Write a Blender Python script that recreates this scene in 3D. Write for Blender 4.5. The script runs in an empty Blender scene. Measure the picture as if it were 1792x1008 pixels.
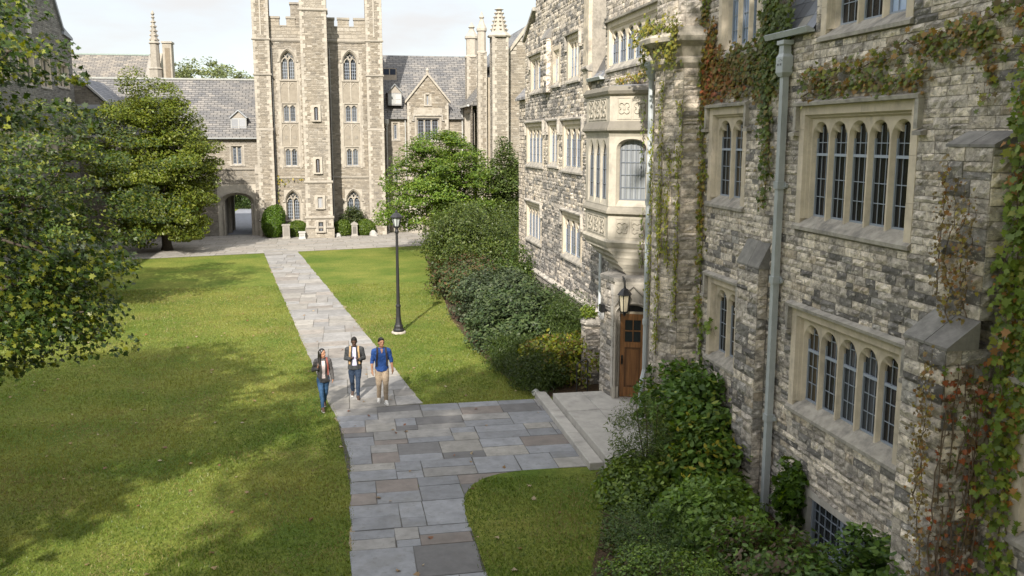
import bpy, math, random
import numpy as np
from mathutils import Vector, Matrix
R = math.radians
SC = bpy.context.scene
COL = SC.collection

# ---------------------------------------------------------------- camera
cam_d = bpy.data.cameras.new("camera"); cam = bpy.data.objects.new("camera", cam_d); COL.objects.link(cam)
cam.location = (0, 0, 7.2)
cam_d.sensor_width = 36.0; cam_d.lens = 1594.0 / 1792.0 * 36.0
cam_d.clip_start = 0.1; cam_d.clip_end = 3000
PITCH = math.atan((504 - 243) / 1594.0)
cam.rotation_euler = (R(90) - PITCH, 0, -R(10.6))
SC.camera = cam

# ---------------------------------------------------------------- sun, sky, exposure
SUN_AZ, SUN_EL = R(19.0), R(34.0)          # light travels towards +Y, turned SUN_AZ towards +X
sd = bpy.data.lights.new("sun", 'SUN'); sun = bpy.data.objects.new("sun", sd); COL.objects.link(sun)
sd.energy = 5.0; sd.angle = R(0.6); sd.color = (1.0, 0.93, 0.83)
_d = Vector((math.sin(SUN_AZ) * math.cos(SUN_EL), math.cos(SUN_AZ) * math.cos(SUN_EL), -math.sin(SUN_EL)))
sun.rotation_euler = _d.to_track_quat('-Z', 'Y').to_euler()
sun.location = (-10, -30, 40)
W = bpy.data.worlds.new("World"); SC.world = W; W.use_nodes = True
wn = W.node_tree; wn.nodes.clear()
wo = wn.nodes.new('ShaderNodeOutputWorld'); bg = wn.nodes.new('ShaderNodeBackground'); bg.inputs['Strength'].default_value = 0.15
sky = wn.nodes.new('ShaderNodeTexSky'); sky.sky_type = 'NISHITA'; sky.sun_disc = False
sky.sun_elevation = SUN_EL; sky.sun_rotation = math.pi + SUN_AZ; sky.air_density = 1.0; sky.dust_density = 1.5
tc = wn.nodes.new('ShaderNodeTexCoord'); mp = wn.nodes.new('ShaderNodeMapping'); mp.inputs['Scale'].default_value = (1.3, 1.3, 5.0)
nz = wn.nodes.new('ShaderNodeTexNoise'); nz.inputs['Scale'].default_value = 2.2; nz.inputs['Detail'].default_value = 6; nz.inputs['Roughness'].default_value = .55
cr = wn.nodes.new('ShaderNodeValToRGB'); cr.color_ramp.elements[0].position = .34; cr.color_ramp.elements[1].position = .62
cr.color_ramp.elements[0].color = (.50, .50, .50, 1); cr.color_ramp.elements[1].color = (1, 1, 1, 1)
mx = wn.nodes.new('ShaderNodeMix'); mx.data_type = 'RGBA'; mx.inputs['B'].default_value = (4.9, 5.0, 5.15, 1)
L = wn.links.new
L(tc.outputs['Generated'], mp.inputs['Vector']); L(mp.outputs['Vector'], nz.inputs['Vector']); L(nz.outputs['Fac'], cr.inputs['Fac'])
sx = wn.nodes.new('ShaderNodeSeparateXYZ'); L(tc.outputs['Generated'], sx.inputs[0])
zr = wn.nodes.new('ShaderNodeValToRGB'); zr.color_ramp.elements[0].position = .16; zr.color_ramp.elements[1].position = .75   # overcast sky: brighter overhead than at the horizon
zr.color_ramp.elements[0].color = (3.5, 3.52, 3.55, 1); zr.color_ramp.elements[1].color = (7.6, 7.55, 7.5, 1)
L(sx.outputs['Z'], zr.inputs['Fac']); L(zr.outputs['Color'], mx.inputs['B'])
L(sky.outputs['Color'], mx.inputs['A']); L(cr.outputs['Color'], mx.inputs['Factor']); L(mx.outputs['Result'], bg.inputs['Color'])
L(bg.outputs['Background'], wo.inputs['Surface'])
SC.view_settings.view_transform = 'Standard'; SC.view_settings.look = 'None'; SC.view_settings.exposure = 0.76; SC.view_settings.gamma = 1.0
SC.cycles.max_bounces = 6; SC.cycles.diffuse_bounces = 3; SC.cycles.transparent_max_bounces = 4; SC.cycles.caustics_reflective = False
SC.cycles.use_denoising = True

# ---------------------------------------------------------------- helpers
LOC = {}
def tag(o, label=None, cat=None, group=None, kind=None):
    if label: o['label'] = label
    if cat: o['category'] = cat
    if group: o['group'] = group
    if kind: o['kind'] = kind
    return o
def thing(name, loc, label, cat, group=None):
    o = bpy.data.objects.new(name, None); o.empty_display_size = .3; COL.objects.link(o); o.location = loc
    LOC[o.name] = Vector(loc); return tag(o, label, cat, group)
def vrnd(rng, a, b): return rng.uniform(a, b)
def mixc(a, b, t): return tuple(a[i] + (b[i] - a[i]) * t for i in range(3))
def sc(c, k): return tuple(x * k for x in c)
class Frame:
    """wall frame: s runs along the wall, n points out of it, z is up"""
    def __init__(self, O, s, n):
        self.O = Vector(O); self.s = Vector(s).normalized(); self.n = Vector(n).normalized()
        self.flip = self.s.cross(Vector((0, 0, 1))).dot(self.n) < 0
    def P(self, s, n, z): return self.O + self.s * s + self.n * n + Vector((0, 0, z))
class MB:
    def __init__(self): self.v = []; self.f = []; self.c = []
    def add(self, vs, fs, col=(1, 1, 1)):
        b = len(self.v); self.v.extend([tuple(x) for x in vs]); self.f.extend([tuple(i + b for i in q) for q in fs])
        self.c.extend([col] * len(vs) if not isinstance(col, list) else col)
    def quad(self, a, b, c, d, col=(1, 1, 1)): self.add([a, b, c, d], [(0, 1, 2, 3)], col)
    def box(self, x0, x1, y0, y1, z0, z1, col=(1, 1, 1)):
        self.add([(x0, y0, z0), (x1, y0, z0), (x1, y1, z0), (x0, y1, z0), (x0, y0, z1), (x1, y0, z1), (x1, y1, z1), (x0, y1, z1)],
                 [(3, 2, 1, 0), (4, 5, 6, 7), (0, 1, 5, 4), (1, 2, 6, 5), (2, 3, 7, 6), (3, 0, 4, 7)], col)
    def fbox(self, F, s0, s1, n0, n1, z0, z1, col=(1, 1, 1), top=0.0, bev=0.0):
        """box in a wall frame; top = how far the outer top edge drops (weathering)"""
        V = [F.P(s0, n0, z0), F.P(s1, n0, z0), F.P(s1, n1, z0), F.P(s0, n1, z0), F.P(s0, n0, z1), F.P(s1, n0, z1), F.P(s1, n1, z1 - top), F.P(s0, n1, z1 - top)]
        fs = [(3, 2, 1, 0), (4, 5, 6, 7), (0, 1, 5, 4), (1, 2, 6, 5), (2, 3, 7, 6), (3, 0, 4, 7)]
        if not F.flip: fs = [q[::-1] for q in fs]
        self.add(V, fs, col)
    def prism(self, poly, d, col=(1, 1, 1)):
        """poly = list of 3D points, extruded by vector d"""
        n = len(poly); d = Vector(d); P = [Vector(p) for p in poly]
        V = P + [p + d for p in P]
        fs = [tuple(range(n))[::-1], tuple(range(n, 2 * n))] + [(i, (i + 1) % n, n + (i + 1) % n, n + i) for i in range(n)]
        nrm = Vector((0, 0, 0))
        for i in range(n): nrm += P[i].cross(P[(i + 1) % n])
        if nrm.dot(d) < 0: fs = [q[::-1] for q in fs]
        self.add(V, fs, col)
    def zprism(self, pts, z0, z1, col=(1, 1, 1)): self.prism([(p[0], p[1], z0) for p in pts], (0, 0, z1 - z0), col)
    def loft(self, rings, col=(1, 1, 1), cap=True, closed=True):
        n = len(rings[0]); V = [p for r_ in rings for p in r_]; fs = []
        for k in range(len(rings) - 1):
            for i in range(n if closed else n - 1):
                j = (i + 1) % n; fs.append((k * n + i, k * n + j, (k + 1) * n + j, (k + 1) * n + i))
        if cap and closed:
            fs.append(tuple(range(n))[::-1]); fs.append(tuple((len(rings) - 1) * n + i for i in range(n)))
        self.add(V, fs, col)
    def lathe(self, c, prof, n=12, col=(1, 1, 1), rot=0.0):
        self.loft([[(c[0] + r_ * math.cos(rot + 2 * math.pi * i / n), c[1] + r_ * math.sin(rot + 2 * math.pi * i / n), c[2] + z) for i in range(n)] for r_, z in prof], col)
    def tube(self, pts, rad, n=6, col=(1, 1, 1)):
        P = [Vector(p) for p in pts]; m = len(P)
        if not isinstance(rad, (list, tuple)): rad = [rad] * m
        rings = []; up = None
        for i in range(m):
            t = (P[min(i + 1, m - 1)] - P[max(i - 1, 0)])
            t = t.normalized() if t.length > 1e-9 else Vector((0, 0, 1))
            if up is None: up = Vector((0, 0, 1)) if abs(t.z) < .9 else Vector((1, 0, 0))
            a = t.cross(up)
            a = a.normalized() if a.length > 1e-6 else t.orthogonal().normalized()
            b = a.cross(t).normalized(); up = b
            rings.append([P[i] + (a * math.cos(2 * math.pi * k / n) + b * math.sin(2 * math.pi * k / n)) * rad[i] for k in range(n)])
        self.loft(rings, col)
    def build(self, name, mat, parent=None, loc=None, smooth=False, label=None):
        if not self.v: return None
        base = LOC[parent.name] if parent else Vector(loc or (0, 0, 0))
        v = np.array(self.v, dtype=np.float64) - np.array(base)
        me = bpy.data.meshes.new(name); me.from_pydata(v.tolist(), [], self.f); fin(me, np.array(self.c, dtype=np.float32), mat, smooth)
        o = bpy.data.objects.new(name, me); COL.objects.link(o); LOC[o.name] = base
        if parent: o.parent = parent
        else: o.location = base
        if label: o['label'] = label
        return o
def fin(me, c, mat, smooth=False, uv=True):
    nv = len(me.vertices)
    at = me.color_attributes.new("Col", 'FLOAT_COLOR', 'POINT')
    ca = np.ones((nv, 4), dtype=np.float32); ca[:, :3] = c; at.data.foreach_set('color', ca.ravel())
    if uv:
        npol = len(me.polygons); nl = len(me.loops)
        nr = np.empty(npol * 3); me.polygons.foreach_get('normal', nr); nr = np.abs(nr.reshape(-1, 3))
        ls = np.empty(npol, dtype=np.int32); lt = np.empty(npol, dtype=np.int32)
        me.polygons.foreach_get('loop_start', ls); me.polygons.foreach_get('loop_total', lt)
        vi = np.empty(nl, dtype=np.int32); me.loops.foreach_get('vertex_index', vi)
        co = np.empty(nv * 3); me.vertices.foreach_get('co', co); co = co.reshape(-1, 3)
        ax = np.repeat(nr.argmax(1), lt); P = co[vi]
        slope = np.repeat(1.0 / np.maximum(np.sqrt(np.maximum(1 - nr[:, 2] ** 2, 1e-6)), .05), lt)
        uvs = np.empty((nl, 2)); horiz = np.repeat(nr[:, 0] > nr[:, 1], lt)
        uvs[:, 0] = np.where(ax == 2, np.where(horiz, P[:, 1], P[:, 0]), np.where(ax == 0, P[:, 1], P[:, 0]))
        flat = np.repeat(nr[:, 2] > .985, lt)
        uvs[:, 1] = np.where(flat, np.where(horiz, P[:, 0], P[:, 1]), P[:, 2] * slope)
        ul = me.uv_layers.new(name="UVMap"); ul.data.foreach_set('uv', uvs.astype(np.float32).ravel())
    if smooth: me.polygons.foreach_set('use_smooth', np.ones(len(me.polygons), dtype=bool))
    if mat: me.materials.append(mat)
    me.update()
def arr_mesh(name, verts, k, cols, mat, parent=None, loc=None, smooth=False):
    """verts (N*k,3) : N separate k-gons; cols (N*k,3)"""
    base = LOC[parent.name] if parent else Vector(loc or (0, 0, 0))
    n = len(verts); m = n // k
    me = bpy.data.meshes.new(name); me.vertices.add(n); me.loops.add(n); me.polygons.add(m)
    me.vertices.foreach_set('co', (verts - np.array(base)).astype(np.float32).ravel())
    me.loops.foreach_set('vertex_index', np.arange(n, dtype=np.int32))
    me.polygons.foreach_set('loop_start', np.arange(0, n, k, dtype=np.int32))
    try: me.polygons.foreach_set('loop_total', np.full(m, k, dtype=np.int32))
    except Exception: pass
    me.update(calc_edges=True); fin(me, cols, mat, smooth, uv=False)
    o = bpy.data.objects.new(name, me); COL.objects.link(o); LOC[o.name] = base
    if parent: o.parent = parent
    else: o.location = base
    return o

# ---------------------------------------------------------------- materials
def newmat(name):
    m = bpy.data.materials.new(name); m.use_nodes = True; nt = m.node_tree
    return m, nt, nt.nodes['Principled BSDF'], nt.links.new
def node(nt, t, **k):
    n = nt.nodes.new(t)
    for a, b in k.items():
        if a in n.inputs: n.inputs[a].default_value = b
        else: setattr(n, a, b)
    return n
def ramp(nt, p0, p1, c0=(0, 0, 0, 1), c1=(1, 1, 1, 1)):
    r_ = nt.nodes.new('ShaderNodeValToRGB'); e = r_.color_ramp.elements
    e[0].position = p0; e[1].position = p1; e[0].color = c0; e[1].color = c1; return r_
def mixn(nt, mode='MIX', fac=None):
    m = nt.nodes.new('ShaderNodeMix'); m.data_type = 'RGBA'; m.blend_type = mode
    if fac is not None: m.inputs['Factor'].default_value = fac
    return m
def colmat(name, rough=.8, spec=.3, noise=None, blotch=None, bump=None, metal=0.0, bumpd=.02, vec='Object', tint=(1, 1, 1)):
    """Col attribute x noise; blotch=(scale, lo, hi, colour, strength) adds stains; bump=(scale, strength)"""
    m, nt, b, L = newmat(name); b.inputs['Roughness'].default_value = rough; b.inputs['Specular IOR Level'].default_value = spec; b.inputs['Metallic'].default_value = metal
    at = node(nt, 'ShaderNodeAttribute', attribute_name='Col'); tcn = node(nt, 'ShaderNodeTexCoord'); out = at.outputs['Color']
    if tint != (1, 1, 1):
        mm = mixn(nt, 'MULTIPLY', 1.0); L(out, mm.inputs['A']); mm.inputs['B'].default_value = (*tint, 1); out = mm.outputs['Result']
    if noise:
        n = node(nt, 'ShaderNodeTexNoise', Scale=noise[0], Detail=5.0, Roughness=.65); L(tcn.outputs[vec], n.inputs['Vector'])
        r_ = ramp(nt, .3, .7, (noise[1],) * 3 + (1,), (noise[2],) * 3 + (1,)); L(n.outputs['Fac'], r_.inputs['Fac'])
        mm = mixn(nt, 'MULTIPLY', 1.0); L(out, mm.inputs['A']); L(r_.outputs['Color'], mm.inputs['B']); out = mm.outputs['Result']
    for bl in (blotch or []):
        n = node(nt, 'ShaderNodeTexNoise', Scale=bl[0], Detail=7.0, Roughness=.7)
        mpn = node(nt, 'ShaderNodeMapping'); mpn.inputs['Scale'].default_value = bl[5] if len(bl) > 5 else (1, 1, 1)
        mpn.inputs['Location'].default_value = (bl[0] * 3.1, bl[0] * 1.7, 2.0)
        L(tcn.outputs[vec], mpn.inputs['Vector']); L(mpn.outputs['Vector'], n.inputs['Vector'])
        r_ = ramp(nt, bl[1], bl[2], (0, 0, 0, 1), (bl[4],) * 3 + (1,)); L(n.outputs['Fac'], r_.inputs['Fac'])
        mm = mixn(nt, 'MIX'); L(r_.outputs['Color'], mm.inputs['Factor']); L(out, mm.inputs['A']); mm.inputs['B'].default_value = (*bl[3], 1); out = mm.outputs['Result']
    L(out, b.inputs['Base Color'])
    if bump:
        n = node(nt, 'ShaderNodeTexNoise', Scale=bump[0], Detail=6.0, Roughness=.65); L(tcn.outputs[vec], n.inputs['Vector'])
        bp = node(nt, 'ShaderNodeBump', Strength=bump[1], Distance=bumpd); L(n.outputs['Fac'], bp.inputs['Height']); L(bp.outputs['Normal'], b.inputs['Normal'])
    return m
def leafmat(name, trans=.32, rough=.45, spec=.35):
    m, nt, b, L = newmat(name); at = node(nt, 'ShaderNodeAttribute', attribute_name='Col')
    b.inputs['Roughness'].default_value = rough; b.inputs['Specular IOR Level'].default_value = spec
    L(at.outputs['Color'], b.inputs['Base Color'])
    tr = node(nt, 'ShaderNodeBsdfTranslucent'); hs = node(nt, 'ShaderNodeHueSaturation', Hue=.485, Saturation=1.15, Value=1.6)
    L(at.outputs['Color'], hs.inputs['Color']); L(hs.outputs['Color'], tr.inputs['Color'])
    mxs = node(nt, 'ShaderNodeMixShader', Fac=trans); o = nt.nodes['Material Output']
    L(b.outputs['BSDF'], mxs.inputs[1]); L(tr.outputs['BSDF'], mxs.inputs[2]); L(mxs.outputs['Shader'], o.inputs['Surface']); return m
def slatemat(name, bw=.32, bh=.17):
    m, nt, b, L = newmat(name); b.inputs['Roughness'].default_value = .62; b.inputs['Specular IOR Level'].default_value = .4
    tcn = node(nt, 'ShaderNodeTexCoord'); at = node(nt, 'ShaderNodeAttribute', attribute_name='Col')
    br = node(nt, 'ShaderNodeTexBrick', Scale=1.0); br.inputs['Brick Width'].default_value = bw; br.inputs['Row Height'].default_value = bh
    br.inputs['Mortar Size'].default_value = .02; br.inputs['Mortar Smooth'].default_value = .6; br.inputs['Bias'].default_value = -.1
    br.inputs['Color1'].default_value = (.70, .71, .74, 1); br.inputs['Color2'].default_value = (1.2, 1.16, 1.1, 1); br.inputs['Mortar'].default_value = (.22, .22, .22, 1)
    wv = node(nt, 'ShaderNodeTexNoise', Scale=9.0, Detail=3.0); ad = node(nt, 'ShaderNodeVectorMath', operation='MULTIPLY_ADD')
    L(tcn.outputs['UV'], wv.inputs['Vector']); L(wv.outputs['Color'], ad.inputs[0]); ad.inputs[1].default_value = (.05, .05, 0); L(tcn.outputs['UV'], ad.inputs[2]); L(ad.outputs['Vector'], br.inputs['Vector'])
    n = node(nt, 'ShaderNodeTexNoise', Scale=.9, Detail=6.0, Roughness=.7); L(tcn.outputs['UV'], n.inputs['Vector'])
    r_ = ramp(nt, .35, .72, (.78, .79, .8, 1), (1.22, 1.18, 1.12, 1)); L(n.outputs['Fac'], r_.inputs['Fac'])
    a1 = mixn(nt, 'MULTIPLY', 1.0); L(at.outputs['Color'], a1.inputs['A']); L(br.outputs['Color'], a1.inputs['B'])
    a2 = mixn(nt, 'MULTIPLY', 1.0); L(a1.outputs['Result'], a2.inputs['A']); L(r_.outputs['Color'], a2.inputs['B']); L(a2.outputs['Result'], b.inputs['Base Color'])
    bp = node(nt, 'ShaderNodeBump', Strength=1.0, Distance=.03, invert=True); L(br.outputs['Fac'], bp.inputs['Height']); L(bp.outputs['Normal'], b.inputs['Normal']); return m
def simple(name, col, rough=.6, spec=.4, metal=0.0, noise=None, bump=None):
    m = colmat(name, rough, spec, noise, None, bump, metal, tint=col); return m
M = {}
M['rubble'] = colmat('rubble_stone', .9, .2, (9.0, .62, 1.3), [(4.2, .50, .60, (.135, .125, .115), .64, (1, 1, 1.7)), (6.5, .55, .64, (.70, .64, .565), .75, (1, 1, 1.8)), (15, .55, .64, (.13, .12, .112), .55, (1, 1, 2.2)), (2.6, .54, .70, (.125, .117, .108), .6, (1, 1, .22)), (1.1, .56, .70, (.13, .122, .115), .45)], (24, .9), bumpd=.02)
M['mortar'] = colmat('mortar', .95, .1, (12, .7, 1.1), [(1.2, .5, .7, (.10, .095, .085), .6)], (40, .5))
M['lime'] = colmat('limestone_trim', .82, .25, (4.0, .82, 1.1), [(1.8, .52, .70, (.17, .155, .14), .6, (1, 1, .45)), (3.2, .6, .75, (.62, .53, .38), .45)], (30, .25), bumpd=.01)
M['sill'] = colmat('weathered_limestone', .88, .2, (6.0, .7, 1.1), [(2.4, .46, .66, (.13, .125, .12), .75)], (26, .5), bumpd=.012)
M['ashlar'] = colmat('tower_rubble', .92, .15, (5.0, .75, 1.2), [(.42, .5, .66, (.15, .14, .125), .5, (1, 1, .45)), (1.3, .55, .7, (.13, .12, .105), .5), (1.9, .58, .70, (.46, .42, .34), .45)], (16, .6), bumpd=.02)
M['tmortar'] = colmat('tower_mortar', .95, .1, (3, .8, 1.1))
M['slate'] = slatemat('roof_slate', .5, .23); M['slate_near'] = slatemat('roof_slate_near', .3, .24)
M['lead'] = colmat('lead_grey', .5, .4, (8, .8, 1.1)); M['iron'] = simple('black_iron', (.018, .018, .02), .42, .5)
M['frame'] = colmat('window_metal', .45, .4)
M['pipe'] = colmat('painted_pipe', .42, .45, (5, .88, 1.06), [(9, .6, .7, (.2, .2, .19), .55, (1, 1, .2)), (2.2, .5, .7, (.25, .27, .27), .5, (1, 1, .3))])
M['bark'] = colmat('bark', .95, .1, (14, .55, 1.2), None, (20, 1.0), bumpd=.03)
M['leaf'] = leafmat('leaf'); M['glossleaf'] = leafmat('gloss_leaf', .2, .5, .3); M['ivyleaf'] = leafmat('ivy_leaf', .25, .45, .35)
M['flag'] = colmat('flagstone', .78, .3, (2.6, .78, 1.16), [(7, .53, .70, (.12, .115, .11), .5), (1.3, .52, .7, (.16, .155, .14), .45)], (11, .35), bumpd=.012)
M['concrete'] = colmat('worn_concrete', .85, .2, (3, .8, 1.08), [(1.6, .52, .7, (.17, .165, .16), .5)], (40, .25))
M['wood'] = None
def glassmat():
    m, nt, b, L = newmat('window_glass'); at = node(nt, 'ShaderNodeAttribute', attribute_name='Col'); L(at.outputs['Color'], b.inputs['Base Color'])
    b.inputs['Roughness'].default_value = .06; b.inputs['Specular IOR Level'].default_value = .5
    tcn = node(nt, 'ShaderNodeTexCoord'); n = node(nt, 'ShaderNodeTexNoise', Scale=5.0, Detail=2.0); L(tcn.outputs['Object'], n.inputs['Vector'])
    bp = node(nt, 'ShaderNodeBump', Strength=.35, Distance=.012); L(n.outputs['Fac'], bp.inputs['Height']); L(bp.outputs['Normal'], b.inputs['Normal']); return m
M['glass'] = glassmat()
def woodmat():
    m, nt, b, L = newmat('oak_wood'); at = node(nt, 'ShaderNodeAttribute', attribute_name='Col'); tcn = node(nt, 'ShaderNodeTexCoord')
    mpn = node(nt, 'ShaderNodeMapping'); mpn.inputs['Scale'].default_value = (22, 22, 1.6); L(tcn.outputs['Object'], mpn.inputs['Vector'])
    n = node(nt, 'ShaderNodeTexNoise', Scale=1.0, Detail=5.0); L(mpn.outputs['Vector'], n.inputs['Vector'])
    r_ = ramp(nt, .3, .7, (.55, .5, .45, 1), (1.2, 1.2, 1.2, 1)); L(n.outputs['Fac'], r_.inputs['Fac'])
    mm = mixn(nt, 'MULTIPLY', 1.0); L(at.outputs['Color'], mm.inputs['A']); L(r_.outputs['Color'], mm.inputs['B']); L(mm.outputs['Result'], b.inputs['Base Color']); b.inputs['Roughness'].default_value = .45; return m
M['wood'] = woodmat()
LIME = (.585, .505, .395); LIMEG = (.46, .43, .385); FRAMEC = (.27, .305, .36); PIPEC = (.40, .43, .44)
# ---------------------------------------------------------------- masonry and windows
def sub_iv(iv, holes):
    out = [iv]
    for a, b in holes:
        nx = []
        for p, q in out:
            if b <= p or a >= q: nx.append((p, q)); continue
            if a > p: nx.append((p, a))
            if b < q: nx.append((b, q))
        out = nx
    return out
def one_stone(mb, F, s0, s1, z0, z1, out, det, col, rng):
    if det == 0:
        i = min(.012, (s1 - s0) * .2, (z1 - z0) * .2); o2 = out * rng.uniform(.7, 1.2)
        V = [F.P(s0, -.02, z0), F.P(s1, -.02, z0), F.P(s1, -.02, z1), F.P(s0, -.02, z1), F.P(s0 + i, o2, z0 + i), F.P(s1 - i, o2, z0 + i), F.P(s1 - i, o2, z1 - i), F.P(s0 + i, o2, z1 - i)]
        fs = [(4, 5, 6, 7), (0, 1, 5, 4), (1, 2, 6, 5), (2, 3, 7, 6), (3, 0, 4, 7)]
        if F.flip: fs = [q[::-1] for q in fs]
        mb.add(V, fs, col); return
    nx = max(2, min(6, round((s1 - s0) / (.085 * (3 - det))))); nz_ = max(2, min(4, round((z1 - z0) / (.07 * (3 - det)))))
    V = []; C = []; tx = rng.uniform(-.5, .5); tz = rng.uniform(-.7, .7); kk = .55 if rng.random() < .3 else 1.0
    for j in range(nz_ + 1):
        for i in range(nx + 1):
            u, w = i / nx, j / nz_; edge = i in (0, nx) or j in (0, nz_)
            n = out * .25 + rng.uniform(-.004, .006) if edge else out * kk * (1 + tx * (u - .5) + tz * (w - .5)) + rng.uniform(-.55, .75) * out * kk
            ju = 0 if edge else rng.uniform(-.3, .3) / nx; jw = 0 if edge else rng.uniform(-.3, .3) / nz_
            e = rng.uniform(-.005, .005)
            V.append(F.P(s0 + (s1 - s0) * (u + ju) + (e if i in (0, nx) else 0), n, z0 + (z1 - z0) * (w + jw) + (e if j in (0, nz_) else 0)))
            k = rng.uniform(.88, 1.12); C.append(sc(col, k))
    W_ = nx + 1; fs = []
    for j in range(nz_):
        for i in range(nx): fs.append((j * W_ + i, j * W_ + i + 1, (j + 1) * W_ + i + 1, (j + 1) * W_ + i))
    ring = [i for i in range(W_)] + [j * W_ + nx for j in range(1, nz_ + 1)] + [nz_ * W_ + i for i in range(nx - 1, -1, -1)] + [j * W_ for j in range(nz_ - 1, 0, -1)]
    b = len(V)
    for q in ring: V.append(V[q] - F.n * (.03 + out)); C.append(sc(col, .9))
    m = len(ring)
    for k in range(m): fs.append((ring[k], b + k, b + (k + 1) % m, ring[(k + 1) % m]))
    if F.flip: fs = [q[::-1] for q in fs]
    mb.add(V, fs, C)
def masonry(mb, F, spans, z0, z1, holes, colf, rng, ch=(.13, .21), sl=(.22, .55), out=.03, det=0, gap=.014, split=.14):
    z = z0
    while z < z1 - .04:
        h = rng.uniform(*ch)
        if z + h > z1 - .05: h = z1 - z
        zm = z + h / 2; hs = [(a, b) for a, b, c, d in holes if c < z + h * .7 and d > z + h * .3]
        for iv in spans(zm):
            for a, b in sub_iv(iv, hs):
                s = a
                while s < b - .02:
                    w = rng.uniform(*sl)
                    if s + w > b - sl[0] * .6: w = b - s
                    if w > sl[1] * 1.6: w = w / 2
                    d = det(s) if callable(det) else det
                    if w > .25 and h > .15 and rng.random() < split:
                        hh = h * rng.uniform(.4, .6)
                        one_stone(mb, F, s + gap / 2, s + w - gap / 2, z + gap / 2, z + hh - gap / 2, out * .8, d, colf(s + w / 2, zm), rng)
                        one_stone(mb, F, s + gap / 2, s + w - gap / 2, z + hh + gap / 2, z + h - gap / 2, out * .8, d, colf(s + w / 2, zm), rng)
                    else: one_stone(mb, F, s + gap / 2, s + w - gap / 2, z + gap / 2, z + h - gap / 2, out, d, colf(s + w / 2, zm), rng)
                    s += w
        z += h
def backing(mb, F, spans, z0, z1, holes, col, n=-.005, step=99):
    zc = {z0, z1}
    for a, b, c, d in holes: zc |= {c, d}
    z = z0
    while z < z1: zc.add(z); z += step
    zc = sorted(q for q in zc if z0 <= q <= z1)
    for za, zb in zip(zc[:-1], zc[1:]):
        if zb - za < 1e-5: continue
        A, B = spans(za + 1e-4), spans(zb - 1e-4)
        for (a0, b0), (a1, b1) in zip(A, B):
            hs = sorted((a, b) for a, b, c, d in holes if c <= za + 1e-5 and d >= zb - 1e-5)
            cur0, cur1 = a0, a1; cuts = []
            for a, b in hs:
                if a >= max(b0, b1) or b <= min(a0, a1): continue
                cuts.append((cur0, cur1, a, a)); cur0 = cur1 = b
            cuts.append((cur0, cur1, b0, b1))
            for p0, p1, q0, q1 in cuts:
                if q0 - p0 < 1e-4 and q1 - p1 < 1e-4: continue
                V = [F.P(p0, n, za), F.P(q0, n, za), F.P(q1, n, zb), F.P(p1, n, zb)]
                mb.add(V, [(3, 2, 1, 0) if F.flip else (0, 1, 2, 3)], col)
def arch(hw, zs, kind, N=12, cusp=False):
    P = []
    for i in range(N + 1):
        th = math.pi * (1 - i / N); x = math.cos(th); t = abs(x)
        if kind == 'round': z = math.sin(th); k = 1.05
        elif kind == 'point': e = .75; RR = 1 + e; z = math.sqrt(max(0, RR * RR - (t + e) ** 2)); k = 1
        elif kind == 'tudor': z = (1 - t ** 2.4) ** .55 * .62; k = 1
        else: z = 0; k = 1
        r_ = 1.0
        if cusp:
            for c in (R(44), R(136)): r_ -= .42 * math.exp(-((th - c) / R(10)) ** 2)
        P.append((x * hw * r_, zs + z * k * hw * r_))
    return P
def light(mb, F, x0, x1, zb, zt, hw1, hw2, n1, n2, kind, spring, col, cusp=False, n3=None, inner=None):
    c = (x0 + x1) / 2; N = 30 if cusp else 12
    A = [(-hw1, zb)] + arch(hw1, spring, kind, N) + [(hw1, zb)]; B = [(-hw2, zb)] + arch(hw2, spring, kind, N, cusp) + [(hw2, zb)]
    def q(a, b, c_, d, cc=col):
        V = [a, b, c_, d]; mb.add(V, [(3, 2, 1, 0) if F.flip else (0, 1, 2, 3)], cc)
    P = F.P; a0, a1 = x0 - c, x1 - c
    if -hw1 > a0 + 1e-5:
        q(P(x0, n1, zb), P(c - hw1, n1, zb), P(c - hw1, n1, spring), P(x0, n1, spring)); q(P(x0, n1, spring), P(c - hw1, n1, spring), P(c - hw1, n1, zt), P(x0, n1, zt))
        q(P(c + hw1, n1, zb), P(x1, n1, zb), P(x1, n1, spring), P(c + hw1, n1, spring)); q(P(c + hw1, n1, spring), P(x1, n1, spring), P(x1, n1, zt), P(c + hw1, n1, zt))
    for (xa, za), (xb, zb_) in zip(A[1:-2], A[2:-1]): q(P(c + xa, n1, za), P(c + xb, n1, zb_), P(c + xb, n1, zt), P(c + xa, n1, zt))
    n3 = n2 - .07 if n3 is None else n3
    for k in range(len(A) - 1):
        (xa, za), (xb, zb_) = A[k], A[k + 1]; (xc, zc), (xd, zd) = B[k], B[k + 1]; ic = inner or col
        q(P(c + xb, n1, zb_), P(c + xa, n1, za), P(c + xc, n2, zc), P(c + xd, n2, zd), ic); q(P(c + xd, n2, zd), P(c + xc, n2, zc), P(c + xc, n3, zc), P(c + xd, n3, zd), ic)
def quoin_strip(mb, F, s_in, s_out, z0, z1, n0, n1, rng, col, short=.55):
    """jagged toothing of pale blocks from s_in (edge of opening) towards s_out"""
    z = z0; k = rng.randint(0, 1)
    while z < z1 - .05:
        h = min(rng.uniform(.2, .34), z1 - z); e = s_in + (s_out - s_in) * (1 if k else short) * rng.uniform(.85, 1.05)
        mb.fbox(F, min(s_in, e), max(s_in, e), n0, n1 + rng.uniform(0, .006), z + .004, z + h - .004, sc(col, rng.uniform(.85, 1.1))); z += h; k = 1 - k
DARK = (.013, .015, .017)
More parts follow.
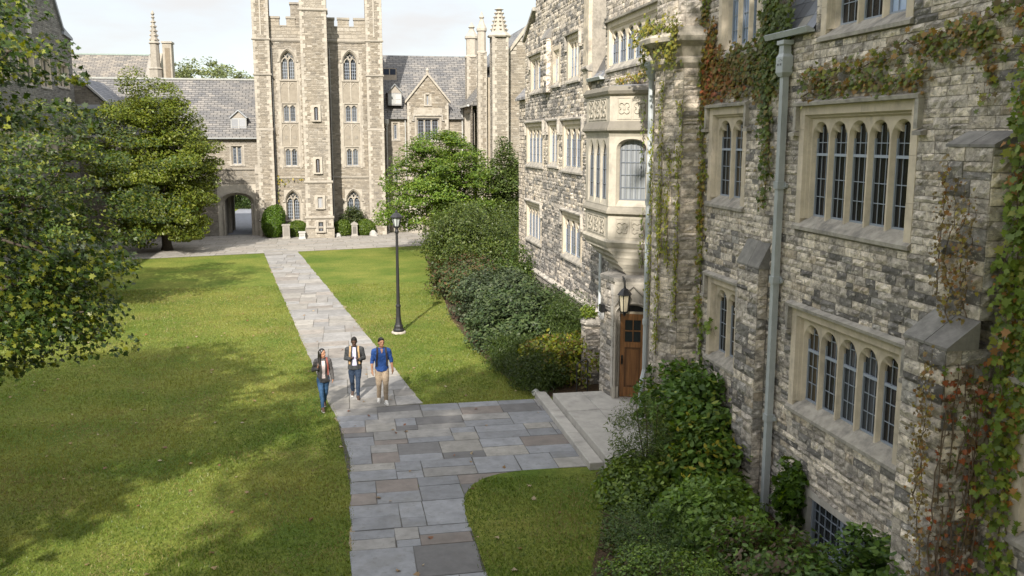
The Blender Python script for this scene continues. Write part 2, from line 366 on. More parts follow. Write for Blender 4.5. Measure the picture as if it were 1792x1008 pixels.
def window(par, F, s0, s1, z0, z1, n, rng, kind='round', cusp=True, transom=None, hood=True, jw=.17, head=.15, sh=.24, rec=.10, col=LIME, bars=True, pane=None, name='window', hooddrop=.42, sillout=.07, spr=None, bz=.30, mat='lime', thick=1.0, vb=2, dep=.62):
    mb = MB(); iw = .07
    a, b, zb, zt = s0 + jw, s1 - jw, z0 + sh * .8, z1 - head
    zz = z0 + .02
    for x0, x1 in ((s0, a), (b, s1)):
        z = zz
        while z < z1 - 1e-4:
            h = rng.uniform(.35, .7); h = z1 - z if z + h > z1 - .2 else h
            mb.fbox(F, x0, x1, -.3, .012 + rng.uniform(0, .004), z, z + h - .004, sc(col, rng.uniform(.9, 1.08))); z += h
    mb.fbox(F, a, b, -.3, .014, zt, z1, sc(col, .97))
    # splayed reveal with a step
    a2, b2, zt2 = a + iw, b - iw, zt - iw
    def q(p, r_, s_, t_, cc): mb.add([p, r_, s_, t_], [(3, 2, 1, 0) if F.flip else (0, 1, 2, 3)], cc)
    P = F.P; st = .45; am, bm, zm = a + iw * .45, b - iw * .45, zt - iw * .45
    for (A0, B0, Z0, N0), (A1, B1, Z1, N1) in (((a, b, zt, .014), (am, bm, zm, -rec * .45)), ((am + .012, bm - .012, zm - .012, -rec * .45), (a2, b2, zt2, -rec))):
        q(P(A0, N0, zb), P(A1, N1, zb), P(A1, N1, Z1), P(A0, N0, Z0), sc(col, .95)); q(P(B1, N1, zb), P(B0, N0, zb), P(B0, N0, Z0), P(B1, N1, Z1), sc(col, .95)); q(P(A1, N1, Z1), P(B1, N1, Z1), P(B0, N0, Z0), P(A0, N0, Z0), sc(col, .95))
    q(P(am, -rec * .45, zb), P(am + .012, -rec * .45, zb), P(am + .012, -rec * .45, zm), P(am, -rec * .45, zm), col); q(P(bm - .012, -rec * .45, zb), P(bm, -rec * .45, zb), P(bm, -rec * .45, zm), P(bm - .012, -rec * .45, zm), col)
    q(P(am, -rec * .45, zm - .012), P(bm, -rec * .45, zm - .012), P(bm, -rec * .45, zm), P(am, -rec * .45, zm), col)
    cw = (b2 - a2) / n; hw1 = cw / 2 - .022 * thick; hw2 = cw / 2 - .058 * thick; n2 = -rec - .11 * dep; n3 = n2 - .06 * dep
    rise = {'round': 1.05, 'point': 1.58, 'tudor': .62, 'flat': 0}[kind]
    spring = zt2 - .05 - rise * hw1 if kind != 'flat' else zt2 - .01
    zl = z0 + sh * .75
    for k in range(n):
        light(mb, F, a2 + k * cw, a2 + (k + 1) * cw, zl, zt2, hw1, hw2, -rec, n2, kind, spring, sc(col, rng.uniform(.95, 1.04)), cusp, n3)
    w = mb.build(name, M[mat], par)
    sm = MB(); prof = [(sillout, z0), (sillout, z0 + .06), (n2 + .01, z0 + sh), (n3 - .02, z0 + sh), (n3 - .02, z0)]
    sm.prism([F.P(s0 - .02, x, z) for x, z in prof], F.s * (s1 - s0 + .04), (.40, .37, .32)); sm.build('sill', M['sill'], w)
    if hood:
        hm = MB(); e = .09; t = .10
        pr_ = [(0.005, z1 + .002), (.11, z1 + .002), (.12, z1 + t * .55), (0.005, z1 + t)]
        hm.prism([F.P(s0 - e, x, z) for x, z in pr_], F.s * (s1 - s0 + 2 * e), (.42, .39, .34))
        for x0, x1, o in ((s0 - e, s0 - .004, -1), (s1 + .004, s1 + e, 1)):
            hm.fbox(F, x0, x1, .005, .1, z1 - hooddrop, z1 - .001, (.44, .41, .36), top=0)
            y0, y1 = (x0 - .12, x1) if o < 0 else (x0, x1 + .12)
            hm.fbox(F, y0, y1, .005, .115, z1 - hooddrop - .09, z1 - hooddrop - .002, (.42, .39, .34), top=.03)
        hm.build('hood_mould', M['sill'], w)
    gm = MB()
    for k in range(n):
        x0 = a2 + k * cw + .03; x1 = a2 + (k + 1) * cw - .03
        c_ = pane(k) if callable(pane) else (pane or sc(DARK, rng.uniform(.6, 1.6)))
        gm.add([P(x0, n3 - .005 - k * .0007, z0 + sh * .5), P(x1, n3 - .005 - k * .0007, z0 + sh * .5), P(x1, n3 - .005 - k * .0007, zt2), P(x0, n3 - .005 - k * .0007, zt2)], [(3, 2, 1, 0) if F.flip else (0, 1, 2, 3)], c_)
    gm.build('pane', M['glass'], w)
    if bars:
        bm_ = MB(); topz = spring + rise * hw2
        for k in range(n):
            c = a2 + (k + .5) * cw; h2 = hw2 - .004
            bm_.fbox(F, c - h2, c - h2 + .022, n3, n3 + .035, z0 + sh, spring, FRAMEC); bm_.fbox(F, c + h2 - .022, c + h2, n3, n3 + .035, z0 + sh, spring, FRAMEC)
            bm_.fbox(F, c - h2 + .022, c + h2 - .022, n3, n3 + .035, z0 + sh, z0 + sh + .03, FRAMEC)
            lo = z0 + sh + .03
            if transom:
                tz = z0 + sh + (topz - z0 - sh) * transom; bm_.fbox(F, c - h2 + .022, c + h2 - .022, n3, n3 + .045, tz, tz + .045, sc(FRAMEC, 1.25))
            zq = lo + bz
            while zq < topz - .12:
                if not (transom and abs(zq - tz) < .12): bm_.fbox(F, c - h2 + .022, c + h2 - .022, n3 + .002, n3 + .016, zq, zq + .014, FRAMEC)
                zq += bz
            for v in range(vb):
                xx = c - h2 + 2 * h2 * (v + 1) / (vb + 1); t_ = abs(xx - c) / hw2
                bm_.fbox(F, xx - .0065, xx + .0065, n3 + .003, n3 + .014, lo, spring + (rise * hw2 * math.sqrt(max(0, 1 - t_ * t_)) * .85 if kind != 'flat' else -.005), FRAMEC)
        bm_.build('glazing_bars', M['frame'], w)
    return w
def gothic(par, F, s0, s1, z0, z1, rng, col=LIME, name='window', pane=None, jw=.13, hood=True):
    """two-light pointed window with tracery in a pale surround"""
    mb = MB(); c = (s0 + s1) / 2; hw1 = (s1 - s0) / 2 - jw; hw2 = hw1 - .09; zt = z1 - .02; spring = zt - .06 - 1.58 * hw1
    light(mb, F, s0, s1, z0 + .05, zt, hw1, hw2, .02, -.18, 'point', spring, col, False, -.26)
    quoin_strip(mb, F, s0, s0 - .2, z0, spring + .2, -.03, .015, rng, col); quoin_strip(mb, F, s1, s1 + .2, z0, spring + .2, -.03, .015, rng, col)
    if hood:
        pts = [F.P(c + x, .05, z) for x, z in arch(hw1 + .07, spring, 'point', 12)]
        pts = [F.P(c - hw1 - .2, .05, spring - .02)] + [F.P(c - hw1 - .07, .05, spring - .02)] + pts[1:-1] + [F.P(c + hw1 + .07, .05, spring - .02), F.P(c + hw1 + .2, .05, spring - .02)]
        mb.tube(pts, .045, 5, sc(col, .9))
    mb.fbox(F, c - .045, c + .045, -.2, -.05, z0 + .05, spring + .05, col)
    h = hw2 / 2
    for sgn in (-1, 1):
        cc = c + sgn * h
        mb.tube([F.P(cc + x, -.12, z) for x, z in arch(h, spring - .05, 'point', 8)], .04, 5, col)
        mb.tube([F.P(c, -.12, spring), F.P(c + sgn * h * .55, -.12, spring + h * 1.3), F.P(c + sgn * h * .95, -.12, spring + h * 2.1)], .035, 5, col)
    mb.tube([F.P(c + x, -.12, spring + h * 1.75 + z) for x, z in ((0, -.9 * h), (-.5 * h, -.1 * h), (0, .75 * h), (.5 * h, -.1 * h), (0, -.9 * h))], .032, 5, col)
    mb.prism([F.P(s0 - .04, x, z) for x, z in ((.07, z0), (.07, z0 + .05), (-.2, z0 + .16), (-.26, z0 + .16), (-.26, z0))], F.s * (s1 - s0 + .08), sc(col, .8))
    w = mb.build(name, M['lime'], par)
    gm = MB(); pc = pane or sc(DARK, 3)
    gm.add([F.P(s0 + .05, -.25, z0), F.P(s1 - .05, -.25, z0), F.P(s1 - .05, -.25, zt), F.P(s0 + .05, -.25, zt)], [(3, 2, 1, 0) if F.flip else (0, 1, 2, 3)], pc); gm.build('pane', M['glass'], w)
    bm_ = MB(); z = z0 + .35
    while z < zt - .35:
        bm_.fbox(F, c - hw2, c - .05, -.235, -.225, z, z + .02, sc(FRAMEC, 1.3)); bm_.fbox(F, c + .05, c + hw2, -.235, -.225, z, z + .02, sc(FRAMEC, 1.3)); z += .24
    for k in (-.72, -.36, .36, .72): bm_.fbox(F, c + k * hw2 - .01, c + k * hw2 + .01, -.236, -.226, z0 + .17, spring, sc(FRAMEC, 1.3))
    bm_.build('glazing_bars', M['frame'], w); return w
def ledge(mb, F, s0, s1, z, h, n, col=(.42, .39, .34), n0=-.02):
    mb.prism([F.P(s0, x, zz) for x, zz in ((n0, z), (n * .6, z), (n, z + h * .3), (n, z + h * .55), (n0, z + h))], F.s * (s1 - s0), col)
# ---------------------------------------------------------------- right-hand college hall
CREAM = (.70, .615, .51); GREY = (.47, .42, .365); DRK = (.17, .16, .15); TAN = (.55, .465, .36)
def hall_col(rng):
    def f(s, z):
        if s > 27:
            p = .66 if z < 3.9 else (.30 if z < 6 else (.22 if z < 7.9 else (.55 if z < 9.1 else .24)))
            if 33.0 < s < 36 and 3 < z < 6: p = max(p, .5)
        else:
            p = .42 if z < 2.6 else (.40 if z < 4.2 and s > 15 else (.27 if z < 5.3 else .14))
            if s > 15.9 and 2 < z < 5: p = .45
        p += .2 * math.sin(s * 1.9 + z * 2.3) * math.sin(s * .7 - z * 1.1) + .14 * math.sin(s * .6 + 1.1 * z + 2)
        p *= .78 if s < 27 else .9; r_ = rng.random()
        if r_ < p: return sc(DRK if rng.random() < .6 else (.26, .245, .225), rng.uniform(.7, 1.5))
        if r_ < p + .33: return sc(GREY, rng.uniform(.7, 1.35))
        if r_ < p + .38: return sc(TAN, rng.uniform(.7, 1.15))
        return sc(CREAM, rng.uniform(.72, 1.2))
    return f
rng = random.Random(11)
hall = thing('college_hall', (8.0, 16, 0), 'weathered grey and cream stone hall with mullioned windows, ivy and oak door along the right', 'college building')
HF = Frame((8, 0, 0), (0, 1, 0), (-1, 0, 0))
wins = [  # s0, s1, z0, z1, lights, options
    (11.6, 15.03, 2.30, 4.22, 5, dict(bz=.30, transom=.66)), (11.7, 15.10, 5.62, 7.76, 5, dict(transom=.66, bz=.31)),
    (17.28, 18.92, 2.32, 4.22, 2, dict()), (17.25, 19.15, 5.74, 7.86, 2, dict(transom=.62)),
    (16.85, 18.85, 8.86, 11.2, 3, dict(hood=False, kind='flat', cusp=False)), (12.0, 14.55, 8.80, 11.0, 3, dict(hood=False, kind='flat', cusp=False)),
    (6.9, 9.35, 2.3, 4.3, 3, dict()), (6.9, 9.35, 5.65, 7.75, 3, dict()),
    (35.9, 38.5, 9.0, 10.58, 4, dict(jw=.22)), (33.1, 34.5, 9.08, 10.6, 2, dict(jw=.25, hood=False)), (30.3, 32.15, 9.1, 10.75, 3, dict(jw=.22)),
    (35.85, 39.3, 6.0, 7.86, 4, dict(jw=.25)), (33.3, 35.05, 6.1, 7.87, 2, dict(jw=.28)), (29.85, 32.7, 6.0, 7.85, 3, dict(jw=.22)),
    (36.2, 39.25, 2.82, 4.55, 4, dict(jw=.2)), (29.8, 32.65, 2.88, 4.62, 3, dict(jw=.2)),
    (31.3, 33.2, .75, 1.5, 3, dict(kind='flat', cusp=False, hood=False, sh=.12)), (22.3, 27.15, 9.15, 10.6, 6, dict(kind='round', jw=.2, hooddrop=.05)),
]
def yfar(z): return 39.6 if z < 11.35 else (39.6 - (z - 11.35) * 2.1 if z < 12.3 else 37.6)
def hall_spans(z):
    return [(6.2, yfar(z))] if z < 9.0 else [(6.2, 14.72), (16.3, 27.35), (28.9, yfar(z))]
H_HOLES = [(w[0] + .02, w[1] - .02, w[2] + .02, w[3] - .02) for w in wins] + [(12.05, 14.2, .05, .95)]
cf = hall_col(rng)
mb = MB(); holes = H_HOLES + [(22.6, 26.7, 3.4, 8.6), (22.4, 25.0, 0, 3.9), (19.5, 21.25, 0, 9.4)]
masonry(mb, HF, hall_spans, 0, 11.9, holes, cf, rng, ch=(.09, .165), sl=(.17, .52), det=lambda s: 2 if s < 20 else 1, out=.02, gap=.011)
masonry(mb, HF, lambda z: [(28.9, 37.5)], 11.9, 14.6, [], cf, rng, det=1, out=.03)
mb.build('wall', M['rubble'], hall)
mb = MB(); mc = (.34, .31, .265)
backing(mb, HF, lambda z: [(6.2, 39.6)], 0, 9.0, [h for h in H_HOLES if h[2] < 9 and h[3] < 9.0] + [(h[0], h[1], h[2], 9.0) for h in H_HOLES if h[2] < 9 < h[3]], mc)
for a, b in ((6.2, 14.72), (16.3, 27.35), (28.9, 39.6)): backing(mb, HF, lambda z: [(a, min(b, yfar(z)))], 9.0, 11.9, [(h[0], h[1], max(h[2], 9.0), h[3]) for h in H_HOLES if h[3] > 9 and a < h[0] < b], mc, step=.3)
mb.quad((8, 37.5, 11.9), (8, 28.9, 11.9), (8, 28.9, 14.6), (8, 37.5, 14.6), mc)
mb.box(8.42, 20, 6.2, 39.6, 0, 9, mc); mb.box(8.42, 9, 6.2, 14.72, 9, 11.9, mc); mb.box(8.42, 9, 16.3, 27.35, 9, 11.9, mc); mb.box(8.42, 9, 28.9, 37.5, 9, 14.6, mc)
for y0, y1, z1 in ((6.2, 14.72, 11.9), (16.3, 27.35, 11.9), (28.9, 37.5, 14.6)):
    for yy in (y0, y1):
        mb.quad((8.0, yy, 9), (8.42, yy, 9), (8.42, yy, z1), (8.0, yy, z1), mc)
mb.quad((8, 39.6, 0), (8.42, 39.6, 0), (8.42, 39.6, 11.3), (8, 39.6, 11.3), mc)
mb.build('wall_core', M['mortar'], hall)
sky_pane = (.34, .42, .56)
for w in wins:
    o = dict(w[5])
    if w[2] > 8.5 and w[0] < 20: o['pane'] = (lambda k: (.30, .38, .52)) if w[0] > 16 else (lambda k: (.42, .52, .70) if k == 0 else (.035, .03, .025))  # top-floor panes: blue sky reflection painted into the glass colour
    elif w[0] > 22 and w[2] > 9: o['pane'] = lambda k: (.06, .07, .085); o.update(rec=.05, dep=.35, thick=.8)
    elif w[0] > 28: o['pane'] = lambda k: (.03, .032, .036); o.update(rec=.045, dep=.3, thick=.72)
    else:
        pr = random.Random(int(w[0] * 10)); o['pane'] = lambda k, pr=pr: pr.choice([(.012, .013, .014), (.018, .017, .015), (.07, .055, .035), (.01, .011, .014), (.05, .055, .06), (.025, .022, .018)])
    window(hall, HF, w[0], w[1], w[2], w[3], w[4], rng, **o)
# basement casement beside the shrub bed
mb = MB(); mb.fbox(HF, 12.0, 12.14, -.25, .02, 0, 1.08, LIMEG); mb.fbox(HF, 14.12, 14.26, -.25, .02, 0, 1.08, LIMEG); mb.fbox(HF, 12.14, 14.12, -.25, .02, .95, 1.08, LIMEG)
wb = mb.build('basement_window', M['lime'], hall)
mb = MB(); mb.quad((8.14, 14.12, 0), (8.14, 12.14, 0), (8.14, 12.14, .95), (8.14, 14.12, .95), (.03, .034, .036)); mb.build('pane', M['glass'], wb)
mb = MB()
for k in range(2):
    a, b = 12.14 + k * .99, 12.14 + (k + 1) * .99
    for x0, x1, z0, z1 in ((a, a + .05, 0, .95), (b - .05, b, 0, .95), (a + .05, b - .05, .90, .95), (a + .05, b - .05, .05, .1)): mb.fbox(HF, x0, x1, -.13, -.07, z0, z1, FRAMEC)
    for i in range(1, 5): mb.fbox(HF, a + i * .99 / 5 - .008, a + i * .99 / 5 + .008, -.125, -.105, .1, .9, FRAMEC)
    for i in range(1, 4): mb.fbox(HF, a + .05, b - .05, -.127, -.108, .1 + i * .2, .115 + i * .2, FRAMEC)
mb.build('glazing_bars', M['frame'], wb)
# plinth and string courses
mb = MB(); ledge(mb, HF, 25.05, 39.6, 1.62, .2, .14); mb.fbox(HF, 25.05, 31.2, -.02, .1, 0, 1.62, sc(GREY, .8)); mb.fbox(HF, 33.3, 39.6, -.02, .1, 0, 1.62, sc(GREY, .8))
mb.build('plinth', M['rubble'], hall)
# buttresses: (s0, s1, projection low, top of low stage, projection high, top of high stage)
def buttress(s0, s1, p1, z1, p2=None, z2=None, low=0.0, slope=.42, slope2=.25):
    mb = MB(); bt = MB(); bt2 = MB(); st = [(p1, low, z1)] + ([(p2, z1 + slope * .8, z2)] if p2 else [])
    for p, za, zb in st:
        F1 = Frame((8 - p, 0, 0), (0, 1, 0), (-1, 0, 0)); F2 = Frame((8, s0, 0), (-1, 0, 0), (0, -1, 0)); F3 = Frame((8, s1, 0), (-1, 0, 0), (0, 1, 0))
        masonry(mb, F1, lambda z: [(s0 - .0, s1)], za, zb, [], cf, rng, det=2, sl=(.3, .62), ch=(.16, .25), out=.03)
        masonry(mb, F2, lambda z: [(.03, p)], za, zb, [], cf, rng, det=2, sl=(.25, .5), ch=(.16, .25), out=.03)
        masonry(mb, F3, lambda z: [(.03, p)], za, zb, [], cf, rng, det=0, sl=(.25, .5), out=.03)
        mb.box(8 - p + .005, 8, s0 + .005, s1 - .005, za, zb, mc)
        pn = p2 if (p2 and p == p1) else .0
        zt = zb + (slope if not p2 else slope2 if pn == 0 else slope * .8)
        bt.prism([(8 - p - .02, s0 - .03, zb), (8 - p - .02, s0 - .03, zb + .035), (8 - pn + (.0 if pn else -.01), s0 - .03, zt), (8 - pn, s0 - .03, zb)], (0, (s1 - s0 + .06) * .5 - .006, 0), (.23, .22, .205))
        bt2.prism([(8 - p - .02, s0 - .024 + (s1 - s0 + .06) * .5, zb), (8 - p - .02, s0 - .024 + (s1 - s0 + .06) * .5, zb + .035), (8 - pn + (.0 if pn else -.01), s0 - .024 + (s1 - s0 + .06) * .5, zt), (8 - pn, s0 - .024 + (s1 - s0 + .06) * .5, zb)], (0, (s1 - s0 + .06) * .5 - .006, 0), (.27, .26, .24))
    b = mb.build('buttress', M['rubble'], hall); bt.build('weathering', M['sill'], b); bt2.build('weathering', M['sill'], b); return b
buttress(9.78, 10.62, .72, 4.62, .3, 7.10, slope=.45, slope2=.2)
buttress(16.02, 16.95, .22, 4.75, slope=.5)
buttress(34.62, 35.6, .2, 10.95, low=8.95, slope=.4)
# half-octagon stair turret with a corbelled head
tp = [(8.0, 21.3), (7.55, 21.2), (7.3, 20.75), (7.3, 20.15), (7.55, 19.62), (8.0, 19.5)]
mb = MB(); core = MB()
for (x0, y0), (x1, y1) in zip(tp[:-1], tp[1:]):
    d = Vector((x1 - x0, y1 - y0, 0)); F_ = Frame((x0, y0, 0), d, (d.y, -d.x, 0))
    if F_.n.x > 0: F_ = Frame((x0, y0, 0), d, (-d.y, d.x, 0))
    masonry(mb, F_, lambda z: [(0, d.length)], 0, 8.75, [], lambda s, z: sc(mixc(cf(18, z), TAN, .35), 1.0), rng, det=2, sl=(.22, .45), ch=(.15, .23), out=.028)
    masonry(mb, F_, lambda z: [(0, d.length)], 9.62, 12.0, [], lambda s, z: sc(mixc(cf(14, 9), CREAM, .3), .9), rng, det=2, sl=(.3, .6), ch=(.22, .34), out=.03)
core.zprism(tp[::-1], 0, 12.0, mc)
tu = mb.build('stair_turret', M['rubble'], hall); core.build('turret_core', M['mortar'], tu)
mb = MB(); c0 = Vector((8.0, 20.4))
def ex(k): return [(8.0 if abs(x - 8) < .001 else 8 - (8 - x) * k, 20.4 + (y - 20.4) * (1 + (k - 1) * .55)) for x, y in tp]
prof = [(1.02, 8.75), (1.18, 8.86), (1.2, 8.96), (1.12, 9.0), (1.3, 9.2), (1.55, 9.32), (1.58, 9.42), (1.45, 9.5), (1.3, 9.62), (1.0, 9.66)]
mb.loft([[(x, y, z) for x, y in ex(k)] for k, z in prof], (.43, .39, .32)); mb.build('corbel', M['sill'], tu)
# oriel window over the door
OR = [(8.0, 22.75), (7.0, 23.45), (7.0, 25.75), (8.0, 26.6)]
def orr(k, dz=0): # grown outline
    cx, cy = 8.0, 24.6
    return [(8.0, cy + (OR[0][1] - cy) * k - (k - 1) * .2), (8 - 1.0 * k, cy + (OR[1][1] - cy) * k), (8 - 1.0 * k, cy + (OR[2][1] - cy) * k), (8.0, cy + (OR[3][1] - cy) * k)]
mb = MB()
OC = (.42, .385, .32)
def band(k0, z0, k1, z1, col=OC): mb.loft([[(x, y, z0) for x, y in orr(k0)], [(x, y, z1) for x, y in orr(k1)]], col)
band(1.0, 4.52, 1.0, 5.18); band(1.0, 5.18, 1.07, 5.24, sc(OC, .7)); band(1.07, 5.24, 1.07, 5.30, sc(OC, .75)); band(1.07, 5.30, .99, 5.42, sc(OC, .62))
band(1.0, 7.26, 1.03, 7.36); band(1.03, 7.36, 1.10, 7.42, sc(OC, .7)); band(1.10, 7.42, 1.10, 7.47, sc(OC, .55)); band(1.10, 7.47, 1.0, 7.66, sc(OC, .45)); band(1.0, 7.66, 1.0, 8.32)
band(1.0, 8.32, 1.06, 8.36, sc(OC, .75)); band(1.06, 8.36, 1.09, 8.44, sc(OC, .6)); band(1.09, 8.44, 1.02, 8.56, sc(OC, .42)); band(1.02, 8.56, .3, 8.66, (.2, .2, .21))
oriel = mb.build('oriel', M['lime'], hall)
fr = []
for (x0, y0), (x1, y1) in zip(OR[:-1], OR[1:]):
    d = Vector((x1 - x0, y1 - y0, 0)); n = Vector((-d.y, d.x, 0)); n = -n if n.x > 0 else n
    fr.append((Frame((x0, y0, 0), d, n), d.length))
mb = MB(); gl = MB(); bars = MB()
core = MB(); core.zprism([(8.0, 23.1), (7.42, 23.55), (7.42, 25.6), (8.0, 26.2)], 5.4, 7.3, (.05, .05, .05))
def lights(F, ln, n, edge, kind, cusp, pc, vb, bz, spring_k):
    cw = (ln - 2 * edge) / n; zb, zt = 5.42, 7.26
    for s0, s1 in ((0, edge), (ln - edge, ln)): mb.add([F.P(s0, 0, zb), F.P(s1, 0, zb), F.P(s1, 0, zt), F.P(s0, 0, zt)], [(3, 2, 1, 0) if F.flip else (0, 1, 2, 3)], OC)
    hw1 = cw / 2 - .03; hw2 = cw / 2 - .085; rise = {'round': 1.05, 'tudor': .62, 'point': 1.58}[kind]; spring = zt - .06 - rise * hw1
    for k in range(n):
        dd = .13 if n == 1 else .05; d3 = .2 if n == 1 else .07; light(mb, F, edge + k * cw, edge + (k + 1) * cw, zb, zt, hw1, hw2, 0, -dd, kind, spring, OC, cusp, -d3); c = edge + (k + .5) * cw
        mb.prism([F.P(c - hw1, x, z) for x, z in ((0, zb), (0, zb + .015), (-dd, zb + .16), (-d3, zb + .17), (-d3, zb))], F.s * (2 * hw1), sc(OC, .92))
        x0, x1 = c - hw2 - .01, c + hw2 + .01
        m_ = 24
        for i in range(m_):   # curtain folds: their light and shade painted as stripes on flat strips
            a, b = x0 + (x1 - x0) * i / m_, x0 + (x1 - x0) * (i + 1) / m_
            w_ = .5 + .5 * math.sin(i * 1.9) * math.sin(i * .63 + 1)
            gl.add([F.P(a, -d3 - .015, zb + .1), F.P(b, -d3 - .015, zb + .1), F.P(b, -d3 - .015, zt), F.P(a, -d3 - .015, zt)], [(3, 2, 1, 0) if F.flip else (0, 1, 2, 3)], sc(pc, .55 + .5 * w_))
        for i in range(1, vb + 1):
            xx = c - hw2 + 2 * hw2 * i / (vb + 1); bars.fbox(F, xx - .007, xx + .007, -d3 - .005, -d3 + .01, zb + .17, spring + rise * hw2 * .55, sc(FRAMEC, .6))
        z = zb + .17 + bz
        while z < zt - .2: bars.fbox(F, c - hw2, c + hw2, -d3 - .003, -d3 + .012, z, z + .014, sc(FRAMEC, .6)); z += bz
        for e in (c - hw2, c + hw2 - .025): bars.fbox(F, e, e + .025, -d3 - .007, -d3 + .02, zb + .17, spring, sc(FRAMEC, .5))
        bars.fbox(F, c - hw2 + .025, c + hw2 - .025, -d3 - .007, -d3 + .018, zb + .17, zb + .2, sc(FRAMEC, .5))
lights(fr[0][0], fr[0][1], 1, .17, 'tudor', False, (.27, .285, .30), 4, .33, .8)
lights(fr[1][0], fr[1][1], 3, .2, 'point', False, (.10, .105, .11), 1, .4, .8)
lights(fr[2][0], fr[2][1], 1, .2, 'tudor', False, (.4, .4, .4), 4, .33, .8)
ow = mb.build('oriel_lights', M['lime'], oriel); core.build('window_core', M['mortar'], oriel); gl.build('pane', M['glass'], oriel); bars.build('glazing_bars', M['frame'], oriel)
# carved panels (quatrefoils and shields) on the oriel
def foil(F, s0, s1, z0, z1):
    w = .035; pm = MB()
    for a, b, c, d in ((s0, s1, z0, z0 + w), (s0, s1, z1 - w, z1), (s0, s0 + w, z0 + w, z1 - w), (s1 - w, s1, z0 + w, z1 - w)): pm.fbox(F, a, b, .001, .014, c, d, sc(OC, .95))
    cx, cz, r_ = (s0 + s1) / 2, (z0 + z1) / 2, min(s1 - s0, z1 - z0) / 2 - w
    for k in range(4):
        t0 = math.pi / 2 * k + math.pi / 4; pts = []
        for i in range(9):
            t = t0 + math.pi + (i / 8 - .5) * math.pi * 1.35 + math.pi
            pts.append(F.P(cx + math.cos(t0) * r_ * .62 + math.cos(t) * r_ * .40, .018, cz + math.sin(t0) * r_ * .62 + math.sin(t) * r_ * .40))
        pm.tube(pts, .013, 4, sc(OC, .95))
    pm.fbox(F, cx - r_ * .22, cx + r_ * .22, .001, .02, cz - r_ * .25, cz + r_ * .28, sc(OC, .9)); pm.build('carved_panel', M['lime'], oriel)
for z0, z1 in ((7.70, 8.28), (4.60, 5.12)):
    F_, ln = fr[0]; foil(F_, .2, ln / 2 - .01, z0, z1); foil(F_, ln / 2 + .01, ln - .2, z0, z1)
    F_, ln = fr[1]
    for k in range(3): a = .25 + k * (ln - .5) / 3; foil(F_, a + .01, a + (ln - .5) / 3 - .01, z0, z1)
# stepped corbel under the oriel
mb = MB(); T = (7.8, 23.1)
def tw(k): return [(T[0] + (x - T[0]) * k if x < 7.99 else 8.0, T[1] + (y - T[1]) * k) for x, y in orr(1.03)]
mb.loft([[(x, y, z) for x, y in orr(k)] for k, z in ((1.0, 4.30), (1.03, 4.36), (1.07, 4.47), (1.04, 4.53))], OC)
zc = 4.30; kc = .95
for i in range(6):
    k2 = kc - .15; mb.loft([[(x, y, zc - .18) for x, y in tw(k2 + .01)], [(x, y, zc - .075) for x, y in tw(kc - .015)], [(x, y, zc - .07) for x, y in tw(kc)], [(x, y, zc) for x, y in tw(kc)]], sc(OC, .9)); zc -= .18; kc = k2
mb.build('corbel', M['lime'], oriel)
# porch block with the door in its near side
P0, P1, P2, P3 = (8.0, 22.35), (7.0, 22.72), (6.88, 23.6), (8.0, 24.9)
d = Vector((P0[0] - P1[0], P0[1] - P1[1], 0)); DF = Frame((*P1, 0), d, (d.y, -d.x, 0)); DL = d.length
d2 = Vector((P2[0] - P1[0], P2[1] - P1[1], 0)); SF = Frame((*P1, 0), d2, (-d2.y, d2.x, 0)); SF = SF if SF.n.x < 0 else Frame((*P1, 0), d2, (d2.y, -d2.x, 0))
mb = MB(); pc = lambda s, z: sc(mixc(cf(18, 2), LIMEG, .3), .85)
DO = (.16, .80, 0, 3.08)
masonry(mb, DF, lambda z: [(0, DL)], .35, 3.5, [(0, .98, 0, 3.5)], pc, rng, det=2, sl=(.25, .5))
masonry(mb, SF, lambda z: [(0.02, d2.length)], .35, 3.5, [(.0, .16, 0, 9)], pc, rng, det=2, sl=(.25, .5), ch=(.16, .24))
d3 = Vector((P3[0] - P2[0], P3[1] - P2[1], 0)); F3 = Frame((*P2, 0), d3, (-d3.y, d3.x, 0)); masonry(mb, F3, lambda z: [(0, d3.length)], .0, 3.5, [], pc, rng, det=1, sl=(.25, .5))
porch = mb.build('porch', M['rubble'], hall)
DS = (.40, .37, .32); mb = MB(); light(mb, DF, 0.0, .98, .35, 3.42, .45, .33, .03, -.2, 'tudor', 2.66, DS, False, -.35)
mb.fbox(DF, 0, .98, -.1, .04, 3.42, 3.498, DS)
for a_, b_, n0, n1 in ((-.03, .055, -.1, .07), (.925, 1.02, -.1, .07), (.06, .135, -.2, .0), (.845, .92, -.2, .0)): mb.fbox(DF, a_, b_, n0, n1, .34, .66, sc(DS, 1.2))
for rr_, nn_, tt_, cc_ in ((.46, .045, .028, 1.15), (.415, -.03, .022, .8), (.37, -.1, .022, 1.1)): mb.tube([DF.P(.49 - rr_, nn_, .66)] + [DF.P(.49 + x, nn_, z) for x, z in arch(rr_, 2.66, 'tudor', 12)] + [DF.P(.49 + rr_, nn_, .66)], tt_, 6, sc(DS, cc_))
mb.tube([DF.P(.0, .06, 2.45), DF.P(.0, .06, 2.85), DF.P(.18, .06, 3.1), DF.P(.49, .06, 3.4), DF.P(.8, .06, 3.1), DF.P(.98, .06, 2.85), DF.P(.98, .06, 2.45)], .032, 5, sc(DS, .75))
z = .62; k = 0
while z < 3.4: mb.fbox(SF, .004, .16 if k else .1, -.05, .035, z, z + .27, sc(LIMEG, .95 + .1 * k)); z += .28; k = 1 - k
mb.build('doorway', M['lime'], porch)
mb = MB(); mb.zprism([(7.05, 22.86), (6.95, 23.58), (8, 24.8), (8, 22.6)], 0, 3.95, mc) if False else None
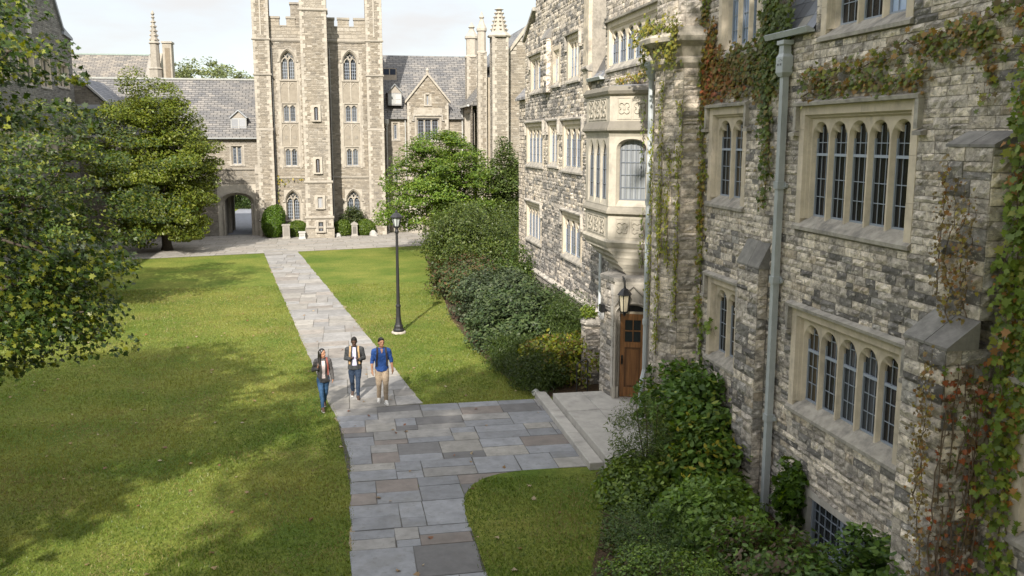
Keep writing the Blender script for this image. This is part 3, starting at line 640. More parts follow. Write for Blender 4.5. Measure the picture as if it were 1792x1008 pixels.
mb.zprism([P2, P3, (8.0, 22.9), (7.12, 23.12)], .0, 3.5, mc); mb.prism([DF.P(.98, -.005, .3), DF.P(DL, -.005, .3), DF.P(DL, -.005, 3.5), DF.P(.98, -.005, 3.5)], -DF.n * .4, mc)
mb.prism([SF.P(0.01, -.005, .3), SF.P(d2.length, -.005, .3), SF.P(d2.length, -.005, 3.5), SF.P(.01, -.005, 3.5)], -SF.n * .14, mc)
mb.prism([(P1[0] - .03, P1[1] - .03, 3.5), (P0[0], P0[1] - .03, 3.5), (8, 24.9, 3.5), (P2[0] - .03, P2[1], 3.5)], (0, 0, .1), sc(LIMEG, .7))
mb.build('porch_core', M['mortar'], porch)
mb = MB(); WD = (.26, .115, .035)
def dbox(a, b, z0, z1, n0, n1, k=1.0): mb.fbox(DF, a, b, n0, n1, z0, z1, sc(WD, k))
dx0, dx1 = .16, .82
dbox(dx0, dx1, .36, 2.62, -.22, -.17, .55); dbox(dx0, dx0 + .12, .36, 2.62, -.17, -.145); dbox(dx1 - .12, dx1, .36, 2.62, -.17, -.145)
for z0, z1 in ((.36, .62), (1.72, 1.86), (2.46, 2.62)): dbox(dx0 + .12, dx1 - .12, z0, z1, -.17, -.146, 1.05)
dbox(dx0 + .17, dx1 - .17, .68, 1.66, -.17, -.155, .85); dbox(.482, .506, 1.86, 2.46, -.17, -.15); dbox(dx0 + .12, dx1 - .12, 2.15, 2.18, -.17, -.151)
door = mb.build('door', M['wood'], hall)
mb = MB(); mb.fbox(DF, dx0 + .13, dx1 - .13, -.169, -.163, 1.87, 2.45, (.03, .035, .04)); mb.build('pane', M['glass'], door)
mb = MB(); mb.fbox(DF, .19, .24, -.145, -.13, 1.25, 1.5, (.03, .028, .025)); mb.tube([DF.P(.215, -.13, 1.42), DF.P(.215, -.07, 1.4), DF.P(.215, -.07, 1.3), DF.P(.215, -.13, 1.28)], .014, 6, (.03, .028, .025)); mb.build('handle', M['iron'], door)
mb = MB(); mb.fbox(DF, .1, .9, -.4, -.3, 2.62, 3.15, (.02, .02, .022)); mb.fbox(DF, .14, .84, -.24, -.17, 2.62, 2.68, LIME); mb.build('fanlight', M['glass'], door)
# low pier beside the porch
mb = MB(); F_ = Frame((6.95, 25.35, 0), (0, 1, 0), (-1, 0, 0)); F_b = Frame((6.95, 25.35, 0), (1, 0, 0), (0, -1, 0))
masonry(mb, F_, lambda z: [(0, .5)], 0, 1.75, [], pc, rng, det=1); masonry(mb, F_b, lambda z: [(0, .6)], 0, 1.75, [], pc, rng, det=1); mb.box(6.96, 7.55, 25.36, 25.84, 0, 1.75, mc)
mb.lathe((7.25, 25.6, 1.75), [(.34, 0), (.40, .08), (.40, .14), (.32, .2), (.2, .28), (.05, .3)], 10, sc(LIMEG, .6)); mb.build('pier', M['rubble'], hall)
# rainwater pipes
mb = MB(); s = 15.55
mb.fbox(HF, s - .062, s + .062, .06, .175, .05, 8.32, PIPEC)
for z in (1.9, 4.55, 6.3): mb.fbox(HF, s - .085, s + .085, .03, .195, z, z + .13, sc(PIPEC, .97)); mb.fbox(HF, s - .16, s + .16, .03, .07, z + .03, z + .1, sc(PIPEC, .9))
pp = mb.build('rainwater_pipe', M['pipe'], hall)
mb = MB(); mb.loft([[HF.P(s + a * w, .13 + b * d_, z) for a, b in ((-1, -1), (1, -1), (1, 1), (-1, 1))] for w, d_, z in ((.075, .07, 8.30), (.13, .1, 8.37), (.13, .1, 8.64), (.09, .075, 8.70), (.085, .07, 8.84), (.13, .1, 8.86), (.13, .1, 8.93))], PIPEC)
for i, (ds, dz, w_, h_) in enumerate(((-.1, .2, .03, .012), (-.05, .22, .02, .012), (.0, .2, .025, .012), (-.08, .12, .02, .04), (-.045, .12, .02, .04), (.02, .12, .02, .04), (.06, .12, .02, .04))): mb.fbox(HF, s + ds, s + ds + w_, .23, .236, 8.37 + dz, 8.37 + dz + h_, (.16, .17, .18))
mb.build('rainwater_hopper', M['pipe'], pp)
mb = MB(); x, y = 7.42, 21.42
mb.tube([(x, y, 8.75), (x, y, 1.45), (x - .02, y - .02, 1.38), (x - .1, y - .1, 1.15), (x - .12, y - .12, 1.0), (x - .12, y - .12, .12)], .065, 8, sc(PIPEC, 1.08))
for z in (2.6, 5.6): mb.tube([(x, y, z), (x, y, z + .14)], .085, 8, PIPEC)
pp = mb.build('rainwater_pipe', M['pipe'], hall)
mb = MB(); mb.lathe((x, y, 8.6), [(.07, 0), (.13, .12), (.17, .3), (.19, .32), (.19, .42), (.15, .42)], 12, sc(PIPEC, 1.08)); mb.build('rainwater_hopper', M['pipe'], pp)
mb = MB(); mb.tube([(7.9, 27.2, 8.5), (7.9, 27.2, .1)], .05, 8, sc(PIPEC, 1.35)); mb.build('rainwater_pipe', M['pipe'], hall)
# slate roofs between the gables, gutters, main roof
SL = (.155, .165, .185)
mb = MB()
def slates(y0, y1, x0, z0, x1, z1, rows=9):
    for k in range(rows):
        a, b = k / rows, (k + 1.25) / rows; y = y0; t = .018
        while y < y1 - .02:
            w = min(rng.uniform(.2, .38), y1 - y); c = sc(SL, rng.uniform(.6, 1.5)) if rng.random() < .85 else sc((.2, .19, .17), rng.uniform(.8, 1.3)); dz = rng.uniform(.02, .035)
            xa, za, xb, zb = x0 + (x1 - x0) * a, z0 + (z1 - z0) * a + dz, x0 + (x1 - x0) * b, z0 + (z1 - z0) * b + .004
            mb.prism([(xa, y + .004, za), (xb, y + .004, zb), (xb, y + .004, zb - t), (xa, y + .004, za - t)], (0, w - .008, 0), c); y += w
slates(14.75, 16.28, 7.95, 9.02, 9.6, 11.6); slates(27.37, 28.88, 7.95, 9.02, 8.9, 10.2, 5); slates(28.0, 28.88, 8.9, 10.2, 10.4, 13.6, 10)
mb.prism([(8.0, 14.73, 9.0), (9.6, 14.73, 11.55), (9.6, 14.73, 9.0)], (0, 1.56, 0), (.1, .1, .1)); mb.prism([(8.0, 27.36, 9.0), (10.4, 27.36, 13.5), (10.4, 27.36, 9.0)], (0, 1.53, 0), (.1, .1, .1))
mb.prism([(9.05, 6.2, 9.0), (14, 6.2, 15.5), (19, 6.2, 9.0)], (0, 33, 0), SL)
mb.build('roof', M['lead'], hall)
for y0, y1 in ((14.73, 16.29), (27.36, 28.88)):
    mb = MB(); mb.prism([(7.98, y0, 9.0), (7.84, y0, 8.99), (7.8, y0, 9.08), (7.84, y0, 9.1), (7.98, y0, 9.04)], (0, y1 - y0, 0), sc(PIPEC, 1.0)); mb.build('gutter', M['pipe'], hall)
# copings, far kneeler, far corner block
mb = MB()
for (ya, za), (yb, zb) in (((39.75, 11.3), (37.6, 12.35)), ((37.6, 14.6), (28.9, 14.6)), ((27.4, 11.9), (16.25, 11.9)), ((14.77, 11.9), (6.2, 11.9))):
    mb.prism([(7.88, ya, za), (7.88, ya, za + .14), (8.5, ya, za + .2), (8.5, ya, za)], (0, yb - ya, zb - za), (.4, .38, .34))
mb.fbox(HF, 28.9, 29.5, .0, .12, 8.6, 14.0, LIME); ledge(mb, HF, 28.86, 29.54, 9.35, .25, .2)
mb.build('coping', M['sill'], hall)
mb = MB(); F_ = Frame((8.15, 39.6, 0), (0, 1, 0), (-1, 0, 0)); F_n = Frame((8.15, 39.62, 0), (1, 0, 0), (0, -1, 0))
masonry(mb, F_, lambda z: [(0, 2.1)], 0, 8.9, [], lambda s, z: mixc(cf(30, 7), TAN, .3), rng, det=0); mb.box(8.16, 12, 39.6, 41.7, 0, 8.9, mc)
mb.prism([(7.95, 39.6, 8.9), (7.95, 39.6, 9.0), (8.6, 39.6, 9.7), (8.6, 39.6, 8.9)], (0, 2.1, 0), (.2, .2, .21)); mb.build('corner_block', M['rubble'], hall)
# bracketed entrance lantern and floodlight by the door
lan = thing('wall_lantern', (7.12, 22.35, 2.4), 'black iron entrance lantern with cream glass hung above the oak door', 'wall lantern')
ZT = 3.22; mb = MB(); cx, cy = 7.14, 22.3
mb.lathe((cx, cy, ZT), [(.2, 0), (.18, .03), (.09, .14), (.04, .17), (.03, .22), (.0, .26)], 6, (1, 1, 1)); mb.lathe((cx, cy, ZT - .46), [(.02, -.09), (.05, -.05), (.03, -.02), (.11, .0), (.11, .03)], 6)
for k in range(6):
    a = k * math.pi / 3; mb.tube([(cx + .1 * math.cos(a), cy + .1 * math.sin(a), ZT - .44), (cx + .155 * math.cos(a), cy + .155 * math.sin(a), ZT)], .012, 4)
mb.build('cage', M['iron'], lan)
mb = MB(); mb.lathe((cx, cy, ZT - .43), [(.10, 0), (.14, .42)], 6, (.75, .66, .48)); mb.build('glass', M['glass'], lan)
mb = MB(); mb.tube([(cx, cy, ZT + .24), (cx, cy, ZT + .36), (cx, cy + .1, ZT + .42), (cx + .05, cy + .34, ZT + .42)], .02, 6); mb.tube([(cx, cy, ZT - .54), (cx + .05, cy + .1, ZT - .58), (cx + .05, cy + .34, ZT - .44)], .018, 6); mb.build('bracket', M['iron'], lan)
fl = thing('floodlight', (6.9, 23.2, 2.6), 'small black and white floodlight fixed on the porch wall left of the lantern', 'floodlight')
mb = MB(); mb.box(6.74, 6.86, 23.12, 23.3, 2.62, 2.82); mb.tube([(6.86, 23.2, 2.7), (6.94, 23.2, 2.62)], .03, 6); mb.build('housing', M['iron'], fl)
mb = MB(); mb.box(6.735, 6.745, 23.14, 23.28, 2.5, 2.6, (.7, .7, .7)); mb.box(6.75, 6.84, 23.14, 23.28, 2.44, 2.6, (.6, .6, .6)); mb.build('lens', M['lead'], fl)
# ---------------------------------------------------------------- ground, paving, lawn
def grassmat():
    m, nt, b, L = newmat('lawn_grass'); b.inputs['Roughness'].default_value = .9; b.inputs['Specular IOR Level'].default_value = .15
    tcn = node(nt, 'ShaderNodeTexCoord')
    n1 = node(nt, 'ShaderNodeTexNoise', Scale=.35, Detail=6.0, Roughness=.65); n2 = node(nt, 'ShaderNodeTexNoise', Scale=9.0, Detail=6.0, Roughness=.75); n3 = node(nt, 'ShaderNodeTexNoise', Scale=.9, Detail=5.0, Roughness=.7)
    for n in (n1, n2, n3): L(tcn.outputs['Object'], n.inputs['Vector'])
    r1 = ramp(nt, .35, .65, (.085, .135, .02, 1), (.19, .205, .046, 1)); L(n1.outputs['Fac'], r1.inputs['Fac'])
    r2 = ramp(nt, .3, .75, (.45, .5, .4, 1), (1.45, 1.4, 1.3, 1)); L(n2.outputs['Fac'], r2.inputs['Fac'])
    a = mixn(nt, 'MULTIPLY', 1.0); L(r1.outputs['Color'], a.inputs['A']); L(r2.outputs['Color'], a.inputs['B'])
    r3 = ramp(nt, .60, .75, (0, 0, 0, 1), (.6, .6, .6, 1)); L(n3.outputs['Fac'], r3.inputs['Fac'])
    c = mixn(nt); L(r3.outputs['Color'], c.inputs['Factor']); L(a.outputs['Result'], c.inputs['A']); c.inputs['B'].default_value = (.21, .19, .055, 1); L(c.outputs['Result'], b.inputs['Base Color'])
    bp = node(nt, 'ShaderNodeBump', Strength=.8, Distance=.05); n4 = node(nt, 'ShaderNodeTexNoise', Scale=30.0, Detail=4.0); L(tcn.outputs['Object'], n4.inputs['Vector']); L(n4.outputs['Fac'], bp.inputs['Height']); L(bp.outputs['Normal'], b.inputs['Normal']); return m
M['grass'] = grassmat(); M['soil'] = colmat('soil', .95, .1, (9, .5, 1.3), [(14, .58, .66, (.16, .10, .05), .8)], (25, 1.0), bumpd=.03)
mb = MB(); N = 60
mb.quad((-700, -250, 0), (700, -250, 0), (700, 1100, 0), (-700, 1100, 0)); tag(mb.build('lawn', M['grass']), kind='structure')
rng = random.Random(5)
def lerp_tab(T, y):
    if y <= T[0][0]: return T[0][1]
    for (a, u), (b, v) in zip(T[:-1], T[1:]):
        if y <= b: return u + (v - u) * (y - a) / (b - a)
    return T[-1][1]
TL = [(4, -.15), (14.5, 0.0), (20.3, .06), (22.9, -.2), (32.7, -1.46), (63.3, -5.37)]
TR = [(4, 2.3), (14.1, 2.17), (16.6, 2.18), (17.2, 2.24), (17.7, 2.36), (18.1, 2.56), (18.4, 2.84), (18.6, 3.2), (18.7, 3.7), (18.71, 5.35), (24.15, 5.45), (24.16, 2.03), (28.7, 1.42), (62.9, -3.28)]
def fcol(far=0):
    r_ = rng.random()
    c = (.225, .232, .246) if r_ < .42 else (.25, .243, .232) if r_ < .66 else (.15, .147, .147) if r_ < .79 else (.205, .178, .16) if r_ < .91 else (.28, .268, .245)
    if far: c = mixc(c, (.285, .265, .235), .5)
    return sc(c, rng.uniform(.85, 1.15))
def flags(mb, rowsY, L_, R_, skew, wr, hr, far=0, top=.018, edge=.05):
    y0, y1 = rowsY; t = y0
    while t < y1 - .05:
        h = rng.uniform(*hr)
        if t + h > y1 - hr[0] * .7: h = y1 - t
        x = None; g = .007
        xl0 = L_(t + h / 2); xr0 = R_(t + h / 2); x = xl0; first = True
        while x < xr0 - .05:
            w = rng.uniform(*wr)
            if x + w > xr0 - wr[0] * .6: w = xr0 - x
            last = abs(x + w - xr0) < 1e-6
            q_ = rng.uniform(.33, .67); subs = [(t, t + h)] if (w > .8 and rng.random() < .22) or rng.random() < .08 else [(t, t + h * q_), (t + h * q_, t + h)]
            for ta, tb in subs:
                def px(xx, tt, lf, rt):
                    if lf: xx = L_(tt) - rng.uniform(0, edge)
                    elif rt: xx = R_(tt) + rng.uniform(-edge * .3, edge)
                    return (xx, tt + skew(tt) * (xx - (L_(tt) + R_(tt)) / 2))
                A = px(x + g, ta + g, first, False); B = px(x + w - g, ta + g, False, last); C_ = px(x + w - g, tb - g, False, last); D = px(x + g, tb - g, first, False)
                z = top + rng.uniform(-.004, .006); j = lambda p: (p[0] + rng.uniform(-.008, .008), p[1] + rng.uniform(-.008, .008))
                A, B, C_, D = j(A), j(B), j(C_), j(D); c = fcol(far); e = .012; cx = (A[0] + B[0] + C_[0] + D[0]) / 4; cy = (A[1] + B[1] + C_[1] + D[1]) / 4
                ins = [(p[0] + (cx - p[0]) * .025, p[1] + (cy - p[1]) * .025) for p in (A, B, C_, D)]
                V = [(p[0], p[1], -.01) for p in (A, B, C_, D)] + [(p[0], p[1], z - .006) for p in (A, B, C_, D)] + [(p[0], p[1], z + rng.uniform(-.003, .003)) for p in ins]
                mb.add(V, [(8, 9, 10, 11)] + [(k, (k + 1) % 4, 4 + (k + 1) % 4, 4 + k) for k in range(4)] + [(4 + k, 4 + (k + 1) % 4, 8 + (k + 1) % 4, 8 + k) for k in range(4)], c)
            x += w; first = False
        t += h
mb = MB(); zero = lambda t: 0.0
LL = lambda y: lerp_tab(TL, y); RR_ = lambda y: lerp_tab(TR, y)
TS = [(4, 2.3), (14.1, 2.17), (16.2, 2.19), (16.21, 2.7), (17.5, 2.9), (18.7, 3.75)]
flags(mb, (4, 16.2), LL, RR_, zero, (.4, 1.15), (1.0, 1.5)); flags(mb, (16.22, 18.7), LL, lambda y: lerp_tab(TS, y), zero, (.4, 1.15), (1.0, 1.4))
flags(mb, (18.72, 24.15), LL, RR_, lambda t: .0, (.45, 1.3), (1.0, 1.5))
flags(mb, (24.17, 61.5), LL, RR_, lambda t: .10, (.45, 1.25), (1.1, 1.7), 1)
mb.quad((-.1, 4, .006), (2.25, 4, .006), (2.2, 18.2, .006), (.02, 18.2, .006), (.06, .055, .045)); mb.quad((.02, 18.2, .006), (5.3, 18.72, .006), (5.4, 24.1, .006), (-.3, 24.1, .006), (.06, .055, .045)); mb.quad((-.3, 24.1, .006), (2.0, 24.1, .006), (-3.3, 62.3, .006), (-5.3, 62.3, .006), (.07, .065, .05))
cv = MB(); ys = [15.4 + .1 * k for k in range(34)]; rows = []
for o_, z_ in ((0, .027), (.8, .027), (1.5, .003)): rows.append([(min(lerp_tab(TR, y) + (rng.uniform(-.02, .02) if o_ == 0 else o_), 5.2), y, z_ if y > 15.9 else .003) for y in ys])
cv.loft(rows, closed=False); tag(cv.build('lawn', M['grass']), kind='structure')
# worn dirt margin, ragged
for T, sg in ((TL, -1), (TR, 1)):
    y = 12.0
    while y < 62:
        x = lerp_tab(T, y)
        if rng.random() < .30 and not (sg > 0 and 18 < y < 24.5):
            w = rng.uniform(.03, .16); l = rng.uniform(.4, 1.6); P_ = [(x - sg * .05, y, .007)] + [(lerp_tab(T, y + l * k / 6) + sg * w * math.sin(math.pi * k / 6) * rng.uniform(.6, 1.2), y + l * k / 6, .007) for k in range(1, 6)] + [(lerp_tab(T, y + l) - sg * .05, y + l, .007)]
            mb.add(P_, [tuple(range(len(P_)))], (.27, .215, .13))
        y += rng.uniform(.5, 1.2)
tag(mb.build('flagstone_path', M['flag']), kind='structure')
mb = MB()
flags(mb, (57.2, 71.6), lambda y: -34.0, lambda y: 7.5, zero, (.8, 1.9), (.6, 1.1), 1, .014) if False else None
PF = lambda x: 60.7 + .225 * x
def plaza(mb):
    t = 0.0; 
    while t < 13:
        h = rng.uniform(.6, 1.1); x = -36.0
        while x < 9:
            w = rng.uniform(.8, 2.0); g = .015
            ys = [PF(x + g) + t + g, PF(x + w - g) + t + g, PF(x + w - g) + t + h - g, PF(x + g) + t + h - g]
            if max(ys) < 71.6:
                z = .012 + rng.uniform(0, .004); X = [x + g, x + w - g, x + w - g, x + g]
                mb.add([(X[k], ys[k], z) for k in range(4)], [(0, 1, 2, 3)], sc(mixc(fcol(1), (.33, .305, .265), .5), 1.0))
            x += w
        t += h
mb.quad((-40, PF(-40), .004), (9, PF(9), .004), (9, 71.8, .004), (-40, 71.8, .004), (.13, .115, .09)); plaza(mb)
tag(mb.build('plaza', M['flag']), kind='structure')
mb = MB(); mb.quad((-10.5, 71.8, .004), (-5, 71.8, .004), (-5, 99, .004), (-10.5, 99, .004), (.22, .23, .26)); tag(mb.build('archway_road', M['flag']), kind='structure')
# doorstep landing with one tread
st = thing('doorstep', (6.6, 21, 0), 'broad worn concrete doorstep with one lower tread in front of the oak door', 'doorstep')
mb = MB(); g = .006
def slab(x0, x1, y0, y1, z0, z1, c):
    b_ = .015; mb.loft([[(x0, y0, z0), (x1, y0, z0), (x1, y1, z0), (x0, y1, z0)], [(x0, y0, z1 - b_), (x1, y0, z1 - b_), (x1, y1, z1 - b_), (x0, y1, z1 - b_)], [(x0 + b_, y0 + b_, z1), (x1 - b_, y0 + b_, z1), (x1 - b_, y1 - b_, z1), (x0 + b_, y1 - b_, z1)]], c)
CC = (.42, .40, .365)
for x0, x1 in ((5.52, 6.35), (6.35, 7.3), (7.3, 7.98)):
    for y0, y1 in ((18.2, 20.0), (20.0, 21.75), (21.75, 23.45)): slab(x0 + g / 2, x1 - g / 2, y0 + g / 2, y1 - g / 2, 0, .35 + rng.uniform(-.003, .003), sc(CC, rng.uniform(.88, 1.06)))
mb.build('landing', M['concrete'], st)
mb = MB(); slab(5.2, 5.515, 18.5, 20.6, 0, .17, sc(CC, .98)); slab(5.2, 5.515, 20.606, 22.4, 0, .172, sc(CC, 1.04)); slab(5.2, 5.515, 22.406, 24.3, 0, .17, sc(CC, .95)); mb.build('tread', M['concrete'], st)
# planting beds
mb = MB()
def bed(pts, c=(.075, .052, .034)):
    mb.add([(x + rng.uniform(-.08, .08), y, .008 + .004 * (i % 2)) for i, (x, y) in enumerate(pts)], [tuple(range(len(pts)))], c)
bed([(8, 4), (8, 18.4), (5.25, 18.35), (5.0, 17), (4.7, 16), (4.35, 15), (4.0, 14), (3.6, 12.5), (3.2, 11), (2.6, 8), (2.4, 4)][::-1]); mb.f[-1] = mb.f[-1][::-1]
tag(mb.build('planting_bed', M['soil']), kind='structure')
mb = MB(); bed([(5.5, 24.3), (8, 24.3), (8.4, 56), (4.9, 56), (4.7, 47), (4.4, 41), (4.3, 36), (4.5, 30), (4.9, 25.5)]); tag(mb.build('planting_bed', M['soil']), kind='structure')
mb = MB(); bed([(-5.6, 69.6), (-2.6, 69.2), (-2.6, 70.5), (-5.6, 70.5)]); bed([(-.5, 69.3), (2.4, 69.4), (2.4, 70.5), (-.5, 70.5)]); bed([(-16, 66.5), (-9.8, 68.5), (-9.8, 71.3), (-18, 71.3)]); tag(mb.build('planting_bed', M['soil']), kind='structure')
# ---------------------------------------------------------------- far buildings
def tcol(rng, warm=1.0, grey=0.0):
    def f(s, z):
        r_ = rng.random(); g = min(1, max(0, grey + .35 * math.sin(s * 1.3 + z * .5) * math.sin(z * .9 + 2)))
        c = (.285, .245, .19) if r_ < .36 else (.225, .188, .138) if r_ < .62 else (.345, .305, .245) if r_ < .82 else (.165, .142, .112) if r_ < .93 else (.40, .365, .31)
        c = mixc(c, (.265, .25, .225), .65 * g)
        return sc(c, rng.uniform(.85, 1.15))
    return f
TL_ = (.375, .342, .288)
def wallset(mb, core, F, spans, z0, z1, holes, cf_, rng, ch=(.085, .135), sl=(.2, .5), cc=(.28, .25, .205), step=99):
    masonry(mb, F, spans, z0, z1, holes, cf_, rng, ch=ch, sl=sl, det=0, out=.018, gap=.02, split=.05)
    backing(core, F, spans, z0, z1, holes, cc, n=-.004, step=step)
def slit(par, F, c, z0, z1, w, rng, pointed, pane=(.05, .05, .055), col=TL_):
    mb = MB(); a = w / 2 + .2
    light(mb, F, c - a, c + a, z0 - .12, z1 + .16, w / 2 + .03, w / 2, .16, .04, 'tudor' if pointed else 'flat', (z1 - .3 * w) if pointed else z1, col, False, .02)
    for e0, e1, f0, f1 in ((c - a - .001, c - a + .02, z0 - .12, z1 + .16), (c + a - .02, c + a + .001, z0 - .12, z1 + .16), (c - a + .02, c + a - .02, z1 + .14, z1 + .161)): mb.fbox(F, e0, e1, .0, .158, f0, f1, col)
    quoin_strip(mb, F, c - a, c - a - .14, z0 - .1, z1 + .1, -.02, .018, rng, col); quoin_strip(mb, F, c + a, c + a + .14, z0 - .1, z1 + .1, -.02, .018, rng, col)
    mb.fbox(F, c - w / 2 - .06, c + w / 2 + .06, -.02, .2, z0 - .12, z0 - .02, col)
    o = mb.build('window', M['lime'], par); mb = MB(); mb.add([F.P(c - a, .03, z0 - .1), F.P(c + a, .03, z0 - .1), F.P(c + a, .03, z1 + .1), F.P(c - a, .03, z1 + .1)], [(3, 2, 1, 0) if F.flip else (0, 1, 2, 3)], pane); mb.build('pane', M['glass'], o)
    mb = MB(); mb.fbox(F, c - .012, c + .012, .032, .045, z0, z1, sc(FRAMEC, 1.2)); mb.build('glazing_bars', M['frame'], o)
rng = random.Random(21)
tow = thing('bell_tower', (-1.3, 70.5, 0), 'tall tan stone tower with battlements and pointed windows, beyond the end of the path', 'tower')
TF = Frame((0, 70.5, 0), (1, 0, 0), (0, -1, 0)); t1 = tcol(rng, grey=.55)
mb = MB(); core = MB(); lm = MB()
gw = [(-4.2, -2.9, 11.4, 13.7), (.3, 1.6, 11.4, 13.7), (-4.2, -2.9, 1.05, 3.45), (.3, 1.6, 1.05, 3.45)]
rw = [(-4.15, -2.95, 8.35, 9.85), (.35, 1.55, 8.35, 9.85), (-4.15, -2.95, 5.1, 6.65), (.35, 1.55, 5.1, 6.65)]
hol = [(a + .01, b - .01, c + .01, d - .01) for a, b, c, d in gw + rw]
strip = [(-4.15, -2.95, 5.1, 11.45), (.35, 1.55, 5.1, 11.45)]
masonry(mb, TF, lambda z: [(-4.8, -2.4), (-.7, 2.2)], 0, 14.2, hol + strip, t1, rng, ch=(.085, .135), sl=(.2, .5), out=.018, gap=.02, split=.05)
backing(core, TF, lambda z: [(-5.3, 2.9)], 0, 15.3, hol, (.28, .25, .205))
core.quad((2.9, 70.5, 0), (2.9, 79, 0), (2.9, 79, 15.3), (2.9, 70.5, 15.3), (.28, .25, .205)); core.quad((-5.3, 79, 0), (-5.3, 70.5, 0), (-5.3, 70.5, 15.3), (-5.3, 79, 15.3), (.28, .25, .205)); core.box(-5.28, 2.88, 71.2, 78.9, 0, 14.6, (.3, .27, .22))
# parapets
for a, b, mer in ((-4.8, -2.4, [(-4.8, -4.05), (-3.55, -2.9)]), (-.7, 2.2, [(-.7, -.12), (.12, .95), (1.3, 2.2)])):
    masonry(mb, TF, lambda z: [(a, b)], 14.5, 15.3, [], lambda s, z: mixc(t1(s, z), TL_, .45), rng, ch=(.2, .3), sl=(.3, .6), out=.02)
    for m0, m1 in mer:
        masonry(mb, TF, lambda z: [(m0, m1)], 15.3, 15.85, [], lambda s, z: mixc(t1(s, z), TL_, .4), rng, ch=(.2, .3), sl=(.25, .5), out=.02); core.box(m0, m1, 70.51, 71.0, 15.3, 15.85, (.42, .37, .29)); lm.fbox(TF, m0 - .04, m1 + .04, -.55, .08, 15.85, 16.0, sc(TL_, .8))
    for (q0, q1) in zip([m[1] for m in mer], [m[0] for m in mer[1:]] + ([b] if mer[-1][1] < b - .1 else [])): lm.fbox(TF, q0, q1, -.55, .06, 15.3, 15.38, sc(TL_, .75))
    core.box(a, b, 70.51, 71.0, 14.5, 15.3, (.42, .37, .29)); ledge(lm, TF, a, b, 14.2, .3, .12, sc(TL_, .75)); 
ledge(lm, TF, -4.8, -2.4, 4.25, .2, .08, sc(TL_, .75)); ledge(lm, TF, -.7, 2.2, 4.25, .2, .08, sc(TL_, .7))
def sq_turret(x0, x1, n, z0, z1, par=True, cf_=t1, y0=70.5, sides=True, quo=True):
    Ff = Frame((0, y0 - n, 0), (1, 0, 0), (0, -1, 0)); masonry(mb, Ff, lambda z: [(x0 + .02, x1 - .02)], z0, z1, [], cf_, rng, ch=(.09, .14), sl=(.2, .45), out=.018, gap=.02, split=.05)
    Fr = Frame((x1, y0, 0), (0, -1, 0), (1, 0, 0)); Fl = Frame((x0, y0, 0), (0, -1, 0), (-1, 0, 0))
    for F_ in (Fr, Fl): masonry(mb, F_, lambda z: [(.0, n - .02)], z0, z1, [], cf_, rng, ch=(.09, .14), sl=(.2, .45), out=.012, gap=.02, split=.05)
    core.box(x0 + .004, x1 - .004, y0 - n + .004, y0 + 1.0, z0, z1, (.28, .25, .205))
    if quo: quoin_strip(lm, Ff, x0 + .0, x0 + .34, z0, z1, -.03, .024, rng, TL_); quoin_strip(lm, Ff, x1, x1 - .34, z0, z1, -.03, .024, rng, TL_)
    return Ff
for x0, x1 in ((-5.95, -4.78), (2.12, 3.33)):
    sq_turret(x0 - .06, x1 + .03, .62, 0, 1.1); sq_turret(x0, x1, .55, 1.1, 7.8); F_ = sq_turret(x0, x1 - .0, .42, 8.0, 20)
    lm.prism([(x0 - .03, 69.92, 7.8), (x0 - .03, 69.92, 7.86), (x0 - .03, 70.1, 8.0), (x0 - .03, 70.5, 8.0), (x0 - .03, 70.5, 7.8)], (x1 - x0 + .06, 0, 0), sc(TL_, .8))
    for z in (1.1, 11.75, 14.25): F2 = Frame((0, 70.5 - (.55 if z < 5 else .42), 0), (1, 0, 0), (0, -1, 0)); ledge(lm, F2, x0 - .08, x1 + .08, z, .16, .1, sc(TL_, .72))
    mid = (x0 + x1) / 2; lm.fbox(F_, mid - .05, mid + .05, 0, .05, 14.6, 20, TL_)
cx0, cx1 = -2.52, -.66
sq_turret(cx0 - .1, cx1 + .12, 2.5, 0, .75, quo=False, cf_=lambda s, z: mixc(t1(s, z), TL_, .6)); sq_turret(cx0 - .04, cx1 + .06, 2.4, .75, 1.45); sq_turret(cx0 - .02, cx1 + .03, 2.3, 1.45, 4.0); CF = sq_turret(cx0, cx1, 2.2, 4.15, 16.2); sq_turret(cx0, cx1, 2.2, 16.3, 20, cf_=lambda s, z: mixc(t1(s, z), TL_, .5))
for z, n, e in ((1.42, 2.4, .12), (4.0, 2.3, .12), (16.15, 2.2, .1), (.72, 2.5, .06)): F2 = Frame((0, 70.5 - n, 0), (1, 0, 0), (0, -1, 0)); ledge(lm, F2, cx0 - e, cx1 + e, z, .2, .1, sc(TL_, .78)); lm.prism([(cx1, 70.5 - n, z), (cx1 + e, 70.5 - n, z + .06), (cx1 + e, 70.5 - n, z + .1), (cx1, 70.5 - n, z + .2)], (0, n - .03, 0), sc(TL_, .78))
sq_turret(-3.35, -2.5, .5, 14.6, 17.2, y0=73.5, quo=False); lm.box(-3.42, -2.4, 72.9, 74.5, 17.2, 17.35, sc(TL_, .8))
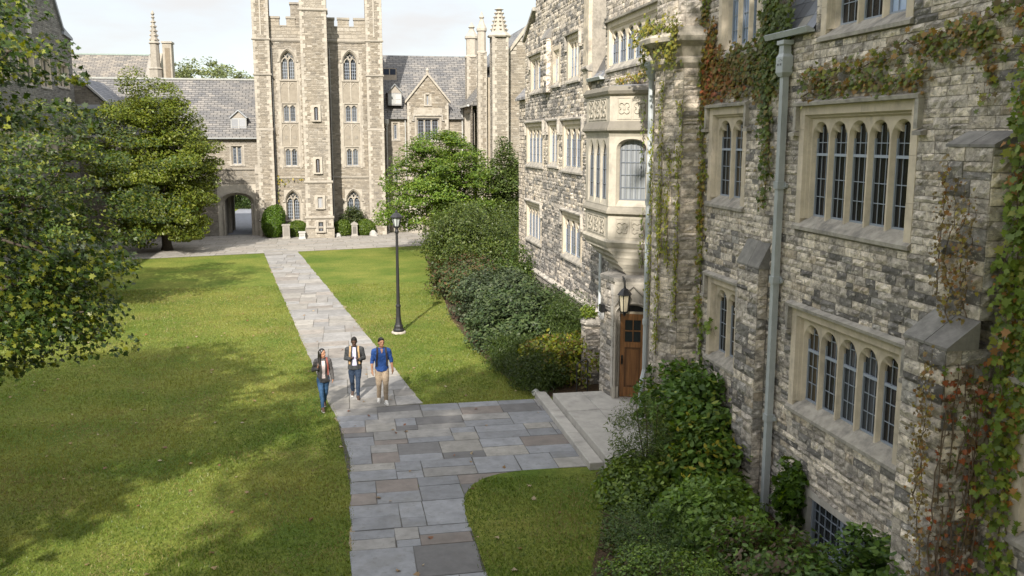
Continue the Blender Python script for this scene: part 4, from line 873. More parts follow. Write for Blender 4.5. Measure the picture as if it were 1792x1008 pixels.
# pale strips that frame the stacked windows, with blind tracery
for a, b, c, d in strip:
    for x0, x1, z0, z1 in ((a - .12, a, c - .1, d), (b, b + .12, c - .1, d)): lm.fbox(TF, x0, x1, -.02, .05, z0, z1, TL_)
    quoin_strip(lm, TF, a - .12, a - .32, c, d + 1.2, -.02, .022, rng, TL_); quoin_strip(lm, TF, b + .12, b + .32, c, d + 1.2, -.02, .022, rng, TL_)
    for z0, z1 in ((6.7, 8.3), (9.9, 11.35)):
        lm.fbox(TF, a, b, -.1, -.03, z0, z1, sc(TL_, .88)); mid = (a + b) / 2; lm.fbox(TF, mid - .04, mid + .04, -.03, .03, z0, z1, TL_)
        for s_ in (-1, 1):
            cc_ = mid + s_ * (b - a) / 4; lm.tube([TF.P(cc_ + x, 0, z) for x, z in arch(.25, z1 - .45, 'point', 8)], .035, 4, TL_)
            if z0 < 8: lm.fbox(TF, cc_ - .12, cc_ + .12, -.03, .02, z0 + .5, z0 + .72, sc(TL_, .7))
mb.build('wall', M['ashlar'], tow); core.build('wall_core', M['tmortar'], tow); lm.build('dressings', M['lime'], tow)
pcs = [(.10, .105, .11), (.04, .044, .05), (.06, .064, .07), (.035, .04, .045)]
for i, g in enumerate(gw): gothic(tow, TF, *g, rng, col=TL_, pane=pcs[i])
for i, g in enumerate(rw): window(tow, TF, *g, 2, rng, kind='round', hood=False, jw=.08, head=.07, sh=.14, rec=.08, col=TL_, pane=lambda k, i=i: sc((.075, .08, .085), (1.15, .8, 1.2, .5)[(i + k) % 4]), vb=1, bz=.26, sillout=.05)
slit(tow, CF, -1.58, 8.55, 9.45, .24, rng, True); slit(tow, CF, -1.58, 4.8, 5.75, .24, rng, True, (.04, .03, .028))
slit(tow, Frame((0, 68.2, 0), (1, 0, 0), (0, -1, 0)), -1.5, 2.25, 3.0, .3, rng, False, (.3, .3, .3)); slit(tow, Frame((0, 68.0, 0), (1, 0, 0), (0, -1, 0)), -1.5, .55, 1.2, .3, rng, False)
mb = MB(); mb.tube([(cx1 + .12, 70.38, .2), (cx1 + .12, 70.38, 13.8)], .05, 6, (.3, .29, .27)); mb.build('rainwater_pipe', M['pipe'], tow)
mb = MB(); mb.tube([(-4.7, 70.36, .2), (-4.7, 70.36, 13.8)], .04, 6, (.2, .2, .2)); mb.build('rainwater_pipe', M['pipe'], tow)
# -------- gate range with the archway, left of the tower
gr = thing('gate_range', (-14, 71.4, 0), 'long grey range with slate roof, small dormer and open pointed archway left of the tower', 'college building')
t2 = tcol(rng, grey=.9); mb = MB(); core = MB(); lm = MB()
GF = Frame((0, 71.4, 0), (1, 0, 0), (0, -1, 0)); AF = Frame((0, 70.9, 0), (1, 0, 0), (0, -1, 0)); BK = Frame((0, 77.5, 0), (1, 0, 0), (0, -1, 0))
AH = (-9.05, -6.25, 0, 3.85)
wallset(mb, core, AF, lambda z: [(-10.9, -5.9)] if z < 3.2 else [(-10.9 + (z - 3.2) * .55, -5.9)], 0, 4.95, [AH], lambda s, z: sc(t2(s, z), .88), rng, step=.4)
wallset(mb, core, GF, lambda z: [(-30, -5.9)], 4.95, 7.3, [(-8.05, -7.05, 5.25, 6.75)], t2, rng)
wallset(mb, core, GF, lambda z: [(-30, -9.6)], 0, 4.95, [], t2, rng)
backing(core, BK, lambda z: [(-30, -5.9)], 0, 7.3, [(-8.6, -6.6, 0, 3.2)], (.3, .28, .25))
core.box(-30, -8.6, 71.8, 77.4, 0, 7.3, (.34, .31, .27)); core.box(-6.6, -5.9, 71.6, 77.4, 0, 7.3, (.34, .31, .27)); core.box(-8.6, -6.6, 71.8, 77.4, 3.35, 7.3, (.34, .31, .27))
core.quad((-10.9, 70.91, 0), (-10.9, 71.4, 0), (-10.9, 71.4, 3.2), (-10.9, 70.91, 3.2), (.34, .31, .27)); core.prism([(-10.9, 70.92, 3.2), (-9.95, 70.92, 4.94), (-5.9, 70.92, 4.94), (-5.9, 71.42, 4.94), (-9.95, 71.42, 4.94), (-10.9, 71.42, 3.2)], (0, 0, .05), (.38, .36, .32))
sq_b = Frame((0, 70.45, 0), (1, 0, 0), (0, -1, 0)); masonry(mb, sq_b, lambda z: [(-11.2, -10.2)], 0, 2.6, [], t2, rng, ch=(.09, .14), out=.018, gap=.02); core.box(-11.2, -10.2, 70.455, 71.3, 0, 2.6, (.34, .31, .27)); lm.prism([(-11.25, 70.38, 2.6), (-11.25, 70.38, 2.68), (-11.25, 70.95, 3.3), (-11.25, 70.95, 2.6)], (1.1, 0, 0), sc(TL_, .7))
masonry(mb, sq_b, lambda z: [(-6.2, -5.45)], 0, 4.6, [], lambda s, z: mixc(t2(s, z), TL_, .45), rng, ch=(.2, .3), out=.018, gap=.02); core.box(-6.2, -5.45, 70.455, 71.3, 0, 4.6, (.34, .31, .27)); lm.prism([(-6.25, 70.38, 4.6), (-6.25, 70.38, 4.7), (-6.25, 70.95, 5.3), (-6.25, 70.95, 4.6)], (.85, 0, 0), sc(TL_, .8))
ledge(lm, sq_b, -6.22, -5.43, 3.4, .16, .08, TL_); ledge(lm, AF, -9.3, -6.25, 4.9, .14, .1, sc(TL_, .65)); ledge(lm, GF, -30, -5.95, 7.18, .14, .1, sc(TL_, .6))
mb.build('wall', M['ashlar'], gr); core.build('wall_core', M['tmortar'], gr); lm.build('dressings', M['lime'], gr)
mb = MB(); light(mb, AF, AH[0], AH[1], 0, AH[3], 1.25, .95, .02, -.4, 'tudor', 2.45, sc(TL_, 1.1), False, -.7)
mb.tube([AF.P(-7.65 + x, .05, z) for x, z in [(-1.3, 2.3)] + arch(1.3, 2.45, 'tudor', 12) + [(1.3, 2.3)]], .06, 5, sc(TL_, .85))
for x in (-8.6, -6.6): mb.tube([AF.P(x - (.03 if x < -7 else -.03), -.1, 0), AF.P(x - (.03 if x < -7 else -.03), -.1, 2.4)], .05, 6, TL_)
light(mb, BK, -8.62, -6.58, 0, 3.3, .99, .97, .1, .05, 'tudor', 2.45, sc(TL_, .8), False, -.05)
mb.build('archway', M['lime'], gr)
for yy in (73.4, 75.4):
    for xa in (-8.6, -6.82): mb = MB(); mb.box(xa, xa + .22, yy, yy + .35, 0, 3.0, sc(TL_, .85)); mb.build('passage_pier', M['lime'], gr)
window(gr, GF, -8.1, -7.0, 5.2, 6.8, 2, rng, kind='flat', cusp=False, hood=False, jw=.14, head=.12, sh=.16, col=TL_, pane=(.05, .055, .06), vb=1, bz=.25)
mb = MB()
for k in range(3): window(gr, GF, -13.5 - k * 3, -12.1 - k * 3, 4.9, 6.6, 3, rng, kind='flat', cusp=False, hood=False, jw=.14, head=.12, sh=.16, col=TL_, vb=1)
RC = (.18, .177, .175)
mb = MB(); mb.prism([(-31, 71.1, 7.25), (-31, 75.9, 11.78), (-31, 80.7, 7.25)], (25.2, 0, 0), RC); mb.build('roof', M['slate'], gr)
mb = MB(); mb.box(-31, -5.85, 75.8, 76.0, 11.74, 11.86, (.34, .35, .33)); mb.build('ridge', M['lead'], gr)
mb = MB(); mb.box(-30, -5.9, 71.0, 71.12, 7.2, 7.3, (.28, .29, .29)); mb.build('gutter', M['pipe'], gr)
def dormer(par, x0, x1, y, z0, z1, ridge, colw, roofc, pane):
    o = MB(); o.box(x0, x1, y, y + 2.2, z0, z1, colw); d = o.build('dormer', M['lead'], par); c = (x0 + x1) / 2
    o = MB(); e = .1; o.prism([(x0 - e, y - .15, z1), (c, y - .15, ridge), (x1 + e, y - .15, z1), (x1 + e - .1, y - .15, z1), (c, y - .15, ridge - .09), (x0 - e + .1, y - .15, z1)], (0, 2.6, 0), roofc); o.prism([(x0, y - .01, z1), (c, y - .01, ridge - .06), (x1, y - .01, z1)], (0, 2.3, 0), (.3, .27, .23)); o.build('dormer_roof', M['lead'], d)
    o = MB(); w = (x1 - x0 - .24) / 2
    for k in range(2): o.box(x0 + .08 + k * (w + .08), x0 + .08 + k * (w + .08) + w, y - .012, y - .006, z0 + .12, z1 - .1, pane if k else sc(pane, .8))
    o.build('pane', M['glass'], d); o = MB()
    for k in range(2):
        a = x0 + .08 + k * (w + .08); o.box(a, a + w, y - .03, y - .013, (z0 + z1) / 2 - .02, (z0 + z1) / 2 + .02, (.35, .35, .34))
        o.box(a - .04, a, y - .035, y - .004, z0 + .08, z1 - .06, (.36, .36, .35)); o.box(a + w, a + w + .04, y - .035, y - .004, z0 + .08, z1 - .06, (.36, .36, .35))
    o.build('window_frame', M['frame'], d)
dormer(gr, -7.95, -6.8, 71.9, 7.5, 8.75, 9.35, (.36, .37, .37), (.34, .36, .38), (.33, .34, .36))
# gabled bay where the range meets the left hall
lm = MB(); mb = MB(); core = MB()
VF = Frame((0, 67.6, 0), (1, 0, 0), (0, -1, 0))
def gsp(z): return [(-19.2, -15.5)] if z < 9.4 else [(-17.35 - (11.2 - z) * 1.03, -17.35 + (11.2 - z) * 1.03)]
wallset(mb, core, VF, gsp, 0, 11.1, [(-17.0, -15.85, 7.3, 8.9)], lambda s, z: sc(t2(s, z), .8), rng, step=.25)
core.quad((-15.5, 67.6, 0), (-15.5, 71.4, 0), (-15.5, 71.4, 9.4), (-15.5, 67.6, 9.4), (.33, .3, .26))
lm.box(-17.4, -15.35, 67.35, 67.6, 9.2, 9.5, (.36, .37, .39)); mb.build('bay_wall', M['ashlar'], gr); core.build('bay_core', M['tmortar'], gr)
lm.prism([(-15.35, 67.45, 9.4), (-15.35, 67.45, 9.55), (-17.35, 67.45, 11.5), (-17.35, 67.45, 11.3)], (0, .3, 0), (.40, .39, .37)); lm.build('bay_coping', M['lead'], gr)
mb = MB(); mb.prism([(-15.2, 67.76, 9.38), (-17.35, 67.76, 11.35), (-19.3, 67.76, 9.38)], (0, 7.0, 0), (.17, .18, .205)); mb.build('bay_roof', M['slate'], gr)
window(gr, VF, -17.05, -15.8, 7.25, 8.95, 2, rng, kind='flat', cusp=False, hood=False, jw=.14, head=.12, sh=.16, col=TL_, vb=1)
# -------- east range right of the tower
er = thing('residence_range', (6.5, 72, 0), 'tan stone range with slate roof, pointed gable and small dormer between tower and chapel', 'college building')
t3 = tcol(rng, grey=.35); mb = MB(); core = MB(); lm = MB()
EF = Frame((0, 72, 0), (1, 0, 0), (0, -1, 0)); GG = Frame((0, 71.7, 0), (1, 0, 0), (0, -1, 0))
core.box(3.4, 9.5, 72.5, 80, 0, 8.6, (.3, .27, .22))
for a_, b_ in ((3.33, 5.2), (8.4, 9.6)): wallset(mb, core, EF, lambda z: [(a_, b_)], 0, 8.8, [(4.0, 4.6, 7.1, 8.5), (4.0, 4.6, 3.9, 5.2)] if a_ < 5 else [], t3, rng)
gsp2 = lambda z: [(5.2, 8.4)] if z < 10.0 else [(6.8 - (12.0 - z) * .8, 6.8 + (12.0 - z) * .8)]
wallset(mb, core, GG, gsp2, 0, 11.9, [(5.8, 7.8, 7.0, 8.9), (6.55, 7.05, 9.75, 10.65), (5.8, 7.8, 3.0, 5.0)], t3, rng, step=.2)
for x in (5.2, 8.4): core.quad((x, 71.7, 0), (x, 72, 0), (x, 72, 10), (x, 71.7, 10), (.28, .25, .205))
quoin_strip(lm, GG, 5.2, 5.5, 0, 10, -.02, .022, rng, TL_); quoin_strip(lm, GG, 8.4, 8.1, 0, 10, -.02, .022, rng, TL_)
lm.fbox(GG, 5.7, 7.9, -.02, .02, 9.0, 9.55, sc(TL_, .95))
for s_ in (-1, 1): lm.prism([(6.8 + s_ * 1.75, 71.55, 9.9), (6.8 + s_ * 1.75, 71.55, 10.08), (6.8, 71.55, 12.25), (6.8, 71.55, 12.02)], (0, .5, 0), TL_)
lm.lathe((6.8, 71.75, 12.1), [(.12, 0), (.1, .2), (.14, .3), (.02, .5)], 8, TL_); ledge(lm, EF, 3.4, 5.15, 8.66, .16, .12, (.2, .21, .19))
mb.build('wall', M['ashlar'], er); core.build('wall_core', M['tmortar'], er); lm.build('dressings', M['lime'], er)
window(er, GG, 5.75, 7.85, 6.95, 8.95, 3, rng, kind='tudor', cusp=False, hood=True, jw=.16, head=.14, sh=.16, col=TL_, pane=(.05, .05, .052), vb=1, bz=.27, hooddrop=.3)
window(er, GG, 5.75, 7.85, 2.95, 5.05, 3, rng, kind='tudor', cusp=False, hood=False, jw=.16, head=.14, sh=.16, col=TL_, vb=1)
window(er, GG, 6.5, 7.1, 9.7, 10.7, 1, rng, kind='flat', cusp=False, hood=False, jw=.13, head=.12, sh=.14, col=TL_, vb=1)
window(er, EF, 3.95, 4.65, 7.05, 8.55, 1, rng, kind='tudor', cusp=False, hood=False, jw=.14, head=.12, sh=.16, col=TL_, pane=(.05, .052, .055), vb=1)
window(er, EF, 3.95, 4.65, 3.85, 5.25, 1, rng, kind='tudor', cusp=False, hood=False, jw=.14, head=.12, sh=.16, col=TL_, vb=1)
mb = MB(); mb.prism([(3.3, 71.7, 8.7), (3.3, 77.2, 13.95), (3.3, 82.7, 8.7)], (14, 0, 0), (.18, .177, .175)); mb.build('roof', M['slate'], er)
mb = MB(); mb.prism([(5.1, 71.9, 10.0), (6.8, 71.9, 12.0), (8.5, 71.9, 10.0)], (0, 4.5, 0), (.29, .275, .25)); mb.build('gable_roof', M['slate'], er)
dormer(er, 3.78, 4.85, 72.2, 9.75, 10.7, 11.4, (.25, .25, .25), (.2, .21, .22), (.42, .43, .42))
mb = MB(); mb.box(3.55, 4.65, 75.0, 76.6, 11.4, 12.75, (.42, .36, .29)); d_ = mb.build('roof_light', M['lead'], er)
mb = MB(); mb.box(3.62, 4.06, 74.985, 74.995, 12.25, 12.7, (.05, .06, .09)); mb.box(4.14, 4.58, 74.985, 74.995, 12.25, 12.7, (.05, .06, .09)); mb.build('pane', M['glass'], d_)
mb = MB(); mb.tube([(3.62, 71.8, 0), (3.62, 71.8, 8.2)], .055, 6, (.5, .5, .47)); mb.lathe((3.62, 71.8, 8.2), [(.06, 0), (.16, .15), (.2, .4), (.2, .5)], 8, (.5, .5, .47)); mb.build('rainwater_pipe', M['pipe'], er)
mb = MB(); mb.tube([(5.05, 71.85, 0), (5.05, 71.85, 8.6)], .045, 6, (.42, .42, .4)); mb.build('rainwater_pipe', M['pipe'], er)
mb = MB(); light(mb, EF, 3.9, 5.15, 0, 3.1, .42, .36, .03, -.2, 'point', 1.8, TL_, False, -.4); mb.tube([EF.P(4.52 + x, .06, z) for x, z in arch(.5, 1.8, 'point', 10)], .05, 5, TL_); d_ = mb.build('doorway', M['lime'], er)
mb = MB(); mb.fbox(EF, 3.95, 5.1, -.4, -.36, 0, 3, (.05, .045, .04)); mb.build('door', M['wood'], d_)
mb = MB(); mb.lathe((5.75, 71.0, 0), [(.62, 0), (.62, .5), (.52, .6), (.5, 1.5), (.35, 1.8), (.1, 2.2)], 8, TL_); mb.build('buttress', M['lime'], er)
# return wing with tall windows facing the court
RF = Frame((9.6, 0, 0), (0, 1, 0), (-1, 0, 0)); mb = MB(); core = MB()
wallset(mb, core, RF, lambda z: [(67.2, 72)], 0, 9.7, [(68.0, 71.2, 6.8, 9.3)], t3, rng); mb.build('return_wall', M['ashlar'], er); core.build('return_core', M['tmortar'], er)
window(er, RF, 67.95, 71.25, 6.75, 9.35, 5, rng, kind='flat', cusp=False, hood=False, jw=.18, head=.14, sh=.2, col=TL_, vb=1, pane=(.1, .1, .1))
mb = MB(); mb.prism([(9.4, 67.2, 9.6), (12.6, 67.2, 13.4), (15.8, 67.2, 9.6)], (0, 9, 0), (.19, .187, .18)); mb.build('return_roof', M['slate'], er)
mb = MB(); mb.box(9.25, 9.4, 67.2, 72, 9.55, 9.68, (.5, .5, .48)); mb.tube([(9.5, 71.9, .2), (9.5, 71.9, 9.6)], .05, 6, (.5, .5, .48)); mb.build('gutter', M['pipe'], er)
# -------- chapel with pinnacled turrets
ch_ = thing('chapel', (13, 63, 0), 'tan stone chapel end with steep gable and tall turrets topped by carved pinnacles', 'chapel')
t4 = tcol(rng, grey=.55); mb = MB(); core = MB(); lm = MB()
KF = Frame((0, 63, 0), (1, 0, 0), (0, -1, 0))
ksp = lambda z: [(11.2, 16.0)] if z < 12.6 else [(13.3 - (15.2 - z) * .76, 13.3 + (15.2 - z) * .76)]
wallset(mb, core, KF, ksp, 0, 15.0, [], t4, rng, step=.2)
for s_ in (-1, 1): lm.prism([(13.3 + s_ * 2.1, 62.85, 12.5), (13.3 + s_ * 2.1, 62.85, 12.75), (13.3, 62.85, 15.5), (13.3, 62.85, 15.2)], (0, .6, 0), TL_)
lm.lathe((13.3, 63.1, 15.3), [(.14, 0), (.12, .15), (.22, .22), (.12, .32), (.03, .55)], 8, TL_)
for k in range(8):
    z = 12.7 + k * .3; x = 13.3 - (15.2 - z) * .76; lm.fbox(KF, x, x + .25 + .2 * (k % 2), -.02, .03, z - .1, z + .12, TL_)
core.box(10.4, 13.5, 66.9, 70, 0, 11.6, (.38, .33, .26)); core.quad((11.2, 63.9, 0), (11.2, 63, 0), (11.2, 63, 12.5), (11.2, 63.9, 12.5), (.28, .25, .205))
def turret(x0, x1, y, z1, ztop, crockets, octo=False):
    w = x1 - x0; c = ((x0 + x1) / 2, y + w / 2)
    for F_ in (Frame((x0, y, 0), (1, 0, 0), (0, -1, 0)), Frame((x0, y, 0), (0, 1, 0), (-1, 0, 0))):
        masonry(mb, F_, lambda z: [(.02, w - .02)], 0, z1, [], t4, rng, ch=(.09, .14), sl=(.2, .4), out=.015, gap=.02, split=.05); quoin_strip(lm, F_, 0, .3, 0, z1, -.02, .02, rng, TL_); quoin_strip(lm, F_, w, w - .2, 0, z1, -.02, .02, rng, TL_, short=.4)
    core.box(x0 + .004, x1 - .004, y + .004, y + w, 0, z1, (.28, .25, .205)); h = ztop - z1; r_ = w * .56
    if octo:
        lm.lathe((*c, z1), [(r_ * 1.15, 0), (r_ * 1.15, .12), (r_ * .92, .2), (r_ * .92, h * .52), (r_ * 1.12, h * .54), (r_ * 1.1, h * .6), (r_ * .6, h * .72), (r_ * .32, h * .82), (r_ * .55, h * .86), (r_ * .3, h * .92), (.02, h)], 8, TL_, R(22.5))
    else:
        lm.lathe((*c, z1), [(r_ * 1.3, 0), (r_ * 1.38, .1), (r_ * 1.1, .28), (r_ * .95, .35), (r_ * .3, h * .85), (r_ * .3, h * .88), (r_ * .55, h * .91), (r_ * .2, h * .95), (.02, h)], 8, TL_, R(22.5))
        for k in range(crockets):
            t = (k + .6) / crockets * .8; rr = r_ * (.98 - .72 * t)
            for q in range(8): a = q * math.pi / 4; p = (c[0] + rr * math.cos(a), c[1] + rr * math.sin(a), z1 + .35 + (h - .35) * t); lm.lathe((p[0], p[1], p[2] - .05), [(.02, 0), (.09, .06), (.05, .13), (.01, .15)], 5, sc(TL_, .92))
turret(9.98, 10.6, 66.5, 13.25, 16.2, 0, True); turret(10.28, 11.36, 62.0, 13.95, 15.95, 5); turret(10.0, 10.9, 72.6, 13.5, 16.2, 0, True)
mb.build('wall', M['ashlar'], ch_); core.build('wall_core', M['tmortar'], ch_); lm.build('dressings', M['lime'], ch_)
mb = MB(); mb.prism([(11.1, 63.3, 12.5), (13.3, 63.3, 15.15), (15.5, 63.3, 12.5)], (0, 14, 0), (.2, .205, .21)); mb.build('roof', M['slate'], ch_)
# -------- left hall, mostly behind trees
lh = thing('gabled_hall', (-17.5, 56, 0), 'grey stone hall with steep gable rising behind the trees along the left', 'college building')
t5 = lambda s, z: sc(mixc(t2(s, z), (.25, .25, .25), .5), rng.uniform(.6, 1.2)); LF = Frame((-17.5, 0, 0), (0, 1, 0), (1, 0, 0)); mb = MB(); core = MB(); lm = MB()
def lsp(z):
    if z < 12: return [(36, 67.2)]
    if z < 14.0: return [(49.5, 67.2)]
    return [(50.7 + (z - 14.0) * .85, 65.4 - (z - 14.0) * .85)]
lw = [(63.6, 66.2, 10.4, 12.1), (60.2, 62.3, 10.2, 12.2), (56.3, 59.2, 10.2, 12.2), (52.5, 55, 10.2, 12.2)] + [(y, y + 2.2, z, z + 1.8) for y in (63.6, 60.2, 56.3, 52.5, 48, 44, 40) for z in (2.4, 6.2)]
lwh = [(a + .02, b - .02, c + .02, d - .02) for a, b, c, d in lw]
wallset(mb, core, LF, lsp, 0, 20, lwh, t5, rng, cc=(.25, .245, .235), step=.5)
core.quad((-17.5, 67.2, 0), (-27, 67.2, 0), (-27, 67.2, 14), (-17.5, 67.2, 14), (.27, .26, .24)); core.box(-27, -17.9, 36.1, 67.1, 0, 12, (.27, .26, .24)); core.prism([(-18, 65.4, 14), (-18, 58, 22), (-18, 50.7, 14), (-18, 50.7, 11), (-18, 65.4, 11)], (-9, 0, 0), (.2, .2, .21))
lm.prism([(-17.35, 65.4, 14.0), (-17.35, 65.4, 14.3), (-17.35, 60.2, 20.4), (-17.35, 60.0, 20.2)], (-.7, 0, 0), (.30, .31, .34)); lm.prism([(-17.35, 67.3, 13.7), (-17.35, 67.3, 13.85), (-17.35, 65.3, 14.35), (-17.35, 65.3, 13.9)], (-.7, 0, 0), (.30, .31, .34))
lm.fbox(LF, 58.0, 58.7, 0, .15, 13.2, 14.6, LIMEG); lm.tube([LF.P(58.35 + x, .16, z) for x, z in arch(.42, 14.4, 'point', 10)], .08, 5, LIMEG)
mb.build('wall', M['ashlar'], lh); core.build('wall_core', M['tmortar'], lh); lm.build('coping', M['lead'], lh)
for a, b, c, d in lw: window(lh, LF, a, b, c, d, 3 if b - a > 2.15 else 2, rng, kind='flat', cusp=False, jw=.2, head=.18, sh=.18, vb=1, hooddrop=.25, bars=False, pane=(.06, .065, .07))
mb = MB(); mb.prism([(-17.3, 36, 11.9), (-22, 36, 16.5), (-27, 36, 11.9)], (0, 14, 0), (.17, .18, .2)); mb.build('roof', M['slate'], lh)
# -------- great hall behind, with spire and chimney
gh = thing('great_hall', (-22, 88, 0), 'distant hall roof with carved pinnacle and chimney showing above the gate range', 'college building')
mb = MB(); mb.box(-44, -16.6, 87, 97, 0, 11, (.36, .32, .26)); mb.prism([(-16.5, 86.9, 10.8), (-16.5, 92, 15.1), (-16.5, 97.1, 10.8), (-16.5, 97.1, 10.0), (-16.5, 86.9, 10.0)], (.5, 0, 0), (.33, .3, .25)); mb.build('wall', M['ashlar'], gh)
mb = MB(); mb.prism([(-44, 86.6, 10.7), (-44, 92, 14.9), (-44, 97.4, 10.7)], (27.5, 0, 0), (.215, .20, .18)); mb.build('roof', M['slate'], gh)
mb = MB(); mb.box(-44, -16.5, 91.9, 92.1, 14.85, 14.97, (.24, .30, .27)); mb.build('ridge', M['lead'], gh)
mb = MB(); c = (-15.75, 87, 0); mb.lathe((-15.75, 87, 10), [(.55, 0), (.55, 3.2), (.62, 3.3), (.42, 3.45), (.38, 5.4), (.5, 5.5), (.33, 5.7), (.08, 7.6), (.17, 7.7), (.06, 7.85), (.17, 8.0), (.02, 8.3)], 8, sc(TL_, .8), R(22.5))
for k in range(5):
    t = k / 5; rr = .34 - .25 * t
    for q in range(4): a = q * math.pi / 2 + .4; mb.lathe((-15.75 + rr * math.cos(a), 87 + rr * math.sin(a), 15.7 + 1.9 * t), [(.02, 0), (.12, .08), (.06, .18), (.01, .2)], 5, sc(TL_, .85))
mb.prism([(-16.7, 87, 10), (-16.7, 87, 12.6), (-16.2, 87, 14.6), (-15.9, 87, 12.2), (-15.9, 87, 10)], (0, .8, 0), (.36, .34, .31)); mb.build('pinnacle', M['lime'], gh)
mb = MB(); mb.box(-15.05, -14.3, 86.6, 87.8, 9, 15.5, (.33, .295, .24)); mb.box(-14.85, -14.45, 86.57, 86.6, 12.3, 15.1, (.2, .165, .12)); mb.box(-15.12, -14.22, 86.5, 87.9, 15.5, 15.65, TL_); mb.box(-15.12, -14.2, 86.45, 87.9, 9, 12.0, TL_); mb.build('chimney', M['lime'], gh)
# ---------------------------------------------------------------- trees, shrubs, ivy, grass
SHAPES = {
    'diamond': [(-.5, 0), (-.05, -.27), (.5, 0), (-.05, .27)],
    'oval': [(-.5, 0), (-.25, -.22), (.15, -.24), (.5, 0), (.15, .24), (-.25, .22)],
    'maple': [(-.5, 0), (-.28, -.16), (-.34, -.5), (-.04, -.3), (.1, -.52), (.2, -.2), (.55, 0), (.2, .2), (.1, .52), (-.04, .3), (-.34, .5), (-.28, .16)],
    'needle': [(-.5, 0), (0, -.1), (.5, 0), (0, .1)],
}
def unit(v): return v / np.maximum(np.linalg.norm(v, axis=1, keepdims=True), 1e-9)
def leaves(name, P, Nn, S, C, shape, mat, parent=None, loc=None, rs=None, down=None):
    """P positions, Nn normals, S sizes, C colours; down = preferred tip direction"""
    rs = rs or np.random.RandomState(1); n = len(P); sh = np.array(SHAPES[shape]); k = len(sh)
    Nn = unit(Nn); r_ = rs.normal(size=(n, 3)) if down is None else np.array(down) + rs.normal(size=(n, 3)) * .45
    T = unit(np.cross(np.cross(Nn, r_), Nn)); B = np.cross(Nn, T)
    fold = np.abs(sh[:, 1])[None, :, None] * Nn[:, None, :] * -.35
    V = P[:, None, :] + (sh[None, :, 0, None] * T[:, None, :] + sh[None, :, 1, None] * B[:, None, :] + fold) * S[:, None, None]
    return arr_mesh(name, V.reshape(-1, 3), k, np.repeat(C, k, axis=0), mat, parent, loc)
def pal(rs, n, cols, w=None, var=.18, clump=None):
    cols = np.array(cols); i = rs.choice(len(cols), n, p=w); c = cols[i] * rs.uniform(1 - var, 1 + var, (n, 1))
    if clump is not None: c = c * clump[:, None]
    return np.clip(c, .002, 1)
def lumpy(rs, D, n=9, amp=.3):
    k = unit(rs.normal(size=(n, 3))); a = rs.uniform(-.6, 1, n); w = np.exp((D @ k.T - 1) * 5); return 1 + amp * (w * a).sum(1)
def crown_pts(rs, c, rad, nc, per, cs, flat=.45, zmin=-9, shell=.45, amp=.3, inner=.25):
    D = unit(rs.normal(size=(nc, 3))); rr = lumpy(rs, D, 10, amp); f = np.where(rs.rand(nc) < inner, rs.uniform(.15, .6, nc), rs.uniform(shell, 1, nc) ** .6)
    Q = np.array(c) + D * np.array(rad) * (rr * f)[:, None]; Q = Q[Q[:, 2] > zmin]; return Q
def clump_leaves(rs, Q, c, per, cs, flat, out=.55, up=.75, jit=.55):
    n = len(Q) * per; q = np.repeat(Q, per, axis=0); sz = np.repeat(rs.uniform(.65, 1.3, len(Q)), per)[:, None]
    off = rs.normal(size=(n, 3)); off = off / np.maximum(1, np.linalg.norm(off, axis=1, keepdims=True) / 1.5)
    o = q - np.array(c); o = unit(o); P = q + off * sz * cs * np.array([1, 1, flat]); P[:, 2] -= (np.linalg.norm(off[:, :2], axis=1) ** 2) * cs * .12
    N_ = o * out + np.array([0, 0, up]) + rs.normal(size=(n, 3)) * jit; ck = np.repeat(rs.uniform(.78, 1.22, len(Q)), per); return P, N_, ck
def limb(mb, a, b, r0, r1, rs, sag=.0, n=5, col=(.09, .075, .06)):
    a, b = np.array(a, float), np.array(b, float); L_ = np.linalg.norm(b - a); pts = []; w = rs.normal(size=3) * L_ * .06
    for i in range(n + 1): t = i / n; pts.append(a + (b - a) * t + w * math.sin(math.pi * t) + np.array([0, 0, -sag * L_ * (t * t - t)]))
    mb.tube(pts, [r0 + (r1 - r0) * i / n for i in range(n + 1)], 6, col)
def tree(name, label, base, c, rad, nc, per, cs, leaf, cols, seed, trunk=.3, group=None, shape='diamond', flat=.45, amp=.3, zmin=-9, cat='tree', limbs=26, w=None, extra=None, shell=.45, bark=(.09, .075, .06), up=.75, inner=.25, cone=0):
    rs = np.random.RandomState(seed); t = thing(name, base, label, cat, group)
    Q = crown_pts(rs, c, rad, nc, per, cs, flat, zmin, shell, amp, inner)
    if cone:
        t_ = (Q[:, 2] - c[2]) / rad[2]; k_ = 1 - cone * t_; Q[:, 0] = c[0] + (Q[:, 0] - c[0]) * k_; Q[:, 1] = c[1] + (Q[:, 1] - c[1]) * k_
    if extra is not None: Q = np.vstack([Q, extra(rs)])
    P, N_, ck = clump_leaves(rs, Q, c, per, cs, flat, up=up); n = len(P)
    leaves('crown', P, N_, rs.uniform(.7, 1.25, n) * leaf, pal(rs, n, cols, w, .2, ck), shape, M['leaf'], t, rs=rs)
    mb = MB(); top = np.array(c, float); b = np.array(base, float); fork = b + (top - b) * .38 + np.array([0, 0, .2])
    mb.tube([b - np.array([0, 0, .1]), b + (fork - b) * .15, b + (fork - b) * .6, fork, fork + (top - fork) * .6, top + np.array([0, 0, rad[2] * .5])], [trunk * 1.5, trunk * 1.05, trunk * .9, trunk * .75, trunk * .45, trunk * .12], 9, bark); mb.build('trunk', M['bark'], t, smooth=True)
    mb = MB()
    for k in rs.choice(len(Q), min(limbs, len(Q)), replace=False):
        q = Q[k]; st_ = fork + (top - fork) * rs.uniform(0, .9); limb(mb, st_, q, trunk * rs.uniform(.22, .4), trunk * .05, rs, .08, col=bark)
    mb.build('limbs', M['bark'], t, smooth=True); return t
